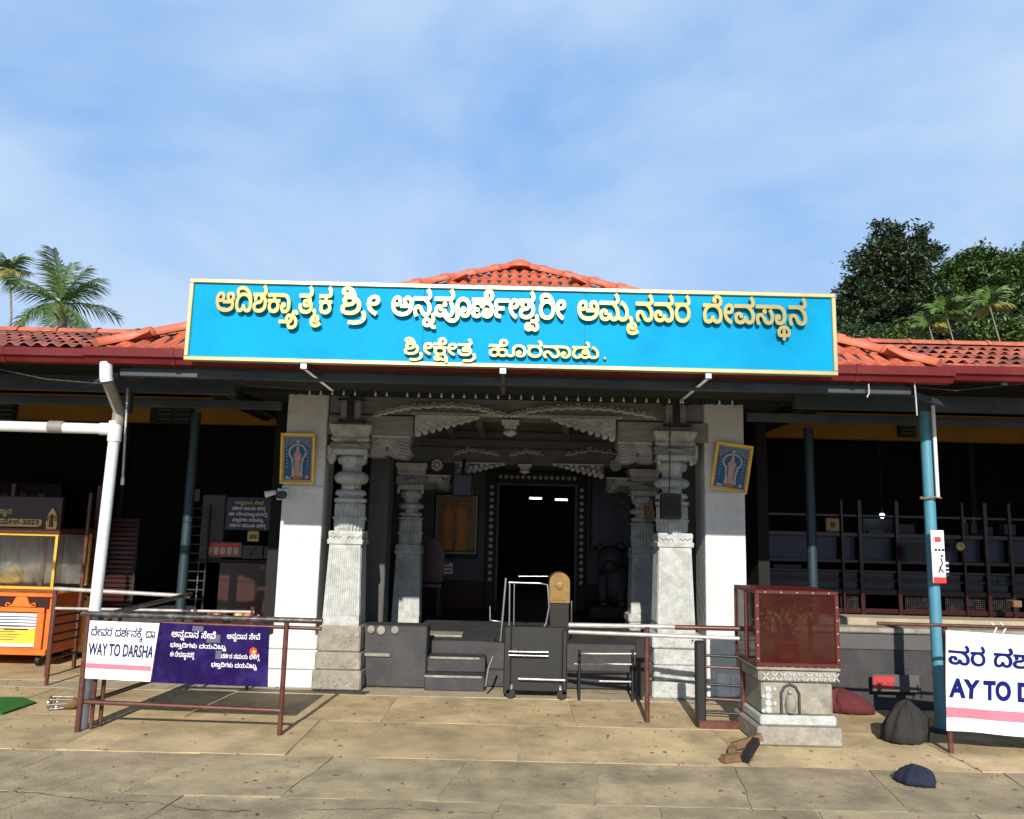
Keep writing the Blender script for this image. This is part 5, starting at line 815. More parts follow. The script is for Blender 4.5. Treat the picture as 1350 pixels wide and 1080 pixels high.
lace(541, 628, 548, 27, 8.12, 'carved_pale', T); lace(811, 724, 552, 28, 8.12, 'carved_pale', T)
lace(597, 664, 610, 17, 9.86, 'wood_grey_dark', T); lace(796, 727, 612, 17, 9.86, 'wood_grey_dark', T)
def pendant(px, py0, py1, Y, r):
    a = W(px, py0, Y); z1 = zc(py1, Y, px); h = a.z-z1
    MB().box(a.x-r, a.x+r, Y-.05, Y+.05, a.z-h*.3, a.z, .004).box(a.x-r*.7, a.x+r*.7, Y-.04, Y+.04, a.z-h*.55, a.z-h*.3, .004).lathe((a.x-.0, Y, 0), [(.01, z1), (r*.75, z1+h*.15), (r*.8, z1+h*.3), (.03, z1+h*.45)], 14).build('pendant', 'carved_pale', T)
pendant(673, 554, 576, 8.2, .09); pendant(692, 612, 625, 9.86, .085)
# ceiling between the lintels
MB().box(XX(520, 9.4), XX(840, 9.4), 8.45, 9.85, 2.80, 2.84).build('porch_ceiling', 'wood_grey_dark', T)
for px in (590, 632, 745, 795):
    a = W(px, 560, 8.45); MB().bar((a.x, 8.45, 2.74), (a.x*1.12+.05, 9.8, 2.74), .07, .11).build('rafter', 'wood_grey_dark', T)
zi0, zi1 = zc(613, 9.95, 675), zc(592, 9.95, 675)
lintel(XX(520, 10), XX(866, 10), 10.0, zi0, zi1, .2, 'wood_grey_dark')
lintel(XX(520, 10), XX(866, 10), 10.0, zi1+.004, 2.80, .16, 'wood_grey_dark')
MB().box(XX(556, 9.9), XX(820, 9.9), 9.865, 9.915, zc(590, 9.9, 675), zc(581, 9.9, 675)).build('pale_strip', 'inner_pale_wall', T)
for px in (576, 812): 
    a = W(px, 613, 9.86); o = MB().disc(a.x, 9.89, a.z, .088, .03, 22).build('rosette', 'wood_grey_dark', T)
    b = MB()
    for k in range(10): t = 2*math.pi*k/10; b.disc(a.x+.055*math.cos(t), 9.868, a.z+.055*math.sin(t), .017, .012, 7)
    b.disc(a.x, 9.866, a.z, .03, .02, 12).build('petal', 'carved_pale', o, kind='stuff')
vine([(598, 600), (620, 594), (645, 598), (660, 601)], 9.87, T, .009); vine([(672, 601), (695, 596), (720, 601)], 9.87, T, .009); vine([(745, 601), (780, 594), (815, 599)], 9.87, T, .009)
# black steel saddles over the front capitals
for (x, py) in ((plx, 527), (prx, 533)):
    zt = zc(py, 8.1, 462 if x < 0 else 888); zb = zc(py+30, 8.1, 462 if x < 0 else 888)
    o = MB().box(x-.10, x+.10, 8.06, 8.18, zb+.03, zt-.01, .004).build('saddle_block', 'wood_grey', T)
    MB().box(x-.13, x+.14, 8.03, 8.12, zt-.012, zt+.006).box(x-.035, x+.035, 8.035, 8.058, zb, zt).box(x-.12, x+.15, 8.03, 8.12, zb+.004, zb+.026).build('steel_clamp', 'black_metal', o)
# grey inner piers seen behind the front pillars
for px0, px1, Y in ((484, 510, 9.0), (905, 921, 9.0)):
    MB().box(XX(px0, Y), XX(px1, Y), Y, Y+.35, .42, 2.93, .01).build('inner_pier', 'inner_pale_wall', T)

# hall front wall with the studded doorway
YW = 12.0
dx0, dx1, dzt = XX(655, YW, 680), XX(760, YW, 680), zc(638, YW, 700)
build_each(MB().box(-2.6, dx0, YW, YW+.2, .42, 3.2).box(dx1, 2.8, YW, YW+.2, .42, 3.2).box(dx0, dx1, YW, YW+.2, dzt, 3.2), 'hall_wall', 'inner_pale_wall', T)
zd = zc(765, YW, 600)
build_each(MB().box(-2.6, dx0-.16, YW-.015, YW-.003, .42, zd).box(dx1+.16, 2.8, YW-.015, YW-.003, .42, zd), 'dado', 'maroon_wall', T)
dfx0, dfx1, dft = XX(641, YW, 680), XX(772, YW, 680), zc(622, YW, 700)
df = MB().box(dfx0, dx0, YW-.09, YW+.0, .42, dft, .01).box(dx1, dfx1, YW-.09, YW+.0, .42, dft, .01).box(dx0, dx1, YW-.09, YW, dzt, dft, .01).build('door_frame', 'dark_wood', T)
MB().box(dx0, dx0+.03, YW-.11, YW, .42, dzt).box(dx1-.03, dx1, YW-.11, YW, .42, dzt).box(dx0+.03, dx1-.03, YW-.11, YW, dzt-.03, dzt).build('door_lining', 'wood_grey_dark', T)
stud = MB().disc(0, 0, 0, .032, .03, 8).mesh('stud', 'granite')
for k in range(15):
    z = zc(642+k*8.7, YW-.09, 651)
    inst('stud', stud, df, ((dfx0+dx0)/2, YW-.09, z)); inst('stud', stud, df, ((dfx1+dx1)/2, YW-.09, z-.02))
for k in range(14): inst('stud', stud, df, (dx0+(dx1-dx0)*(k+.5)/14, YW-.09, (dzt+dft)/2))
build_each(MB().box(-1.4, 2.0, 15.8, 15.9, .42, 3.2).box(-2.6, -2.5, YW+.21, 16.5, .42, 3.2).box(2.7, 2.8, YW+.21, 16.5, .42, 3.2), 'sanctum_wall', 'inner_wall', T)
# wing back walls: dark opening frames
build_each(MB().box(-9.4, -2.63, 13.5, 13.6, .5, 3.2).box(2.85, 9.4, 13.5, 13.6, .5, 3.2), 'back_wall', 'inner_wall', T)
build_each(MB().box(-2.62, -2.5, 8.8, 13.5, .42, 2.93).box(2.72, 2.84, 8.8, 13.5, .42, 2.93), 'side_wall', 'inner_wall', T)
for (px, py, Y) in ((706, 657, 14.5), (740, 659, 14.5)):
    a = W(px, py, Y); t = thing('ceiling_lamp', (a.x, Y, a.z), 'lit tube lamp glowing deep inside the dark doorway, %s one' % ('left-hand' if px < 720 else 'right-hand'), 'lamp', 'tube lamps inside the hall')
    MB().box(a.x-.11, a.x+.11, Y-.02, Y+.02, a.z-.014, a.z+.014, .004).build('tube', 'lamp_glow', t); MB().box(a.x-.13, a.x+.13, Y-.03, Y+.03, a.z+.016, a.z+.04).build('lamp_holder', 'black_metal', t)
    MB().bar((a.x, Y, a.z+.04), (a.x, Y, 3.2), .015, .015).build('cord', 'black_metal', t)

# ------------------------------------------------------------------ signboard
SY = 5.85
a, b = W(249, 371, SY), W(1101, 389, SY); sxL, sxR, szT, szB = -2.462, 2.43, 3.419, 2.787
S = thing('signboard', (0, SY, szB), 'long sky-blue temple signboard with raised golden Kannada letters above the entrance', 'signboard')
seams = [sxL+.03, XX(558, SY, 430), XX(771, SY, 430), sxR-.03]
for i in range(3):
    MB().box(seams[i]+.0015, seams[i+1]-.0015, SY, SY+.012, szB+.03, szT-.03).build('sign_panel', 'sign_blue', S)
fr = [(sxL, sxR, szT-.032, szT), (sxL, sxR, szB, szB+.032)]
for x0, x1, z0, z1 in fr: MB().box(x0, x1, SY-.02, SY+.05, z0, z1, .004).build('frame_bar', 'sign_gold_frame', S)
for x0, x1 in ((sxL, sxL+.032), (sxR-.032, sxR)): MB().box(x0, x1, SY-.02, SY+.05, szB+.0325, szT-.0325, .004).build('frame_bar', 'sign_gold_frame', S)
MB().box(sxL+.01, sxR-.01, SY+.013, SY+.040, szB+.01, szT-.01).build('back_box', 'steel_blue', S)
def sign_words(words, spans, pyb, hh, pyb_px, thick, bold):
    for wd_, (p0, p1) in zip(words, spans):
        x0, x1 = XX(p0, SY-.03, pyb), XX(p1, SY-.03, pyb)
        cl = [q for c in wd_ for q in c]; g0 = cl[0][1]+min(p[0] for c in GLY[cl[0][0]] for p in c)
        g1 = max(gx+max(p[0] for c in GLY[g] for p in c) for g, gx in cl); sx = (x1-x0)/(g1-g0)
        for c in wd_:
            m = glyph_mesh('letter', c, sx, hh/790, thick, bold, None, g0)
            shift(m, x0, SY-.022-thick/2, pyb_px); xs = [v[0] for v in m.v]
            m.build('letter', 'gold_letter', S, base=((min(xs)+max(xs))/2, SY-.022, pyb_px))
zb1 = (zc(413, SY, 360)+zc(428, SY, 990))/2
sign_words(LAYOUT['sign1'], [(285, 437), (450, 500), (517, 745), (762, 909), (927, 1062)], 412, .205, zb1-.004, .024, .0045)
zb2 = (zc(469, SY, 580)+zc(474, SY, 760))/2
sign_words(LAYOUT['sign2'], [(533, 627), (645, 789)], 470, .125, zb2, .020, .0028)
dt = W(797, 474, SY); MB().disc(dt.x, SY-.012, dt.z+.004, .014, .014, 12).build('letter', 'gold_letter', S)
for px, py in ((401, 490), (663, 493), (933, 501)):
    p = W(px, py, SY+.02); o = MB().box(p.x-.025, p.x+.025, SY-.01, SY+.03, szB-.045, szB-.002, .003).build('bracket', 'steel', S)
    MB().bar((p.x, SY+.02, szB-.03), (p.x+(.11 if px < 600 else (-.08 if px > 800 else 0)), SY+.5, szB-.11), .03, .02).build('stay', 'steel', o)

# ------------------------------------------------------------------ framed deity pictures on the columns
def deity(x, z, Wd, Ht, par_label, tilt, twist, hook_y=8.2):
    t = thing('picture_frame', (x, hook_y-.03, z), par_label, 'picture', 'framed shrine pictures on the white columns')
    t.rotation_euler = (R(tilt), R(twist), 0)
    def L_(mb, name, m, par=t): 
        o = bpy.data.objects.new(name, mb.mesh(name, m)); COL.objects.link(o); o.parent = par; return o
    f = .028
    L_(MB().box(-Wd/2, Wd/2, -.025, 0, -Ht/2, -Ht/2+f, .005).box(-Wd/2, Wd/2, -.025, 0, Ht/2-f, Ht/2, .005).box(-Wd/2, -Wd/2+f, -.0255, 0, -Ht/2+f, Ht/2-f, .005).box(Wd/2-f, Wd/2, -.0255, 0, -Ht/2+f, Ht/2-f, .005), 'frame', 'frame_gold')
    L_(MB().box(-Wd/2+f, Wd/2-f, -.008, 0, -Ht/2+f, Ht/2-f), 'mount', 'print_gold')
    w, h = Wd/2-f-.012, Ht/2-f-.014
    pr = L_(MB().box(-w, w, -.011, -.0085, -h, h), 'picture', 'print_blue')
    sv = MB()
    for k in range(17):
        u = -1+2*(k+.5)/17; l = .18+.30*abs(u)**1.2; sv.box(u*w*.94-.0022, u*w*.94+.0022, -.013, -.012, h*(1-l*1.1), h*.98)
    arch = [(math.cos(R(q))*w*.62, h*.30+math.sin(R(q))*h*.36) for q in range(-60, 241, 12)]
    sv.tube([(p[0], -.0125, p[1]) for p in arch], .0115, 6)
    sv.tube([(-w*.40, -.0125, h*.02), (-w*.30, -.0125, -h*.4), (-w*.34, -.0125, -h*.85)], .012, 6).tube([(w*.40, -.0125, h*.02), (w*.30, -.0125, -h*.4), (w*.34, -.0125, -h*.85)], .012, 6)
    sv.disc(0, -.012, h*.78, .016, .003, 10); sv.disc(-w*.75, -.012, -h*.9, .018, .003, 10); sv.disc(-w*.55, -.012, -h*.93, .013, .003, 10)
    for s_ in (-1, 1):
        for k in range(6): sv.disc(s_*w*(.80-.008*k), -.0118, h*(.38-.155*k), .0065, .003, 7)
    L_(sv, 'silver_print', 'print_silver', pr)
    pk = MB().prism([(-w*.16, -h*.55), (-w*.20, -h*.1), (-w*.28, h*.18), (-w*.10, h*.33), (-w*.09, h*.5), (0, h*.62), (w*.09, h*.5), (w*.10, h*.33), (w*.28, h*.18), (w*.20, -h*.1), (w*.16, -h*.55)], -.0135, -.0125)
    pk.prism([(-w*.28, -h*.8), (-w*.22, -h*.56), (w*.22, -h*.56), (w*.28, -h*.8)], -.0135, -.0125).disc(w*.72, -.012, -h*.85, .02, .003, 10)
    L_(pk, 'figure_print', 'print_pink', pr)
    L_(MB().prism([(-w*.30, -h*.97), (-w*.22, -h*.82), (w*.22, -h*.82), (w*.30, -h*.97)], -.0136, -.0125), 'base_print', 'cloth_orange', pr)
    return t
p0 = W(391, 604, 8.12); deity(p0.x, p0.z, .355, .525, 'yellow-framed blue shrine picture on the left white column, above the camera', 7, 0)
p1 = W(966, 616, 8.12); deity(p1.x, p1.z, .385, .50, 'yellow-framed blue shrine picture hanging crooked on the right white column', 9, 7)
# white ledge under each picture
for (x0_, x1_, py, px, c_) in ((lx0, lx1, 641, 394, colL), (rx0, rx1, 649, 958, colR)):
    z = zc(py, 8.17, px); MB().box(x0_-.0, x1_+.004, 8.165, 8.198, z-.02, z, .003).build('ledge', 'whitewash', c_)

# security camera on the left column
p = W(370, 651, 8.1); t = thing('security_camera', (p.x, 8.19, p.z), 'small white security camera on a square junction box under the left picture', 'camera')
MB().box(p.x-.055, p.x+.055, 8.155, 8.196, p.z-.06, p.z+.055, .006).build('junction_box', 'white_paint', t)
MB().tube([(p.x+.01, 8.155, p.z-.01), (p.x+.01, 8.05, p.z-.015)], .042, 16).build('lens_barrel', 'black_metal', t)
q = W(362, 650, 8.1)
b_ = MB().tube([(p.x-.05, 8.15, p.z), (q.x-.0, 8.1, q.z)], .012, 8); b_.build('arm', 'white_paint', t)
MB().tube([(q.x+.01, 8.1, q.z+.008), (q.x-.085, 8.06, q.z-.02)], [.022, .034], 12).build('housing', 'white_paint', t)

# black speaker on the right carved pillar, hanging speaker at the inner lintel
p = W(884, 668, 8.05); t = thing('tied_box', (p.x, 8.08, p.z), 'small black box speaker tied to the right front carved pillar', 'speaker')
MB().box(p.x-.10, p.x+.10, 8.0, 8.10, p.z-.125, p.z+.125, .01).build('cabinet', 'black_metal', t); MB().box(p.x-.08, p.x+.08, 7.985, 7.998, p.z-.10, p.z+.10, .004).disc(p.x-.02, 7.985, p.z-.03, .05, .008, 16).build('grille', 'dark_wood', t)
MB().tube([(p.x, 8.12, p.z+.12), (p.x+.005, 8.1, p.z+.35), (p.x, 8.06, 2.75)], .006, 6).build('cable', 'black_metal', t)
p = W(610, 638, 9.7); t = thing('loudspeaker', (p.x, 9.75, p.z), 'black loudspeaker hanging from the inner lintel above the couple portrait', 'speaker')
MB().box(p.x-.12, p.x+.12, 9.66, 9.84, p.z-.15, p.z+.12, .012).build('cabinet', 'black_metal', t); MB().box(p.x-.10, p.x+.10, 9.645, 9.658, p.z-.13, p.z+.10).build('grille', 'board_navy', t); MB().bar((p.x, 9.75, p.z+.12), (p.x, 9.88, zi0+.05), .03, .02).build('hanger', 'black_metal', t)
p = W(855, 676, 9.8); t = thing('notice_card', (p.x, 9.82, p.z), 'small tilted card tied to the inner right carved pillar', 'sign'); t.rotation_euler = (0, R(-9), 0)
for mb, nm, mm in ((MB().box(-.055, .055, -.01, .0, -.10, .10), 'card', 'print_brown'), (MB().box(-.06, .06, -.012, -.002, -.105, -.10).box(-.06, .06, -.012, -.002, .10, .105).box(-.062, -.055, -.012, 0, -.105, .105).box(.055, .062, -.012, 0, -.105, .105), 'border', 'carved_pale')):
    o = bpy.data.objects.new(nm, mb.mesh(nm, mm)); COL.objects.link(o); o.parent = t
# portraits beside the door
a, b = W(574, 651, 11.9), W(629, 737, 11.9)
t = thing('portrait', ((a.x+b.x)/2, 11.95, (a.z+b.z)/2), 'framed portrait of two standing people in orange clothes left of the doorway', 'picture')
MB().box(a.x, b.x, 11.93, 11.985, b.z, a.z, .01).build('frame', 'dark_wood', t)
MB().box(a.x+.02, b.x-.02, 11.922, 11.929, b.z+.07, a.z-.02).build('gilt_edge', 'carved_pale', t)
pc = MB().box(a.x+.035, b.x-.035, 11.914, 11.921, b.z+.085, a.z-.035).build('picture', 'print_brown', t)
cxa, cxb, zf = a.x+.2, a.x+.40, b.z+.12; Hh = (a.z-b.z)
fig = MB()
for cx_, hh_, wd_ in ((cxa, Hh*.74, .075), (cxb, Hh*.80, .08)):
    fig.prism([(cx_-wd_*.9, zf), (cx_-wd_*.55, zf+hh_*.45), (cx_-wd_, zf+hh_*.6), (cx_-wd_*.9, zf+hh_*.8), (cx_, zf+hh_*.86), (cx_+wd_*.9, zf+hh_*.8), (cx_+wd_, zf+hh_*.6), (cx_+wd_*.6, zf+hh_*.45), (cx_+wd_*.95, zf)], 11.908, 11.913)
fig.build('clothes_print', 'cloth_orange', pc)
fh = MB()
for cx_, hh_ in ((cxa, Hh*.74), (cxb, Hh*.80)): fh.disc(cx_, 11.912, zf+hh_*.92, .033, .005, 12).prism([(cx_-.01, zf+hh_*.55), (cx_+.09, zf+hh_*.55), (cx_+.09, zf+hh_*.59), (cx_-.01, zf+hh_*.60)], 11.905, 11.907)
fh.build('skin_print', 'skin', pc); MB().box(a.x+.036, b.x-.036, 11.909, 11.9115, b.z+.086, b.z+.14).build('floor_print', 'print_green', pc)
c0, c1 = W(575, 742, 11.95), W(596, 757, 11.95)
t = thing('name_card', ((c0.x+c1.x)/2, 11.99, c1.z), 'small white card with dark red lettering under the couple portrait', 'card')
MB().box(c0.x, c1.x, 11.985, 11.996, c1.z, c0.z).build('card', 'ink_white', t)
b_ = MB()
for k in range(3): b_.box(c0.x+.03*(k == 0)+.02, c1.x-.02-.03*(k == 0), 11.982, 11.984, c1.z+.03+.05*(2-k), c1.z+.055+.05*(2-k))
b_.build('lettering', 'ink_red', t)
a, b = W(779, 628, 11.6), W(832, 727, 11.6)
t = thing('glazed_picture', ((a.x+b.x)/2, 11.65, (a.z+b.z)/2), 'dark glazed picture with a pale caption strip right of the doorway', 'picture')
MB().box(a.x, b.x, 11.62, 11.7, b.z, a.z, .01).build('frame', 'dark_wood', t)
MB().box(a.x+.03, b.x-.01, 11.61, 11.618, b.z+.06, a.z-.03).build('picture', 'board_navy', t)
MB().box(a.x+.035, b.x-.015, 11.602, 11.608, b.z+.065, b.z+.26).build('caption', 'inner_pale_wall', t)
b_ = MB()
for k in range(8): b_.disc(a.x+.09+.01*(k % 3), 11.612, a.z-.12-.1*k, .018, .008, 8)
for k in range(40): b_.disc(a.x+random.uniform(.2, .5), 11.612, random.uniform(b.z+.3, a.z-.15), random.uniform(.01, .035), .004, 6)
b_.build('figure_print', 'inner_pale_wall', t, kind='stuff')

# notice boards inside the porch
def noteboard(px0, py0, px1, py1, Y, label, lines, m='board_navy', ink='ink_white', first=None, hfrac=.09, fr='black_metal', name='notice_board'):
    a, b = W(px0, py0, Y), W(px1, py1, Y); t = thing(name, ((a.x+b.x)/2, Y, b.z), label, 'notice board')
    MB().box(a.x, b.x, Y-.02, Y+.02, b.z, a.z, .005).build('board', m, t)
    Wd, Ht = b.x-a.x, a.z-b.z; n = len(lines)
    for i, ln_ in enumerate(lines):
        ww = Wd*(.62+.24*((i*37) % 5)/4); q = kprint(LAYOUT[ln_], ww, Ht*hfrac, 0, .001)
        shift(q, a.x+(Wd-ww)/2, Y-.0235, a.z-Ht*(.12+(.86)*(i+.55)/n)); q.build('lettering', (first if i == 0 and first else ink), t)
    return t
noteboard(300, 655, 357, 700, 9.6, 'black notice board with one yellow and four white lines left of the porch', ['board', 'l1', 'l2', 'l3', 'l1'], m='board_navy', first='print_gold', hfrac=.10)
noteboard(482, 663, 515, 707, 9.3, 'small navy board with pale lines behind the left carved pillar', ['l2', 'l1', 'l3', 'l2', 'l1'], m='board_navy', hfrac=.09)

# ------------------------------------------------------------------ drain pipes
t = thing('drain_pipe', (W(125, 800, 6.5).x, 6.3, 0), 'white plastic drain pipe with a grey elbow and a long level branch at the left', 'pipe')
PY = 6.45
a, b, c, d = W(140, 478, 6.02), W(140, 497, 6.02), W(157, 548, PY), W(152, 566, PY)
MB().tube([(a.x, 6.02, a.z), (b.x, 6.02, b.z), (b.x+.004, 6.03, b.z-.03)], .047, 18).build('outlet', 'pvc_white', t)
MB().tube([(b.x+.004, 6.03, b.z-.02), (c.x, PY, c.z+.03), (c.x-.002, PY, c.z-.06)], .043, 18).build('elbow_pipe', 'pvc_stained', t)
MB().tube([(c.x-.002, PY, c.z+.02), (c.x-.004, PY, c.z-.07)], .049, 18).build('collar', 'pvc_stained', t)
foot = Vector((W(122, 812, PY).x, PY, 0)); tx = d.x; top = Vector((tx, PY, d.z))
MB().tube([top+Vector((0, 0, -.06)), foot], .044, 20).build('pipe', 'pvc_white', t)
j = top.lerp(foot, .62); MB().tube([j, j+(foot-j).normalized()*.09], .050, 20).build('collar', 'pvc_white', t)
MB().tube([top+Vector((0, 0, .065)), top+Vector((0, 0, -.10))], .053, 20).tube([top, top+Vector((-.12, 0, 0))], .050, 20).build('tee', 'pvc_white', t)
e = W(0, 562, PY); MB().tube([top+Vector((-.08, 0, 0)), Vector((-9.0, PY, e.z+.02))], .043, 20).build('branch_pipe', 'pvc_white', t)
p = W(75, 563, PY); MB().tube([p+Vector((-.06, 0, 0)), p+Vector((.06, 0, 0))], .050, 20).build('collar', 'pvc_stained', t)
a, b = W(156, 520, 6.55), W(153, 637, 6.55)
t = thing('hanging_conduit', (a.x, 6.68, b.z), 'thin grey conduit hanging behind the white drain pipe', 'conduit'); MB().tube([(a.x+.02, 6.66, 2.7), (b.x+.0, 6.66, b.z)], .010, 8).build('conduit', 'rail_worn_glare', t); MB().tube([(b.x, 6.66, b.z+.05), (b.x, 6.66, b.z-.01)], .017, 8).build('end_socket', 'steel', t)
# thin white conduit strapped to the blue post and its sign
bx = W(1238, 900, 6.99).x; CYY = 6.91
t = thing('white_conduit', (bx, 6.92, 1.9), 'slim white conduit strapped to the right light blue post', 'conduit')
z0_, z1_ = zc(657, 6.92, 1230), zc(535, 6.92, 1228)
MB().tube([(bx+.035, 6.912, z0_), (bx+.035, 6.912, z1_)], .016, 10).build('conduit', 'white_paint', t)
MB().tube([(bx-.09, 6.93, z0_), (bx-.05, 6.922, z0_+.005), (bx, 6.905, z0_+.012), (bx+.055, 6.89, z0_)], .007, 6).ball((bx-.10, 6.93, z0_), .015).build('strap', 'brass', t)
a, b = W(1226, 699, 6.9), W(1247, 769, 6.9)
t = thing('post_sign', ((a.x+b.x)/2, 6.9, b.z), 'narrow white sign with red and black marks tied to the light blue post', 'sign')
MB().box(a.x, b.x, 6.89, 6.90, b.z, a.z, .002).build('board', 'banner_white', t)
MB().box(a.x+.003, b.x-.002, 6.886, 6.889, b.z, b.z+.05).build('red_print', 'ink_red', t); MB().box(a.x+.03, b.x-.03, 6.886, 6.889, a.z-.10, a.z-.055).build('red_print', 'ink_red', t)
b_ = MB()
for k in range(3): b_.box(a.x+.025+.03*k, a.x+.045+.03*k, 6.885, 6.888, a.z-.175, a.z-.155)
b_.tube([(a.x+.09, 6.886, b.z+.09), (a.x+.06, 6.886, b.z+.13), (a.x+.085, 6.886, b.z+.16), (a.x+.075, 6.886, b.z+.21)], .006, 5).tube([(a.x+.05, 6.886, b.z+.09), (a.x+.075, 6.886, b.z+.15)], .006, 5).ball((a.x+.085, 6.886, b.z+.23), .01).build('black_print', 'ink_black', t)
MB().box(b.x+.005, b.x+.05, 6.93, 6.94, b.z+.06, b.z+.19).build('side_tag', 'board_navy', t)
MB().box(b.x+.008, b.x+.045, 6.924, 6.928, b.z+.09, b.z+.10).box(b.x+.008, b.x+.045, 6.924, 6.928, b.z+.12, b.z+.13).box(b.x+.008, b.x+.045, 6.924, 6.928, b.z+.16, b.z+.175).build('side_print', 'ink_white', t)
# dangling cords under the eaves
for i, (pts, lab) in enumerate((([(1205, 500), (1207, 520), (1209, 548)], 'loose pale cord hanging from the right gutter beside the blue post'), ([(1236, 497), (1238, 503)], 'short pale cord end under the right gutter'), ([(1145, 506), (1146, 518), (1143, 524)], 'short knotted cord hanging under the eaves right of the signboard'))):
    tag(MB().tube([W(x, y, 6.02) for x, y in pts], .006, 6).build('cord', 'carved_pale', base=W(*pts[0], 6.02)), lab, 'cord', 'cords hanging from the eaves')

for i, (pts, lab) in enumerate((([(0, 487), (60, 500), (135, 506), (205, 496)], 'sagging dark cable strung under the left gutter'), ([(1110, 520), (1180, 508), (1260, 515), (1349, 506)], 'sagging dark cable strung under the right gutter'), ([(262, 490), (330, 508), (420, 515)], 'thin cable looping down under the left end of the signboard'))):
    tag(MB().tube([W(x, y, 6.3) for x, y in pts], .005, 6).build('cable', 'rail_grey', base=W(*pts[0], 6.3)), lab, 'cable', 'cables strung under the eaves')
# ------------------------------------------------------------------ railings
def rail(t, pts, r, m, name='rail', **k): return MB().tube(pts, r, 10).build(name, m, t, **k)
b_z0 = W(371, 817, 6.37).z
# front left railing that carries the two banners
RYL = 6.34
t = thing('front_railing', (-3.2, RYL, 0), 'low brown pipe railing in front, carrying the white and the purple banner', 'railing')
def vpost(t, px, pyb, Y, pyt, r, m, dx=0):
    a = W(px, pyb, Y); z = zc(pyt, Y, px+8); return MB().tube([(a.x+dx, Y, 0), (a.x+dx, Y, z)], r, 10).build('post', m, t)
vpost(t, 102, 965, 6.34, 811, .022, 'rail_brown'); vpost(t, 102, 965, 6.43, 812, .016, 'rail_brown', .10); vpost(t, 102, 965, 6.52, 813, .016, 'rail_brown', .17)
q = W(371, 930, 6.37); MB().tube([(q.x, 6.37, 0), (q.x, 6.37, b_z0)], .02, 10).build('post', 'rail_brown', t)
yL, yR = 6.36, 7.9
a, b = W(108, 809, 6.36), W(425, 819, 6.36); rail(t, [a, b], .022, 'rail_grey', 'top_rail')
rail(t, [W(215, 821, 6.40), W(424, 829, 6.40)], .015, 'rail_brown')
rail(t, [W(106, 925, 6.36), W(370, 937, 6.36)], .017, 'rail_brown', 'lower_rail')
rail(t, [W(118, 925, 6.38), W(198, 898, 7.3)], .018, 'rail_brown', 'side_rail')
rail(t, [W(150, 808, 6.4), W(252, 783, 7.9)], .02, 'rail_grey', 'side_rail')
# queue railings farther back on the left
t = thing('queue_railing', (-4.4, 8.4, 0), 'brown five-bar queue railing between the food cart and the white banner', 'railing')
p1_, p2_ = G(61, 892), G(97, 880)
for p_, zt in ((p1_, zc(776, p1_.y, 72)), (p2_, zc(650, p2_.y, 122))): 
    MB().tube([(p_.x, p_.y, 0), (p_.x, p_.y, zt)], .022, 10).build('post', 'rail_brown', t)
for k, py in enumerate((870, 849, 838, 826, 814)):
    z = zc(py, p1_.y, 65); rail(t, [(p1_.x-.01, p1_.y, z), (p2_.x+.02, p2_.y, z)], .013, 'rail_brown')
t2 = thing('long_rail', (-3.6, 7.9, 0), 'long worn pipe rail behind the banners, sun glare painted into its pale colour', 'railing')
for (y0, y1, m, r) in ((776, 786, 'rail_worn_glare', .020), (802, 807, 'rail_worn_glare', .014)):  # strong sun on these rails is put into their pale colour
    a, b = W(72, y0, 8.0), W(250 if y0 < 780 else 335, y1, 8.0); rail(t2, [a, b], r, m)
for px in (72, 333): a = W(px, 800, 8.0); MB().tube([(a.x, 8.0, 0), (a.x, 8.0, a.z+.12*(px < 100))], .018, 10).build('post', 'rail_brown', t2)

# white banner
def banner(name, pts4, lab, m, sag=.012, nx=26, nz=8, amp=.006):
    """pts4: TL, TR, BR, BL world points; a slightly rippled cloth"""
    TL, TR, BR, BL = [Vector(p) for p in pts4]; vs = []; b = MB()
    def P(u, v):
        p = (TL.lerp(TR, u)).lerp(BL.lerp(BR, u), v); nrm = Vector((0, -1, 0))
        return p + nrm*(amp*math.sin(u*17+v*3)+amp*.7*math.sin(u*41-v*5+1)) + Vector((0, 0, -sag*math.sin(math.pi*u)*(1-v)))
    for j in range(nz+1):
        for i in range(nx+1): vs.append(P(i/nx, j/nz))
    n = nx+1; b.add(vs, [(j*n+i, j*n+i+1, (j+1)*n+i+1, (j+1)*n+i) for j in range(nz) for i in range(nx)], True)
    vb = [p+Vector((0, .004, 0)) for p in vs]; b.add(vb, [(j*n+i, (j+1)*n+i, (j+1)*n+i+1, j*n+i+1) for j in range(nz) for i in range(nx)], True)
    c = (BL+BR)/2; t = thing(name, c, lab, 'banner'); b.build('cloth', m, t)
    return t, P
def print_on(t, P, mb, u0, v0, du, dv, m, w, h, name='lettering', off=.0055):
    """wrap a flat mesh (w x h in XZ) onto banner uv box"""
    vs = []
    for p in mb.v:
        u = u0+du*(p[0]/w); v = v0+dv*(1-p[2]/h); q = P(u, v); vs.append((q.x, q.y-off, q.z))
    c = MB(); c.v = vs; c.f = mb.f; c.sm = mb.sm; return c.build(name, m, t)
def grid(w, h, nx, nz):
    n = nx+1; return MB().add([(w*i/nx, 0, h*j/nz) for j in range(nz+1) for i in range(nx+1)], [(j*n+i, j*n+i+1, (j+1)*n+i+1, (j+1)*n+i) for j in range(nz) for i in range(nx)])
wt, WP = banner('white_banner', [W(113, 818, 6.33), W(210, 822, 6.33), W(198, 899, 6.33), W(106, 894, 6.33)], 'white banner reading WAY TO DARSH in navy letters on the front railing', 'banner_white', .0, amp=.002)
q = kprint(LAYOUT['way'], 1, .16, 0, .0015); print_on(wt, WP, q, .09, .09, .88, .165, 'ink_navy', 1, .16)
q = latin('WAY TO DARSHA', 1, .2, 0, .02); print_on(wt, WP, q, .08, .38, .90, .22, 'ink_navy', 1, .2)
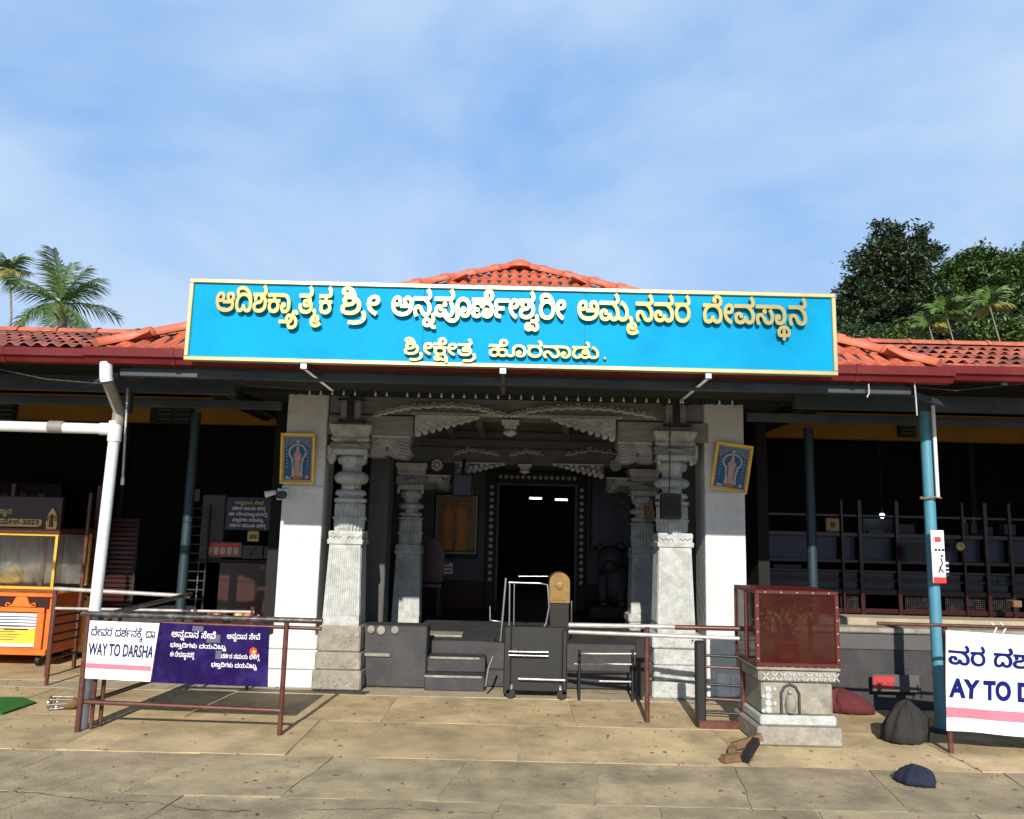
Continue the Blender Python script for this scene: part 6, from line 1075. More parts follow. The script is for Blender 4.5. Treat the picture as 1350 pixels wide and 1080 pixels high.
print_on(wt, WP, grid(1, 1, 26, 2), .03, .735, .955, .085, 'ink_pink', 1, 1, 'stripe', .002)
# purple banner
pt_, PP = banner('purple_banner', [W(211, 821, 6.31), W(355, 827, 6.31), W(353, 906, 6.31), W(199, 900, 6.31)], 'purple banner with smeared white lettering beside the white banner on the front railing', 'banner_purple', .006, amp=.004)
rows_ = [('board', .12, .10, .40, .12), ('board', .62, .11, .30, .10), ('l3', .12, .31, .50, .08), ('l2', .13, .46, .22, .09), ('l1', .58, .46, .34, .08), ('l3', .50, .61, .40, .08)]
for ln_, u0, v0, du, dv in rows_: print_on(pt_, PP, kprint(LAYOUT[ln_], 1, .16, 0, .002), u0, v0, du, dv, 'ink_white', 1, .16)
for (u0, v0, du, dv) in ((.30, .02, .10, .09), (.44, .15, .12, .14), (.53, .42, .05, .14)): print_on(pt_, PP, grid(1, 1, 6, 4), u0, v0, du, dv, 'cloth_pale', 1, 1, 'pale_patch', .002)
dm = MB().disc(0.5, 0, 0.5, .48, 0, 12); print_on(pt_, PP, dm, .83, .34, .07, .16, 'ink_red', 1, 1, 'emblem', .004)
print_on(pt_, PP, MB().disc(0.5, 0, 0.5, .3, 0, 12), .845, .37, .05, .10, 'ink_yellow', 1, 1, 'emblem', .006)
# big banner at the right
a = W(1246, 831, 6.28); b = W(1247, 963, 6.28); Lr = 3.2
rt, RP = banner('large_white_banner', [a, (a.x+Lr, 6.05, a.z+.0), (a.x+Lr, 6.05, .02), b], 'large rippled white banner reading TO D with a pink stripe, right of the blue post', 'banner_white', .035, nx=60, nz=10, amp=.018)
uw = lambda px: (W(px, 900, 6.25).x-a.x)/Lr
q = kprint([LAYOUT['way'][0][1:]]+LAYOUT['way'][1:], 1, .16, 0, .004); print_on(rt, RP, q, .004, .14, 1.27/Lr, .19, 'ink_blue', 1, .16)
q = latin('AY TO DARSHAN', 1, .2, 0, .045); print_on(rt, RP, q, .006, .47, 1.22/Lr, .20, 'ink_blue', 1, .2)
print_on(rt, RP, grid(1, 1, 60, 3), .0, .765, .98, .10, 'ink_pink', 1, 1, 'stripe', .003)
t = thing('banner_rail', (5, 6.32, 0), 'thin brown rail and posts holding the large white banner', 'railing')
MB().tube([(a.x-.5, 6.32, a.z+.035), (a.x+Lr+.2, 6.1, a.z+.035)], .014, 10).build('rail', 'rail_brown', t)
for x in (a.x+.02, a.x+1.6, a.x+3.2): MB().tube([(x, 6.33-.07*(x-a.x), 0), (x, 6.33-.07*(x-a.x), a.z+.04)], .02, 10).build('post', 'rail_brown', t)
for k, px in enumerate((1310, 1322)):
    q = W(px, 831, 6.28); MB().tube([(q.x, 6.29, q.z-.03), (q.x+.01, 6.26, q.z+.02), (q.x, 6.30, q.z+.05)], .008, 6).build('tie', 'white_paint', t)

# right front barrier
t = thing('entrance_barrier', (1.6, 6.95, 0), 'dark brown steel barrier of pipe rails and bars before the right white column', 'railing')
z_t = zc(826, 6.95, 925)
def pr(x, y, Y=6.95): return W(x, y, Y)
rail(t, [pr(750, 824, 7.2), pr(860, 826, 7.08), pr(975, 829, 6.9)], .020, 'rail_worn_glare', 'top_rail'); rail(t, [pr(750, 833, 7.2), pr(975, 842, 6.9)], .017, 'rail_worn_glare')
rail(t, [pr(890, 827, 7.0), pr(978, 829, 6.88)], .0215, 'rail_brown'); 
for px, Y, r, m in ((853, 7.08, .022, 'rail_brown'), (978, 6.9, .022, 'rail_brown')):
    q = pr(px, 826, Y); MB().tube([(q.x, Y, 0), (q.x, Y, q.z)], r, 12).build('post', m, t)
q = pr(922, 845, 6.95); MB().box(q.x-.035, q.x+.045, 6.92, 7.0, 0, q.z, .012).build('post', 'black_metal', t, label='thick black post')
for k, py in enumerate((865, 880, 903, 922, 940)):
    z = zc(py, 6.93, 950); rail(t, [(pr(925, py).x, 6.95, z), (pr(978, py).x, 6.9, z)], .011, 'rail_brown' if k % 2 else 'black_metal', 'bar')
MB().box(pr(920, 950).x, pr(986, 950).x, 6.90, 6.93, zc(962, 6.92, 950), zc(950, 6.92, 950), .004).build('kick_plate', 'rail_brown', t)
t = thing('inner_rail', (1.0, 7.9, 0), 'three short worn rails before the dark steps, left of the barrier', 'railing')
for (x0, x1, y0, y1) in ((765, 848, 862, 862), (757, 835, 875, 876), (790, 832, 898, 899)):
    rail(t, [W(x0, y0, 7.9), W(x1, y1, 7.9)], .009, 'rail_worn_glare')
for px in (764, 834): q = W(px, 860, 7.9); MB().tube([(q.x, 7.9, 0), (q.x, 7.9, q.z+.02)], .014, 8).build('post', 'black_metal', t)
MB().box(W(838, 880, 7.9).x, W(849, 880, 7.9).x, 7.88, 7.92, .05, W(838, 842, 7.9).z).build('timber_post', 'dark_wood', t)

# rolling steel gate in the doorway
t = thing('rolling_gate', (.1, 7.6, 0), 'dark steel rolling gate with chrome bars standing on the entrance steps', 'gate')
def cr_(pts, r, Y, m='steel', nm='bar'): return MB().tube([W(x, y, Y) for x, y in pts], r, 8).build(nm, m, t)
cr_([(667, 762), (660, 846)], .012, 8.0); cr_([(672, 768), (671, 860), (673, 866)], .009, 8.0); cr_([(678, 768), (677, 858)], .007, 8.0)
cr_([(671, 768), (712, 769), (722, 771), (724, 800), (720, 822), (714, 830)], .010, 8.0); cr_([(684, 760), (722, 760)], .005, 8.1)
cr_([(671, 859), (723, 860)], .008, 7.9); cr_([(671, 864), (723, 865)], .008, 7.9); cr_([(683, 895), (745, 897)], .011, 7.9, 'rail_worn_glare')
cr_([(646, 799), (646, 818), (662, 820), (662, 810)], .008, 8.1); cr_([(650, 865), (644, 880), (640, 905)], .012, 7.9)
l = W(668, 825, 7.95); r_ = W(748, 825, 7.95)
MB().box(l.x, r_.x, 7.95, 8.05, .06, l.z, .01).box(l.x-.02, l.x+.05, 7.9, 7.95, .04, l.z, .01).box(r_.x-.05, r_.x, 7.9, 7.95, .04, l.z-.02, .01).build('panel', 'black_metal', t)
for x in (l.x+.05, r_.x-.05): MB().tube([(x, 7.9, .045), (x, 7.94, .045)], .045, 14).build('wheel', 'black_metal', t)
for x in (l.x+.05, r_.x-.05): MB().box(x-.02, x+.02, 7.941, 7.98, .03, .12).build('wheel_bracket', 'steel', t)
# brass offering drum
q = W(737, 755, 8.75); q2 = W(752, 840, 8.75); x0_ = W(724, 800, 8.75).x; x1_ = W(751, 800, 8.75).x
t = thing('offering_box', ((x0_+x1_)/2, 8.9, .42), 'round-topped brass offering box standing beside the rolling gate', 'offering box')
xc, hw = (x0_+x1_)/2, (x1_-x0_)/2; zt_ = q.z
zm_ = zc(795, 8.75, 737)
MB().prism([(xc-hw, zm_), (xc-hw, zt_-.10)]+[(xc+hw*math.cos(R(180-15*k)), zt_-.10+.10*math.sin(R(15*k))) for k in range(1, 12)]+[(xc+hw, zt_-.10), (xc+hw, zm_)], 8.75, 9.0).build('hood', 'brass', t)
MB().box(xc-hw*.96, xc+hw*.96, 8.76, 8.99, .42, zm_-.003, .008).build('body', 'dark_wood', t)
MB().disc(xc, 8.75, zt_-.14, .045, .015, 14).box(xc-.07, xc+.07, 8.742, 8.75, zm_+.03, zm_+.05).box(xc-.045, xc+.045, 8.74, 8.75, zt_-.27, zt_-.262).build('emblem', 'brass', t)
MB().tube([(xc+hw, 8.8, .5), (xc+hw+.02, 8.74, .62), (xc+hw+.02, 8.74, .85)], .01, 8).build('handle', 'steel', t)
# dark statue shapes on the porch floor
q = W(806, 800, 11.2); t = thing('guardian_statue', (q.x, 11.2, .42), 'dark carved stone animal statue seated right of the doorway', 'statue')
b_ = MB(); X = q.x
b_.box(X-.32, X+.32, 10.95, 11.5, .42, .60, .02); b_.build('plinth', 'dark_wood', t)
b_ = MB().ball((X+.06, 11.3, .90), .27, 18, 10, .9, 1.1, 1.15).ball((X-.02, 11.12, 1.22), .20, 18, 10, .95, .9, .95).ball((X-.05, 10.98, 1.14), .10, 14, 8, 1, 1, .8).ball((X-.17, 11.15, 1.38), .05).ball((X+.12, 11.15, 1.40), .05)
for dx in (-.13, .12): b_.tube([(X+dx, 11.12, .98), (X+dx, 11.05, .62)], [.08, .055], 12).ball((X+dx, 11.02, .63), .065, 10, 6, 1, 1.3, .7)
b_.build('figure', 'granite_dark', t)
q = W(560, 780, 10.9); t = thing('round_back_seat', (q.x, 11, .42), 'dark red round-backed chair in the shade left of the doorway', 'chair')
MB().prism([(q.x-.22, .85)]+[(q.x+.24*math.cos(R(180-15*k)), 1.18+.28*math.sin(R(15*k))) for k in range(0, 13)]+[(q.x+.22, .85)], 11.05, 11.1).build('backrest', 'maroon_paint', t)
MB().box(q.x-.24, q.x+.24, 10.7, 11.1, .80, .86, .01).build('seat', 'maroon_paint', t)
for dx in (-.2, .2):
    for y in (10.74, 11.06): MB().bar((q.x+dx, y, .42), (q.x+dx, y, .8), .04, .04).build('leg', 'dark_wood', t)
# low lit thresholds
MB().box(XX(560, 9.2, 815), XX(612, 9.2, 815), 8.9, 9.2, .421, .445, .004).box(XX(475, 9.2, 815), XX(500, 9.2, 815), 8.8, 9.3, .421, .46, .004).build('threshold', 'pale_stone', T)

# ------------------------------------------------------------------ glazed maroon box on a carved stone pedestal
bx0, bx1 = 1.945, 2.60; YF = 6.40; zb0 = zc(880, YF, 1050); zb1_ = zc(779, YF, 1050)
t = thing('stone_pedestal', (2.27, 6.7, 0), 'weathered carved stone pedestal under the maroon glazed box', 'pedestal')
zp = zb0-.004; bands = [(0, .14, .02, 'pale_stone'), (.142, .22, -.01, 'granite'), (.222, .47, -.03, 'pale_stone'), (.472, .56, .0, 'pale_stone'), (.562, zp, .02, 'pale_stone')]
for z0, z1, e, m in bands:
    MB().box(bx0-e+.02, bx1+e-.02, YF+.02-e, 7.05+e, z0, z1, .014).build('carved_course', m, t)
b_ = MB()
for k in range(9): 
    x = bx0+.05+k*.068
    for z in (.515,): b_.bar((x, YF+.015, z-.03), (x+.05, YF+.015, z+.03), .008, .009).bar((x+.05, YF+.015, z-.03), (x, YF+.015, z+.03), .008, .009)
    b_.disc(x+.03, YF+.012, .60, .018, .01, 8)
for k in range(4): b_.disc(bx0+.10, YF+.048, .26+.05*k, .028, .014, 9); b_.disc(bx0+.06+.09*(k % 2), YF+.05, .25+.055*k, .016, .012, 7)
b_.build('carved_relief', 'granite', t, kind='stuff')
ni = MB().tube([(bx0+.20, YF+.045, .235), (bx0+.20, YF+.045, .38), (bx0+.225, YF+.045, .43), (bx0+.27, YF+.045, .45), (bx0+.315, YF+.045, .43), (bx0+.34, YF+.045, .38), (bx0+.34, YF+.045, .235)], .011, 6); ni.build('niche_arch', 'granite_dark', t)
MB().tube([(bx0+.27, YF+.045, .25), (bx0+.27, YF+.03, .31), (bx0+.27, YF+.045, .37)], [.035, .045, .03], 12).ball((bx0+.27, YF+.04, .395), .022).build('niche_figure', 'pale_stone', t)
t = thing('glazed_box', (2.27, 6.7, zb0), 'maroon metal-framed glass box on the carved stone pedestal, right of the barrier', 'display box')
MB().box(bx0, bx1, YF, 7.0, zb0, zb0+.03, .004).box(bx0, bx1, YF, 7.0, zb1_-.03, zb1_, .004).build('frame', 'frame_maroon', t)
for x in (bx0, bx1-.03): 
    for y in (YF, 6.97): MB().box(x, x+.03, y, y+.03, zb0+.031, zb1_-.031).build('corner_post', 'frame_maroon', t)
MB().box(bx0+.03, bx1-.03, YF+.008, YF+.014, zb0+.03, zb1_-.03).build('front_pane', 'glass_maroon', t)
MB().box(bx0+.008, bx0+.014, YF+.03, 6.97, zb0+.03, zb1_-.03).box(bx1-.014, bx1-.008, YF+.03, 6.97, zb0+.03, zb1_-.03).box(bx0+.03, bx1-.03, 6.985, 6.991, zb0+.03, zb1_-.03).build('side_pane', 'glass_maroon', t)
MB().box(bx0-.006, bx0+.006, 6.66, 6.69, zb0+.03, zb1_-.03).build('glazing_bar', 'frame_maroon', t)
# added plant inside the box, standing in for a tree reflected in the glass
pt2 = thing('reflection_plant', (2.27, 6.68, zb0+.03), 'added bushy plant in a pot, standing in for the tree reflection on the maroon glass of the box', 'plant')
MB().lathe((2.27, 6.68, zb0+.031), [(.07, 0), (.10, .12), (.11, .12), (.11, .14), (.09, .14)], 18).build('pot', 'new_tile', pt2)
rr_ = random.Random(4); lf = MB(); st_ = MB()
for k in range(26):
    a_ = rr_.uniform(0, 6.28); r2_ = rr_.uniform(.03, .20); e = Vector((2.27+r2_*math.cos(a_), 6.68+r2_*.8*math.sin(a_), zb0+rr_.uniform(.26, .50))); st_.tube([(2.27, 6.68, zb0+.15), ((2.27+e.x)/2, (6.68+e.y)/2, zb0+.28), e], [.006, .004, .002], 5)
    for j in range(14):
        c_ = e+Vector((rr_.gauss(0, .035), rr_.gauss(0, .03), rr_.gauss(0, .03))); u_ = Vector((rr_.gauss(0, 1), rr_.gauss(0, 1), rr_.gauss(0, .6))).normalized()*.02; w_ = u_.cross(Vector((rr_.gauss(0, 1), rr_.gauss(0, 1), 1))).normalized()*.009
        lf.add([c_-u_, c_+w_, c_+u_, c_-w_], [(0, 1, 2, 3)])
st_.build('stem', 'bark', pt2); lf.build('foliage', 'leaf_bright', pt2)
rv = MB().disc(0, 0, 0, .006, .005, 7).mesh('rivet', 'carved_pale')
for k in range(5):
    inst('rivet', rv, t, (bx0+.015, YF, zb0+.06+.1*k)); inst('rivet', rv, t, (bx1-.015, YF, zb0+.06+.1*k)); inst('rivet', rv, t, (bx0+.08+.125*k, YF, zb1_-.015))

# timber offcuts at the foot of the barrier
for i, (px, py, an, lab) in enumerate(((972, 1004, 25, 'split timber offcut on the paving, nearest the camera of the small pile'), (985, 992, -15, 'timber offcut leaning against the stone pedestal foot'), (966, 995, 70, 'short orange timber offcut, leftmost of the small pile'), (990, 1003, 50, 'dark timber offcut, rightmost of the small pile'))):
    q = G(px, py); L_ = (.26, .22, .12, .20)[i]
    o = MB().bar((-L_/2, 0, .03), (L_/2, 0, .03+(.09 if i in (1, 3) else 0)), .05, .05); 
    o.build('timber_offcut', 'timber' if i != 3 else 'dark_wood', base=None); ob = bpy.context.scene.collection.objects[-1]
    ob.location = (q.x, q.y, 0); ob.rotation_euler = (0, 0, R(an)); tag(ob, lab, 'wood piece', 'timber offcuts by the pedestal')

# bundles round the foot of the blue post
def lump(name, c, rx, ry, rz, m, lab, cat, seed, tied=True):
    """a slumped cloth bag: folds run up to a gathered neck"""
    rnd = random.Random(seed); b = MB(); nu = 40; vs = []
    prof = [(.55, 0), (.92, .03), (1.0, .18), (.97, .42), (.80, .64), (.52, .80), (.24, .90), (.17, .95), (.30, 1.04), (.34, 1.10), (.05, 1.05)] if tied else [(.7, 0), (1.0, .04), (.98, .3), (.8, .62), (.5, .86), (.2, .97), (.02, 1)]
    ph = [rnd.uniform(0, 6) for _ in range(6)]; lean = (rnd.uniform(-.3, .3), rnd.uniform(-.2, .2))
    for j, (r0, h) in enumerate(prof):
        for i in range(nu):
            a = 2*math.pi*i/nu; f = 1+.05*math.sin(13*a+ph[5]+6*h)+.03*math.sin(21*a-8*h)+.10*math.sin(2*a+ph[0])+.07*math.sin(3*a+ph[1]+h*3)+(.06+.10*h)*math.sin(9*a+ph[2]+h*2)*min(1, h*2+.3)+.05*math.sin(5*a+ph[3]-4*h)
            zz_ = h*(1+.06*math.sin(3*a+ph[4])*(h > .2))
            vs.append((c[0]+rx*r0*f*math.cos(a)+lean[0]*rx*h, c[1]+ry*r0*f*math.sin(a)+lean[1]*ry*h, zz_*rz*2+.002+max(0, c[2]-rz)*(1 if c[2] > .6 else 0)))
    b.add(vs, [(j*nu+i, j*nu+(i+1) % nu, (j+1)*nu+(i+1) % nu, (j+1)*nu+i) for j in range(len(prof)-1) for i in range(nu)], True)
    return tag(b.build(name, m, base=(c[0], c[1], 0)), lab, cat)
q = G(1210, 1035); lump('cloth_bag', (q.x+.02, q.y+.06, .10), .12, .14, .05, 'cloth_blue', 'slumped dark blue cloth bag on the paving below the blue post', 'bag', 1, False)
q = G(1215, 985); lump('sack', (q.x-.06, q.y+.15, .15), .16, .13, .15, 'cloth_dark', 'tall dark sack slumped at the foot of the light blue post', 'sack', 4, False)
q = G(1130, 945); lump('cloth_bundle', (q.x, q.y+.2, .09), .24, .14, .10, 'cloth_red', 'dark red cloth bundle beside the carved pedestal', 'bundle', 5, False)
q = G(1180, 935); lump('sack', (q.x, q.y+.3, .17), .24, .16, .16, 'cloth_dark', 'wide dark sack between the red bundle and the blue post', 'sack', 6, False)
# low wall of the right verandah with small signs
x0_, x1_ = 2.78, 3.75
t = thing('low_wall', (5.6, 7.8, 0), 'pale low masonry wall of the right verandah behind the post', 'wall')
zt_ = zc(828, 7.8, 1170)
MB().box(2.70, 9.3, 7.8, 8.0, 0, zt_-.05, .01).build('wall_body', 'granite_dark', t); MB().box(2.68, 9.3, 7.77, 8.03, zt_-.05, zt_, .012).build('coping', 'pale_stone', t)
MB().box(2.75, 9.2, 7.785, 7.80, zt_-.20, zt_-.06, .004).build('pale_band', 'inner_pale_wall', t)
a, b = W(1150, 889, 7.7), W(1213, 913, 7.7); t = thing('low_sign', ((a.x+b.x)/2, 7.72, b.z), 'small grey board with a red patch propped on the low wall', 'sign')
MB().box(a.x, b.x, 7.70, 7.72, b.z, a.z, .003).build('board', 'inner_pale_wall', t)
MB().box(a.x+.01, a.x+.20, 7.694, 7.699, b.z+.03, a.z-.02).build('red_print', 'ink_red', t); b_ = MB()
for k in range(4): b_.disc(a.x+.04+.05*k, 7.694, (a.z+b.z)/2, .018, .004, 8)
b_.build('letter_print', 'inner_pale_wall', t)

# grit, dry leaves and scraps lying on the paving
rg = random.Random(21); gb = MB()
for k in range(900):
    x, y = rg.uniform(-5.5, 5.5), 4.4+3.8*rg.random()**1.0; r = rg.uniform(.003, .009); z = .004
    if rg.random() < .8: gb.add([(x-r, y-r*.6, z), (x+r, y-r*.8, z), (x+r*.7, y+r, z), (x-r*.8, y+r*.7, z), (x, y, z+r*.9)], [(0, 1, 4), (1, 2, 4), (2, 3, 4), (3, 0, 4)])
    else:
        a_ = rg.uniform(0, 6.28); l = rg.uniform(.012, .028); c_, s_ = math.cos(a_), math.sin(a_)
        gb.add([(x-l*c_, y-l*s_, z+.001), (x+l*.4*s_, y-l*.4*c_, z+.007), (x+l*c_, y+l*s_, z+.002), (x-l*.4*s_, y+l*.4*c_, z+.007)], [(0, 1, 2, 3)])
gb.build('grit', 'timber', kind='stuff', label='grit and dry leaf scraps scattered over the paving')

# ------------------------------------------------------------------ food cart at the left
KY = 8.9
kx1 = W(74, 740, KY).x; kx0 = kx1-1.5; kd = .75
zz = lambda py: zc(py, KY, 40)
z_b, z_c, z_case0, z_case1, z_h0, z_h1 = .13, zz(782), zz(777), zz(704), zz(696), zz(668)
t = thing('food_cart', ((kx0+kx1)/2, KY+.35, 0), 'orange and maroon food cart with a glass case and a header board dated 2023', 'food cart')
body = MB().box(kx0, kx1, KY+.02, KY+kd, z_b, z_c-.04, .01).build('body', 'orange_paint', t)
MB().box(kx0+.02, kx1-.03, KY+.005, KY+.018, zz(802), z_c-.05).build('dark_band', 'maroon_paint', body)
MB().box(kx0-.02, kx1+.02, KY-.02, KY+kd+.02, z_c-.04, z_c, .008).build('counter', 'orange_paint', t)
MB().box(kx0-.01, kx1-.06, KY-.02, KY+.0, zz(807), zz(801), .004).box(kx0, kx1+.0, KY-.03, KY+.01, .13, .19, .006).box(kx1-.14, kx1-.06, KY-.015, KY+.004, .19, zz(807), .004).build('trim', 'orange_paint', body)
p = W(27, 795, KY-.02); sc_ = MB()
sc_.prism([(p.x-.17, zz(800)), (p.x-.10, zz(798)), (p.x-.06, zz(788)), (p.x, zz(784.5)), (p.x+.06, zz(788)), (p.x+.10, zz(798)), (p.x+.17, zz(800))], KY-.012, KY+.004)
for sg in (-1, 1): sc_.tube([(p.x+sg*.11, KY-.01, zz(797)), (p.x+sg*.15, KY-.012, zz(795)), (p.x+sg*.165, KY-.012, zz(798.5)), (p.x+sg*.145, KY-.012, zz(799.5))], .008, 6)
sc_.build('scroll_ornament', 'orange_paint', body)
# printed poster on the front
x_a, x_b = kx0+.1, W(57, 830, KY).x; z_a, z_d = zz(853), zz(809)
po = MB().box(x_a, x_b, KY-.006, KY+.004, z_a, z_d).build('poster', 'banner_white', body)
MB().box(x_a+.005, x_b-.005, KY-.009, KY-.0065, z_a+.035, z_a+(z_d-z_a)*.56).build('yellow_print', 'ink_yellow', po)
MB().box(x_a+.005, x_b-.03, KY-.009, KY-.0065, z_a+(z_d-z_a)*.60, z_a+(z_d-z_a)*.64).build('red_stripe', 'ink_magenta', po)
tb = MB(); 
for k in range(4): tb.box(x_a+.05, x_b-.05-.12*(k == 3), KY-.009, KY-.0065, z_d-.04-.032*k, z_d-.03-.032*k)
for k in range(6): tb.box(x_a+.06, x_b-.30+.03*(k % 3), KY-.012, KY-.0095, z_a+.07+.028*k, z_a+.076+.028*k)
tb.box(x_b-.42, x_b-.16, KY-.012, KY-.0095, z_a+(z_d-z_a)*.50, z_a+(z_d-z_a)*.54); tb.build('text_print', 'ink_navy', po, kind='stuff')
# glass case
for x in (kx0, kx1-.035):
    for y in (KY, KY+kd-.05): MB().box(x, x+.03, y, y+.03, z_case0, z_case1).build('case_post', 'frame_gold', t)
MB().box(kx0, kx1, KY-.002, KY+.028, z_case0-.0, z_case0+.03, .003).box(kx0, kx1, KY-.002, KY+.028, z_case1-.02, z_case1+.01, .003).build('case_frame', 'frame_gold', t)
MB().box(kx0+.03, kx1-.035, KY+.010, KY+.014, z_case0+.03, z_case1-.02).build('glass', 'glass', t)
MB().box(kx1-.02, kx1-.016, KY+.03, KY+kd-.05, z_case0+.01, z_case1-.01).build('side_glass', 'glass', t)
wv = MB(); nx = 30; vs = []
for j in range(9):
    for i in range(nx+1): vs.append((kx0+.04+(kx1-kx0-.08)*i/nx, KY+kd-.10+.025*math.sin(i*.9+j*.8)+.015*math.sin(i*2.3-j), z_case0+.02+(z_case1-z_case0-.03)*j/8))
wv.add(vs, [(j*(nx+1)+i, j*(nx+1)+i+1, (j+1)*(nx+1)+i+1, (j+1)*(nx+1)+i) for j in range(8) for i in range(nx)], True).build('plastic_sheet', 'plastic_sheet', t)
x = W(50, 740, KY+.3).x; MB().box(x, x+.04, KY+.35, KY+.39, z_case0, z_case1).build('divider', 'brown_paint', t)
MB().box(kx0, kx1+.03, KY-.04, KY+kd+.03, z_case1+.012, z_h0, .008).build('roof_ledge', 'brown_paint', t)
hb = MB().box(kx0, kx1+.02, KY-.03, KY+.03, z_h0+.001, zz(655), .004).build('header_board', 'maroon_paint', t)
hx = lambda px: W(px, 690, KY-.04).x
MB().prism([(hx(-90), zz(694.5)), (hx(-90), zz(684.5)), (hx(53), zz(684.5)), (hx(55), zz(686)), (hx(54), zz(692)), (hx(49), zz(694.5))], KY-.038, KY-.031).build('gold_strip', 'print_gold', hb)
q = kprint(LAYOUT['kiosk'], hx(25)-hx(-14), .062, 0, .001); shift(q, hx(-14), KY-.041, zz(692)); q.build('lettering', 'ink_black', hb)
q = latin('-2023', hx(51)-hx(26), .055, 0, .03); shift(q, hx(26), KY-.041, zz(692)); q.build('lettering', 'ink_black', hb)
q = kprint(LAYOUT['kiosk2'], hx(13)-hx(-6), .06, 0, .001); shift(q, hx(-6), KY-.033, zz(678)); q.build('lettering', 'print_gold', hb)
ex = hx(68); em = MB()
em.prism([(ex-.055, zz(697)), (ex-.06, zz(688)), (ex-.045, zz(678)), (ex-.02, zz(672)), (ex, zz(669)), (ex+.02, zz(672)), (ex+.045, zz(678)), (ex+.06, zz(688)), (ex+.055, zz(697))], KY-.045, KY-.031)
em.build('emblem', 'print_gold', hb)
em = MB().tube([(ex, KY-.048, zz(694)), (ex, KY-.055, zz(684)), (ex, KY-.048, zz(678))], [.022, .016, .010], 8)
for k in range(7): a_ = R(30*k); em.disc(ex+.045*math.cos(a_), KY-.045, zz(685)+.05*math.sin(a_), .010, .008, 6)
em.build('emblem_relief', 'brown_paint', hb)
for x in (kx0+.15, kx1-.12):
    for y in (KY+.10, KY+kd-.1):
        w_ = MB().tube([(x-.02, y, .06), (x+.02, y, .06)], .06, 16).build('wheel', 'black_metal', t); MB().box(x-.03, x+.03, y-.02, y+.02, .10, .135).build('bracket', 'steel', w_)
# snack tray inside the case
q = W(8, 772, KY+.2); lump('snack_heap', (q.x, KY+.3, z_case0+.125), .12, .09, .09, 'print_gold', 'tan heap of snacks inside the glass case of the food cart', 'snack', 9, False)

# panel with yellow notice behind the queue railing
a, b = W(72, 785, 9.6), W(110, 860, 9.6)
t = thing('yellow_notice', ((a.x+b.x)/2, 9.6, b.z), 'yellow notice with black lines behind the brown queue railing', 'notice board')
MB().box(a.x, b.x, 9.59, 9.61, b.z, a.z, .003).build('board', 'print_gold', t); b_ = MB()
for k in range(9): b_.box(a.x+.03, b.x-.04-.03*(k % 3), 9.582, 9.588, a.z-.12-.06*k, a.z-.10-.06*k)
b_.box(b.x-.14, b.x-.02, 9.582, 9.588, a.z-.05, a.z-.02).build('lettering', 'ink_black', t)
MB().bar((a.x+.05, 9.62, 0), (a.x+.05, 9.62, b.z), .03, .03).bar((b.x-.05, 9.62, 0), (b.x-.05, 9.62, b.z), .03, .03).build('leg', 'dark_wood', t)
a, b = W(77, 706, 9.75), W(118, 775, 9.75)
t = thing('white_partition', ((a.x+b.x)/2, 9.8, .5), 'pale grey partition with dark rails between the cart and the drain pipe', 'partition')
MB().box(a.x-.6, b.x, 9.74, 9.78, b.z, a.z, .004).build('panel', 'inner_pale_wall', t)
for py in (712, 719, 729): z = zc(py, 9.7, 100); MB().box(a.x-.6, b.x+.02, 9.70, 9.725, z-.012, z+.012).build('rail', 'dark_wood', t)
MB().box(b.x+.002, b.x+.05, 9.70, 9.79, .5, 2.0, .004).box(a.x-.6, a.x-.55, 9.70, 9.79, .5, 2.0, .004).build('frame_post', 'brown_paint', t)
# window panes high behind the cart
a = W(10, 662, 12.5); t = thing('shelf_papers', (a.x, 12.5, .5), 'dim rack of grey papers far behind the food cart', 'rack')
for k in range(5):
    p = W(2+12*k, 650+3*(k % 2), 12.5); MB().box(p.x, p.x+.11, 12.5, 12.52, p.z-.28, p.z).build('sheet', 'inner_pale_wall', t)
MB().box(a.x-.3, a.x+.8, 12.53, 12.57, .5, a.z+.3).build('rack_board', 'dark_wood', t)
# maroon folded shutter
a, b = W(140, 686, 9.9), W(172, 800, 9.9); t = thing('maroon_shutter', ((a.x+b.x)/2, 9.9, .5), 'dark maroon slatted shutter behind the white drain pipe', 'shutter')
z = .5
while z < a.z: MB().box(a.x, b.x, 9.88+.01*(int(z*50) % 2), 9.90+.01*(int(z*50) % 2), z, z+.05, .006).build('slat', 'maroon_paint', t); z += .056
build_each(MB().box(a.x-.03, a.x-.002, 9.87, 9.93, .5, a.z+.03).box(b.x+.002, b.x+.03, 9.87, 9.93, .5, a.z+.03), 'frame_post', 'dark_wood', t)
# grille left of the grey pillar, and the pillar
a = W(247, 670, 9.7); b = W(268, 790, 9.7); t = thing('wall_grille', ((a.x+b.x)/2, 9.7, .5), 'narrow dark grille of thin horizontal bars left of the grey pillar', 'grille')
for k in range(11):
    z = b.z+(a.z-b.z)*k/10; MB().tube([(a.x, 9.7, z), (b.x, 9.7, z)], .008, 6).build('bar', 'steel_blue', t)
for x in (a.x, b.x): MB().box(x-.01, x+.01, 9.68, 9.72, .5, a.z+.05).build('upright', 'dark_wood', t)
a, b = W(268, 652, 9.8), W(287, 800, 9.8)
MB().box(a.x, b.x, 9.8, 10.1, .5, a.z, .01).build('inner_pier', 'inner_pale_wall', T, label='grey inner pier behind the left blue post')
a, b = W(252, 645, 9.9), W(263, 661, 9.9); t = thing('wall_paper', (a.x, 9.9, b.z), 'small pale paper sheet stuck above the narrow grille', 'paper'); MB().box(a.x, b.x, 9.89, 9.9, b.z, a.z).build('sheet', 'inner_pale_wall', t); MB().box(a.x+.02, a.x+.05, 9.885, 9.89, a.z-.03, a.z-.0).build('tape', 'ink_black', t)
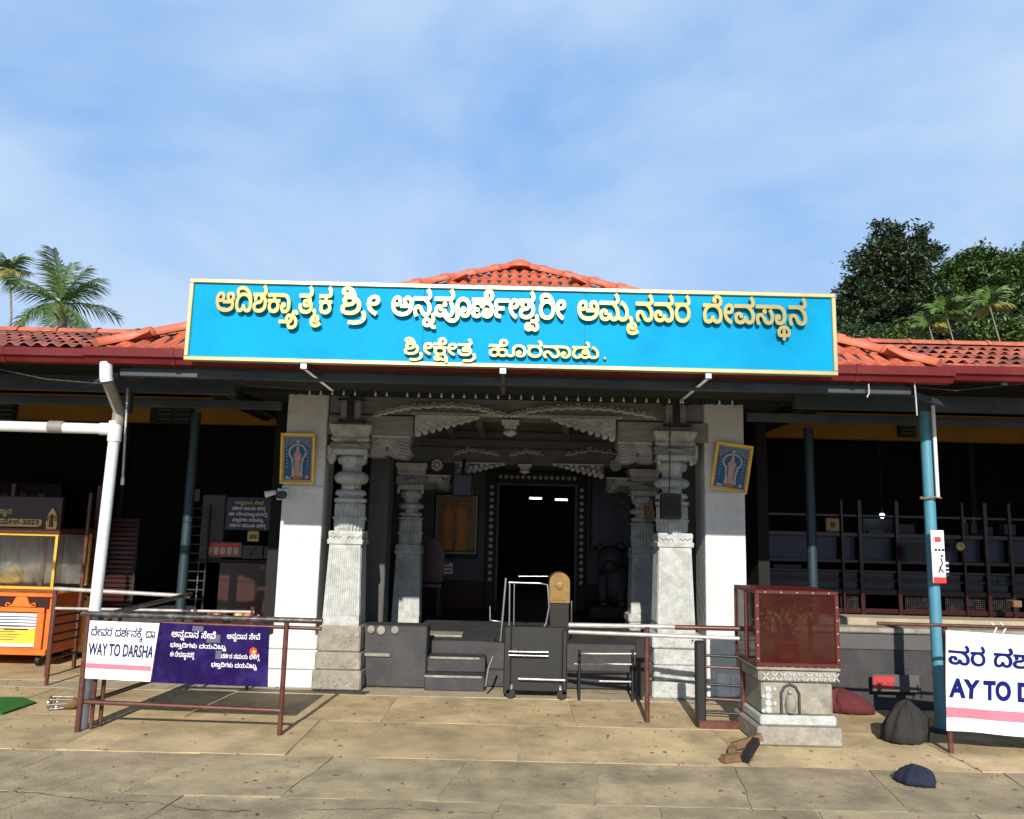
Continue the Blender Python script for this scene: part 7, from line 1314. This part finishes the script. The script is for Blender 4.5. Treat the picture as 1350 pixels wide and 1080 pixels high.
def panel(px0, py0, px1, py1, Y, m, name, lab, cat, extra=None):
    a, b = W(px0, py0, Y), W(px1, py1, Y); t = thing(name, ((a.x+b.x)/2, Y, b.z), lab, cat)
    MB().box(a.x, b.x, Y-.01, Y+.02, b.z, a.z, .004).build('board', m, t); return t, a, b
t, a, b = panel(271, 714, 318, 735, 9.75, 'print_brown', 'poster', 'dull pink poster with small photographs on a dark counter left of the left column', 'poster'); b_ = MB()
for k in range(5): b_.box(a.x+.03+.08*k, a.x+.09+.08*k, 9.735, 9.739, b.z+.03, a.z-.06)
b_.build('photo_print', 'print_pink', t); MB().box(a.x+.06, b.x-.03, 9.735, 9.739, a.z-.05, a.z-.02).build('title_print', 'ink_red', t)
t, a, b = panel(320, 719, 346, 737, 9.75, 'inner_pale_wall', 'price_board', 'pale board with one dark stroke beside the pink poster', 'notice board'); MB().tube([(a.x+.1, 9.735, b.z+.03), (a.x+.13, 9.735, b.z+.1), (a.x+.17, 9.735, a.z-.03)], .006, 5).build('stroke', 'ink_black', t)
panel(349, 720, 362, 737, 9.75, 'inner_pale_wall', 'price_board', 'plain pale board half hidden by the left white column', 'notice board')
t, a, b = panel(327, 700, 341, 714, 9.7, 'print_gold', 'small_picture', 'small square picture under the black notice board', 'picture'); MB().box(a.x+.02, b.x-.02, 9.685, 9.689, b.z+.03, b.z+.08).build('picture_print', 'print_brown', t)
a, b = W(262, 740, 9.8), W(362, 800, 9.8)
t = thing('ticket_counter', ((a.x+b.x)/2, 10, .5), 'dark maroon counter behind the purple banner', 'counter'); MB().box(a.x, b.x, 9.8, 10.2, .5, a.z, .01).build('counter_body', 'maroon_paint', t); MB().box(a.x-.02, b.x, 9.76, 10.2, a.z+.001, a.z+.03, .004).build('counter_top', 'dark_wood', t)
# goods row behind the top rail
for k in range(7):
    px = 268+14*k; p = W(px, 817, 9.0); m = ('timber', 'brass', 'cloth_red', 'print_gold', 'cloth_orange', 'maroon_paint', 'timber')[k]
    if k == 0: t = thing('goods_tray', (p.x+.3, 9.0, .5), 'low tray of brown and orange goods seen between the two top rails', 'tray'); MB().box(p.x-.1, p.x+.9, 8.95, 9.25, .5, .53, .004).build('tray', 'maroon_paint', t)
    MB().ball((p.x, 9.08, .575), .05, 10, 6, 1.2, 1, .85).build('item', m, t)

# ------------------------------------------------------------------ right hall: counters behind maroon frames
HY = 10.0
t = thing('counter_partition', (5, HY, .5), 'dark maroon framed counter partition with panes, mesh and pale drawers in the right hall', 'partition')
x0_, x1_ = W(992, 740, HY).x, 9.2
def hz(py, px=1170): return zc(py, HY, px)
for py, th in ((681, .03), (706, .05), (741, .04), (754, .03), (766, .022), (781, .06), (806, .06)):
    z = hz(py); MB().box(x0_, x1_, HY-.02, HY+.02, z-th/2, z+th/2, .003).build('cross_bar', 'maroon_paint', t)
muls = [(1110, .03), (1134, .05), (1183, .05), (1270, .03), (1300, .05), (1332, .04)]
for px, wd_ in muls:
    x = W(px, 740, HY).x; MB().box(x-wd_/2, x+wd_/2, HY-.045, HY-.021, .5, hz(660), .004).build('mullion', 'maroon_paint', t)
for x in (x0_+.02, 7.0, 7.8, 8.6): MB().box(x-.02, x+.02, HY-.045, HY-.021, .5, hz(660)).build('mullion', 'maroon_paint', t)
edges = [x0_] + [W(px, 740, HY).x for px, _ in muls] + [7.0, 7.8, 8.6, x1_]
for i in range(len(edges)-1):
    a, b = edges[i]+.03, edges[i+1]-.03; d_ = MB().box(a, b, HY+.03, HY+.06, hz(778), hz(755), .004).build('drawer_panel', 'inner_pale_wall', t)
    MB().box(a, b, HY+.07, HY+.075, hz(739), hz(708)).build('pane', 'board_navy', t)
for px in (1160, 1325):
    p = W(px, 772, HY+.02); h_ = .10; MB().prism([(p.x-.09, p.z), (p.x-.09, p.z+.05)]+[(p.x+.09*math.cos(R(180-20*k)), p.z+.05+.07*math.sin(R(20*k))) for k in range(1, 9)]+[(p.x+.09, p.z+.05), (p.x+.09, p.z)], HY+.018, HY+.028).build('arched_opening', 'black_metal', t)
ms = MB()
for (pa, pb) in ((1110, 1134), (1195, 1230), (1248, 1345)):
    xa, xb = W(pa, 790, HY).x, W(pb, 790, HY).x; x = xa
    while x < xb: ms.box(x, x+.004, HY+.03, HY+.034, hz(803), hz(784)); x += .025
    z = hz(803)
    while z < hz(784): ms.box(xa, xb, HY+.035, HY+.039, z, z+.004); z += .025
ms.build('wire_mesh', 'rail_grey', t, kind='stuff')
# things on the shelf behind the panes
def smallbox(px0, py0, px1, py1, Y, m, name, lab, cat, d=.04):
    a, b = W(px0, py0, Y), W(px1, py1, Y); t = thing(name, ((a.x+b.x)/2, Y, b.z), lab, cat); MB().box(a.x, b.x, Y, Y+d, b.z, a.z, .006).build('body', m, t); return t, a, b
t, a, b = smallbox(1089, 683, 1107, 701, 10.3, 'print_gold', 'wall_calendar', 'yellow calendar sheet pinned in the dark right hall', 'calendar'); MB().disc((a.x+b.x)/2, 10.298, (a.z+b.z)/2, .04, .004, 10).build('print', 'print_brown', t)
smallbox(1090, 703, 1107, 706, 10.3, 'inner_pale_wall', 'price_strip', 'thin pale strip below the yellow calendar', 'paper')
smallbox(1113, 702, 1127, 706, 10.3, 'print_pink', 'price_strip', 'thin pinkish strip right of the calendar', 'paper')
t, a, b = smallbox(1137, 683, 1178, 705, 10.6, 'steel_blue', 'shop_shelf', 'dim shelf lit by the small white lamp', 'shelf', .3); MB().box(a.x+.05, a.x+.25, 10.56, 10.6, b.z+.0, b.z+.05).box(a.x+.28, b.x-.05, 10.56, 10.6, b.z, b.z+.03).build('packet', 'inner_pale_wall', t)
t, a, b = smallbox(1187, 691, 1207, 706, 10.4, 'inner_pale_wall', 'paper_stack', 'pale leaning paper stack behind the panes left of the blue post', 'paper')
t, a, b = smallbox(1195, 716, 1222, 740, 9.8, 'inner_pale_wall', 'wire_basket', 'pale square wire basket hanging left of the blue post', 'basket', .02); b_ = MB()
for k in range(9): x = a.x+(b.x-a.x)*k/8; b_.box(x-.003, x+.003, 9.79, 9.795, b.z, a.z); z = b.z+(a.z-b.z)*k/8; b_.box(a.x, b.x, 9.78, 9.785, z-.003, z+.003)
b_.build('wire', 'black_metal', t)
p = W(1257, 720, 10.05); t = thing('wall_clock', (p.x, 9.9, p.z), 'small round yellowish clock right of the blue post', 'clock'); MB().disc(p.x, 9.9, p.z, .055, .02, 20).build('dial', 'print_gold', t); MB().box(p.x-.003, p.x+.003, 9.875, 9.879, p.z, p.z+.035).box(p.x, p.x+.03, 9.875, 9.879, p.z-.003, p.z+.003).build('hand', 'ink_black', t); MB().tube([(p.x+.065*math.cos(R(k*30)), 9.9, p.z+.065*math.sin(R(k*30))) for k in range(13)], .008, 6).build('rim', 'dark_wood', t)
for k, (px0, px1, py0, lab) in enumerate(((1268, 1277, 688, 'left'), (1280, 1289, 687, 'right'))):
    t, a, b = smallbox(px0, py0, px1, 705, 10.3, 'inner_pale_wall', 'hanging_garment', 'pale cloth strip hanging behind the panes, %s of the pair' % lab, 'cloth'); MB().tube([((a.x+b.x)/2, 10.3, a.z), ((a.x+b.x)/2, 10.3, a.z+.06)], .005, 5).build('hook', 'steel', t)
for k, (px0, px1) in enumerate(((1298, 1310), (1324, 1340))):
    smallbox(px0, 695-4*k, px1, 706, 10.3, ('inner_pale_wall', 'cloth_pale')[k], 'goods_packet', ('squat pale packet', 'tall lilac packet')[k]+' on the shelf at the far right of the hall', 'packet', .12)
t, a, b = smallbox(1336, 792, 1348, 801, 9.6, 'timber', 'cardboard_box', 'small tan cardboard box at the right edge behind the mesh', 'box', .15)
t, a, b = smallbox(1020, 744, 1058, 776, 10.1, 'inner_pale_wall', 'grey_panel', 'pale grey low panel behind the maroon glass box', 'panel')
t, a, b = smallbox(992, 748, 1020, 777, 10.15, 'inner_pale_wall', 'grey_panel', 'pale grey low panel beside the right white column', 'panel')
p = W(1163, 680, 10.4); t = thing('shop_lamp', (p.x, 10.4, p.z), 'small round white lamp glowing in the right hall', 'lamp'); MB().ball((p.x, 10.4, p.z), .034, 14, 8).build('bulb', 'lamp_glow', t); MB().tube([(p.x, 10.4, p.z+.03), (p.x, 10.4, p.z+.09)], .018, 10).tube([(p.x, 10.4, p.z+.09), (p.x, 10.4, 3.24)], .005, 6).build('holder', 'black_metal', t)
# ledge and white step
zz_ = zc(812, 8.9, 1200)

# ------------------------------------------------------------------ small things on the ground, left
a = G(0, 943); b = G(47, 926); 
mv = [(-5.6, 6.75), (G(0, 943).x+.02, G(0, 943).y), (G(47, 928).x, G(47, 928).y), (G(20, 925).x, G(20, 925).y+.1), (-5.6, 7.25)]
vs = [(x, y, .003) for x, y in mv]+[(x, y, .018) for x, y in mv]; n = len(mv)
tag(MB().add(vs, [tuple(range(n-1, -1, -1)), tuple(range(n, 2*n))]+[(i, (i+1) % n, (i+1) % n+n, i+n) for i in range(n)]).build('grass_mat', 'mat_green', base=(mv[1][0], mv[1][1], 0)), 'bright green artificial grass mat on the tan paving at the left edge', 'mat')
q = G(84, 936); t = thing('basket', (q.x, q.y, 0), 'small round wire basket lying on its side at the foot of the front railing', 'basket')
b_ = MB(); RR_ = .055
b_.tube([(q.x-.10, q.y-.02+RR_*math.cos(R(k*24)), RR_+RR_*math.sin(R(k*24))) for k in range(16)], .006, 6)
for k in range(8): a_ = R(k*45); b_.tube([(q.x-.10, q.y-.02, RR_), (q.x-.10, q.y-.02+RR_*math.cos(a_), RR_+RR_*math.sin(a_))], .004, 5).tube([(q.x-.10, q.y-.02+RR_*math.cos(a_), RR_+RR_*math.sin(a_)), (q.x+.06, q.y+.03+RR_*.8*math.cos(a_), RR_+RR_*.8*math.sin(a_))], .004, 5)
b_.build('wire_frame', 'steel', t); MB().tube([(q.x-.05, q.y, .05), (q.x+.07, q.y+.03, .05), (q.x+.10, q.y+.04, .055)], [.045, .05, .02], 12).build('cloth_lining', 'timber', t)

# ------------------------------------------------------------------ vegetation
def frond_mesh(L_, droop, nl, ll, m, seed, wdt=.05, vee=.35):
    rnd = random.Random(seed); b = MB(); pts = []
    for i in range(13):
        s = i/12; pts.append(Vector((0, L_*s*(1-.22*droop*s*s), L_*(.42*s-droop*s*s*.75))))
    b.tube(pts, [.035*(1-.8*i/12) for i in range(13)], 5)
    for i in range(nl):
        s = .12+.88*i/nl; k = min(11, int(s*12)); f = s*12-k; p = pts[k].lerp(pts[k+1], f); d = (pts[k+1]-pts[k]).normalized()
        l = ll*(.45+1.1*math.sin(math.pi*min(1, s*.93+.05))**.7)*rnd.uniform(.8, 1.1)
        for sg in (-1, 1):
            dr = Vector((sg*(.85-.25*s), .45+.4*s, -.30-rnd.uniform(0, .35)+vee*.3)).normalized(); e = p+dr*l+Vector((0, 0, -.22*l)); mid = p+dr*l*.5+Vector((0, 0, .03*l)); w_ = d*wdt*.5
            b.add([p-w_, p+w_, mid+w_*1.1, mid-w_*1.1, e], [(0, 1, 2, 3), (3, 2, 4)])
    return b.mesh('frond', m)
def palm(px, py_crown, D, L_, nf, lab, name, cat, trunk_r, seed, leaf_l, el_rng=(-35, 85), width=.05, nl=34, base_h=0.0):
    rnd = random.Random(seed); c = W(px, py_crown, D)
    t = thing(name, (c.x, D, base_h), lab, cat)
    MB().tube([(c.x+.3*math.sin(k*.4), D, base_h+(c.z-base_h)*k/6) for k in range(6)]+[(c.x, D, c.z)], [trunk_r*(1.3-.5*k/6) for k in range(7)], 10).build('trunk', 'palm_trunk', t)
    ms_ = [frond_mesh(L_, dr, nl, leaf_l, m, seed+i, width) for i, (dr, m) in enumerate(((.35, 'palm_leaf'), (.7, 'palm_leaf'), (1.0, 'palm_leaf'), (.8, 'palm_leaf_dry')))]
    for i in range(nf):
        u = i/nf; el = el_rng[1]+(el_rng[0]-el_rng[1])*u; az = i*137.5+rnd.uniform(-12, 12)
        me = ms_[0] if u < .3 else (ms_[1] if u < .6 else (ms_[3] if rnd.random() < .35 else ms_[2]))
        inst('frond', me, t, c, (R(el-15), rnd.uniform(-.2, .2), R(az)), scale=(1, 1, 1) if u > .15 else (.8, .8, .8))
    return t, c
DP = 26
t, c = palm(80, 402, DP, 2.1, 17, 'coconut palm with drooping fronds rising behind the left roof', 'coconut_palm', 'palm tree', .16, 3, .5, width=.04)
b_ = MB()
for k in range(7): b_.ball((c.x+.28*math.cos(k*.9), DP-.2+.2*math.sin(k*.9), c.z-.22-.09*(k % 3)), .11, 10, 6, 1, 1, 1.2)
b_.build('coconut', 'palm_leaf_dry', t)
palm(13, 356, 30, .75, 10, 'slim areca palm with a thin trunk at the left edge', 'areca_palm', 'palm tree', .045, 8, .40, nl=18, width=.05)

def crown(lobes, D, n, leaf, m, seed, depth=1.6):
    """leaf-sized faces in twiggy clusters filling the given lobes (px, py, rpx)"""
    rnd = random.Random(seed); vs = []; fs = []; k_ = D/F_PX
    tot = sum(l[2]**2 for l in lobes)
    for (px, py, r) in lobes:
        c = W(px, py, D); rr = r*k_; m_ = int(n*r*r/tot)
        ncl = max(5, m_//42)
        for q in range(ncl):
            d = Vector((rnd.gauss(0, 1), rnd.gauss(0, 1), rnd.gauss(0, 1))).normalized(); rad = rr*(rnd.random()**.45)
            cc = c+Vector((d.x*rad, d.y*rad*depth, d.z*rad)); cr_ = rr*rnd.uniform(.10, .20)+leaf*1.5
            ax = (cc-c).normalized() if (cc-c).length > .01 else Vector((0, 0, 1)); ax = (ax+Vector((0, 0, .3))).normalized()
            for j in range(42):
                o = Vector((rnd.gauss(0, .5), rnd.gauss(0, .5), rnd.gauss(0, .32)))*cr_+ax*rnd.uniform(-.6, .9)*cr_
                p = cc+o; a = Vector((rnd.gauss(0, 1), rnd.gauss(0, 1), rnd.gauss(0, .5))).normalized(); b2 = a.cross(Vector((rnd.gauss(0, .5), rnd.gauss(0, .5), 1))).normalized(); s = leaf*rnd.uniform(.6, 1.25)
                i0 = len(vs); vs += [p-a*s, p+b2*s*.42, p+a*s, p-b2*s*.42]; fs.append((i0, i0+1, i0+2, i0+3))
    return MB().add(vs, fs)
def tree(name, px, D, lobes, n, leaf, m, lab, cat, seed, limbs, tr=.22):
    zt = max(W(l[0], l[1], D).z for l in lobes); x = W(px, 440, D).x
    t = thing(name, (x, D, 0), lab, cat); b = MB(); fork = W(px, 430, D); fork.x = x
    b.tube([(x, D, 0), (x+.1, D, fork.z*.5), (fork.x, D, fork.z)], [tr*1.4, tr, tr*.75], 10)
    b.build('trunk', 'bark', t); lb = MB()
    for (lx, ly) in limbs:
        e = W(lx, ly, D); mid = fork.lerp(e, .5)+Vector((.1, .2, .15)); lb.tube([fork-Vector((0, 0, .3)), mid, e], [tr*.55, tr*.3, tr*.08], 7)
    lb.build('limb', 'bark', t)
    cr_ = crown(lobes, D, n, leaf, m, seed).build('crown', m, t); cr_['kind'] = 'stuff' if False else 'thing'; del cr_['kind']
    return t
def fill(x0, x1, y0, y1, r, n, seed):
    rnd = random.Random(seed); return [(rnd.uniform(x0, x1), rnd.uniform(y0, y1), r*rnd.uniform(.8, 1.2)) for _ in range(n)]
tree('dark_tree', 1172, 24, [(1172, 320, 20), (1205, 314, 16), (1150, 338, 20), (1182, 345, 32), (1216, 340, 20), (1234, 332, 11), (1140, 362, 26), (1178, 378, 36), (1128, 385, 22), (1142, 408, 34), (1180, 418, 36), (1212, 375, 24), (1218, 412, 28), (1240, 400, 20), (1245, 425, 22), (1112, 412, 24), (1160, 302, 9), (1180, 298, 8), (1112, 436, 24), (1150, 444, 28), (1195, 446, 26)], 36000, .085, 'leaf_dark',
     'tall dark leafy tree directly right of the signboard', 'tree', 11, [(1176, 320), (1215, 335), (1150, 350), (1125, 390), (1205, 370), (1170, 300)])
tree('round_tree', 1280, 28, [(1284, 342, 18), (1298, 350, 16), (1268, 356, 20), (1250, 366, 20), (1288, 370, 28), (1306, 380, 26), (1260, 395, 30), (1238, 388, 22), (1290, 408, 32), (1245, 425, 30), (1280, 440, 30), (1315, 430, 30)], 27000, .10, 'leaf_mid',
     'rounded mid-green tree in the middle of the trees on the right', 'tree', 12, [(1286, 345), (1260, 370), (1305, 370)])
tree('edge_tree', 1342, 26, [(1330, 352, 20), (1350, 345, 22), (1372, 350, 26), (1325, 374, 24), (1350, 378, 30), (1385, 385, 30), (1328, 402, 28), (1360, 415, 32), (1340, 438, 28), (1380, 430, 30)], 24000, .09, 'leaf_mid',
     'bushy green tree cut by the right edge of the photo', 'tree', 13, [(1340, 355), (1365, 365)])
for i, (px, py, r, m, lab) in enumerate(((1130, 452, 26, 'leaf_dark', 'dark low shrub under the tall dark tree'), (1195, 450, 24, 'leaf_mid', 'leafy shrub just above the right roof ridge, left of the areca palms'), (1270, 440, 28, 'leaf_mid', 'dense glossy shrub between the areca palms'), (1335, 442, 28, 'leaf_mid', 'shrub above the roof ridge at the right edge'), (1236, 436, 24, 'leaf_dark', 'dark shrub behind the first areca palm'), (1305, 436, 26, 'leaf_dark', 'dark shrub behind the tallest areca palm'))):
    D = 21+(i % 3); c = W(px, py, D); t = thing('shrub', (c.x, D, 0), lab, 'shrub', 'shrubs behind the right roof')
    lb = MB()
    for k in range(5): lb.tube([(c.x, D, 0), (c.x+.1*(k-2), D, c.z*.6), (c.x+.2*(k-2), D, c.z+.3)], [.05, .04, .015], 6)
    lb.build('stem', 'bark', t)
    crown([(px, py, r), (px-r*.7, py+4, r*.75), (px+r*.7, py+3, r*.75), (px, py+22, r*1.2)], D, 9000, .07, m, 40+i).build('foliage', m, t)
for i, (px, py, L_, lab) in enumerate(((1224, 428, .42, 'small areca palm leftmost of the three over the right roof'), (1246, 412, .48, 'areca palm with yellow-green fronds in the middle of the three'), (1304, 402, .55, 'areca palm with the tallest pale stem over the right roof'))):
    palm(px, py, 19.5, L_, 9, lab, 'areca_palm', 'palm tree', .022, 60+i, .24, (-5, 85), .05, 20)
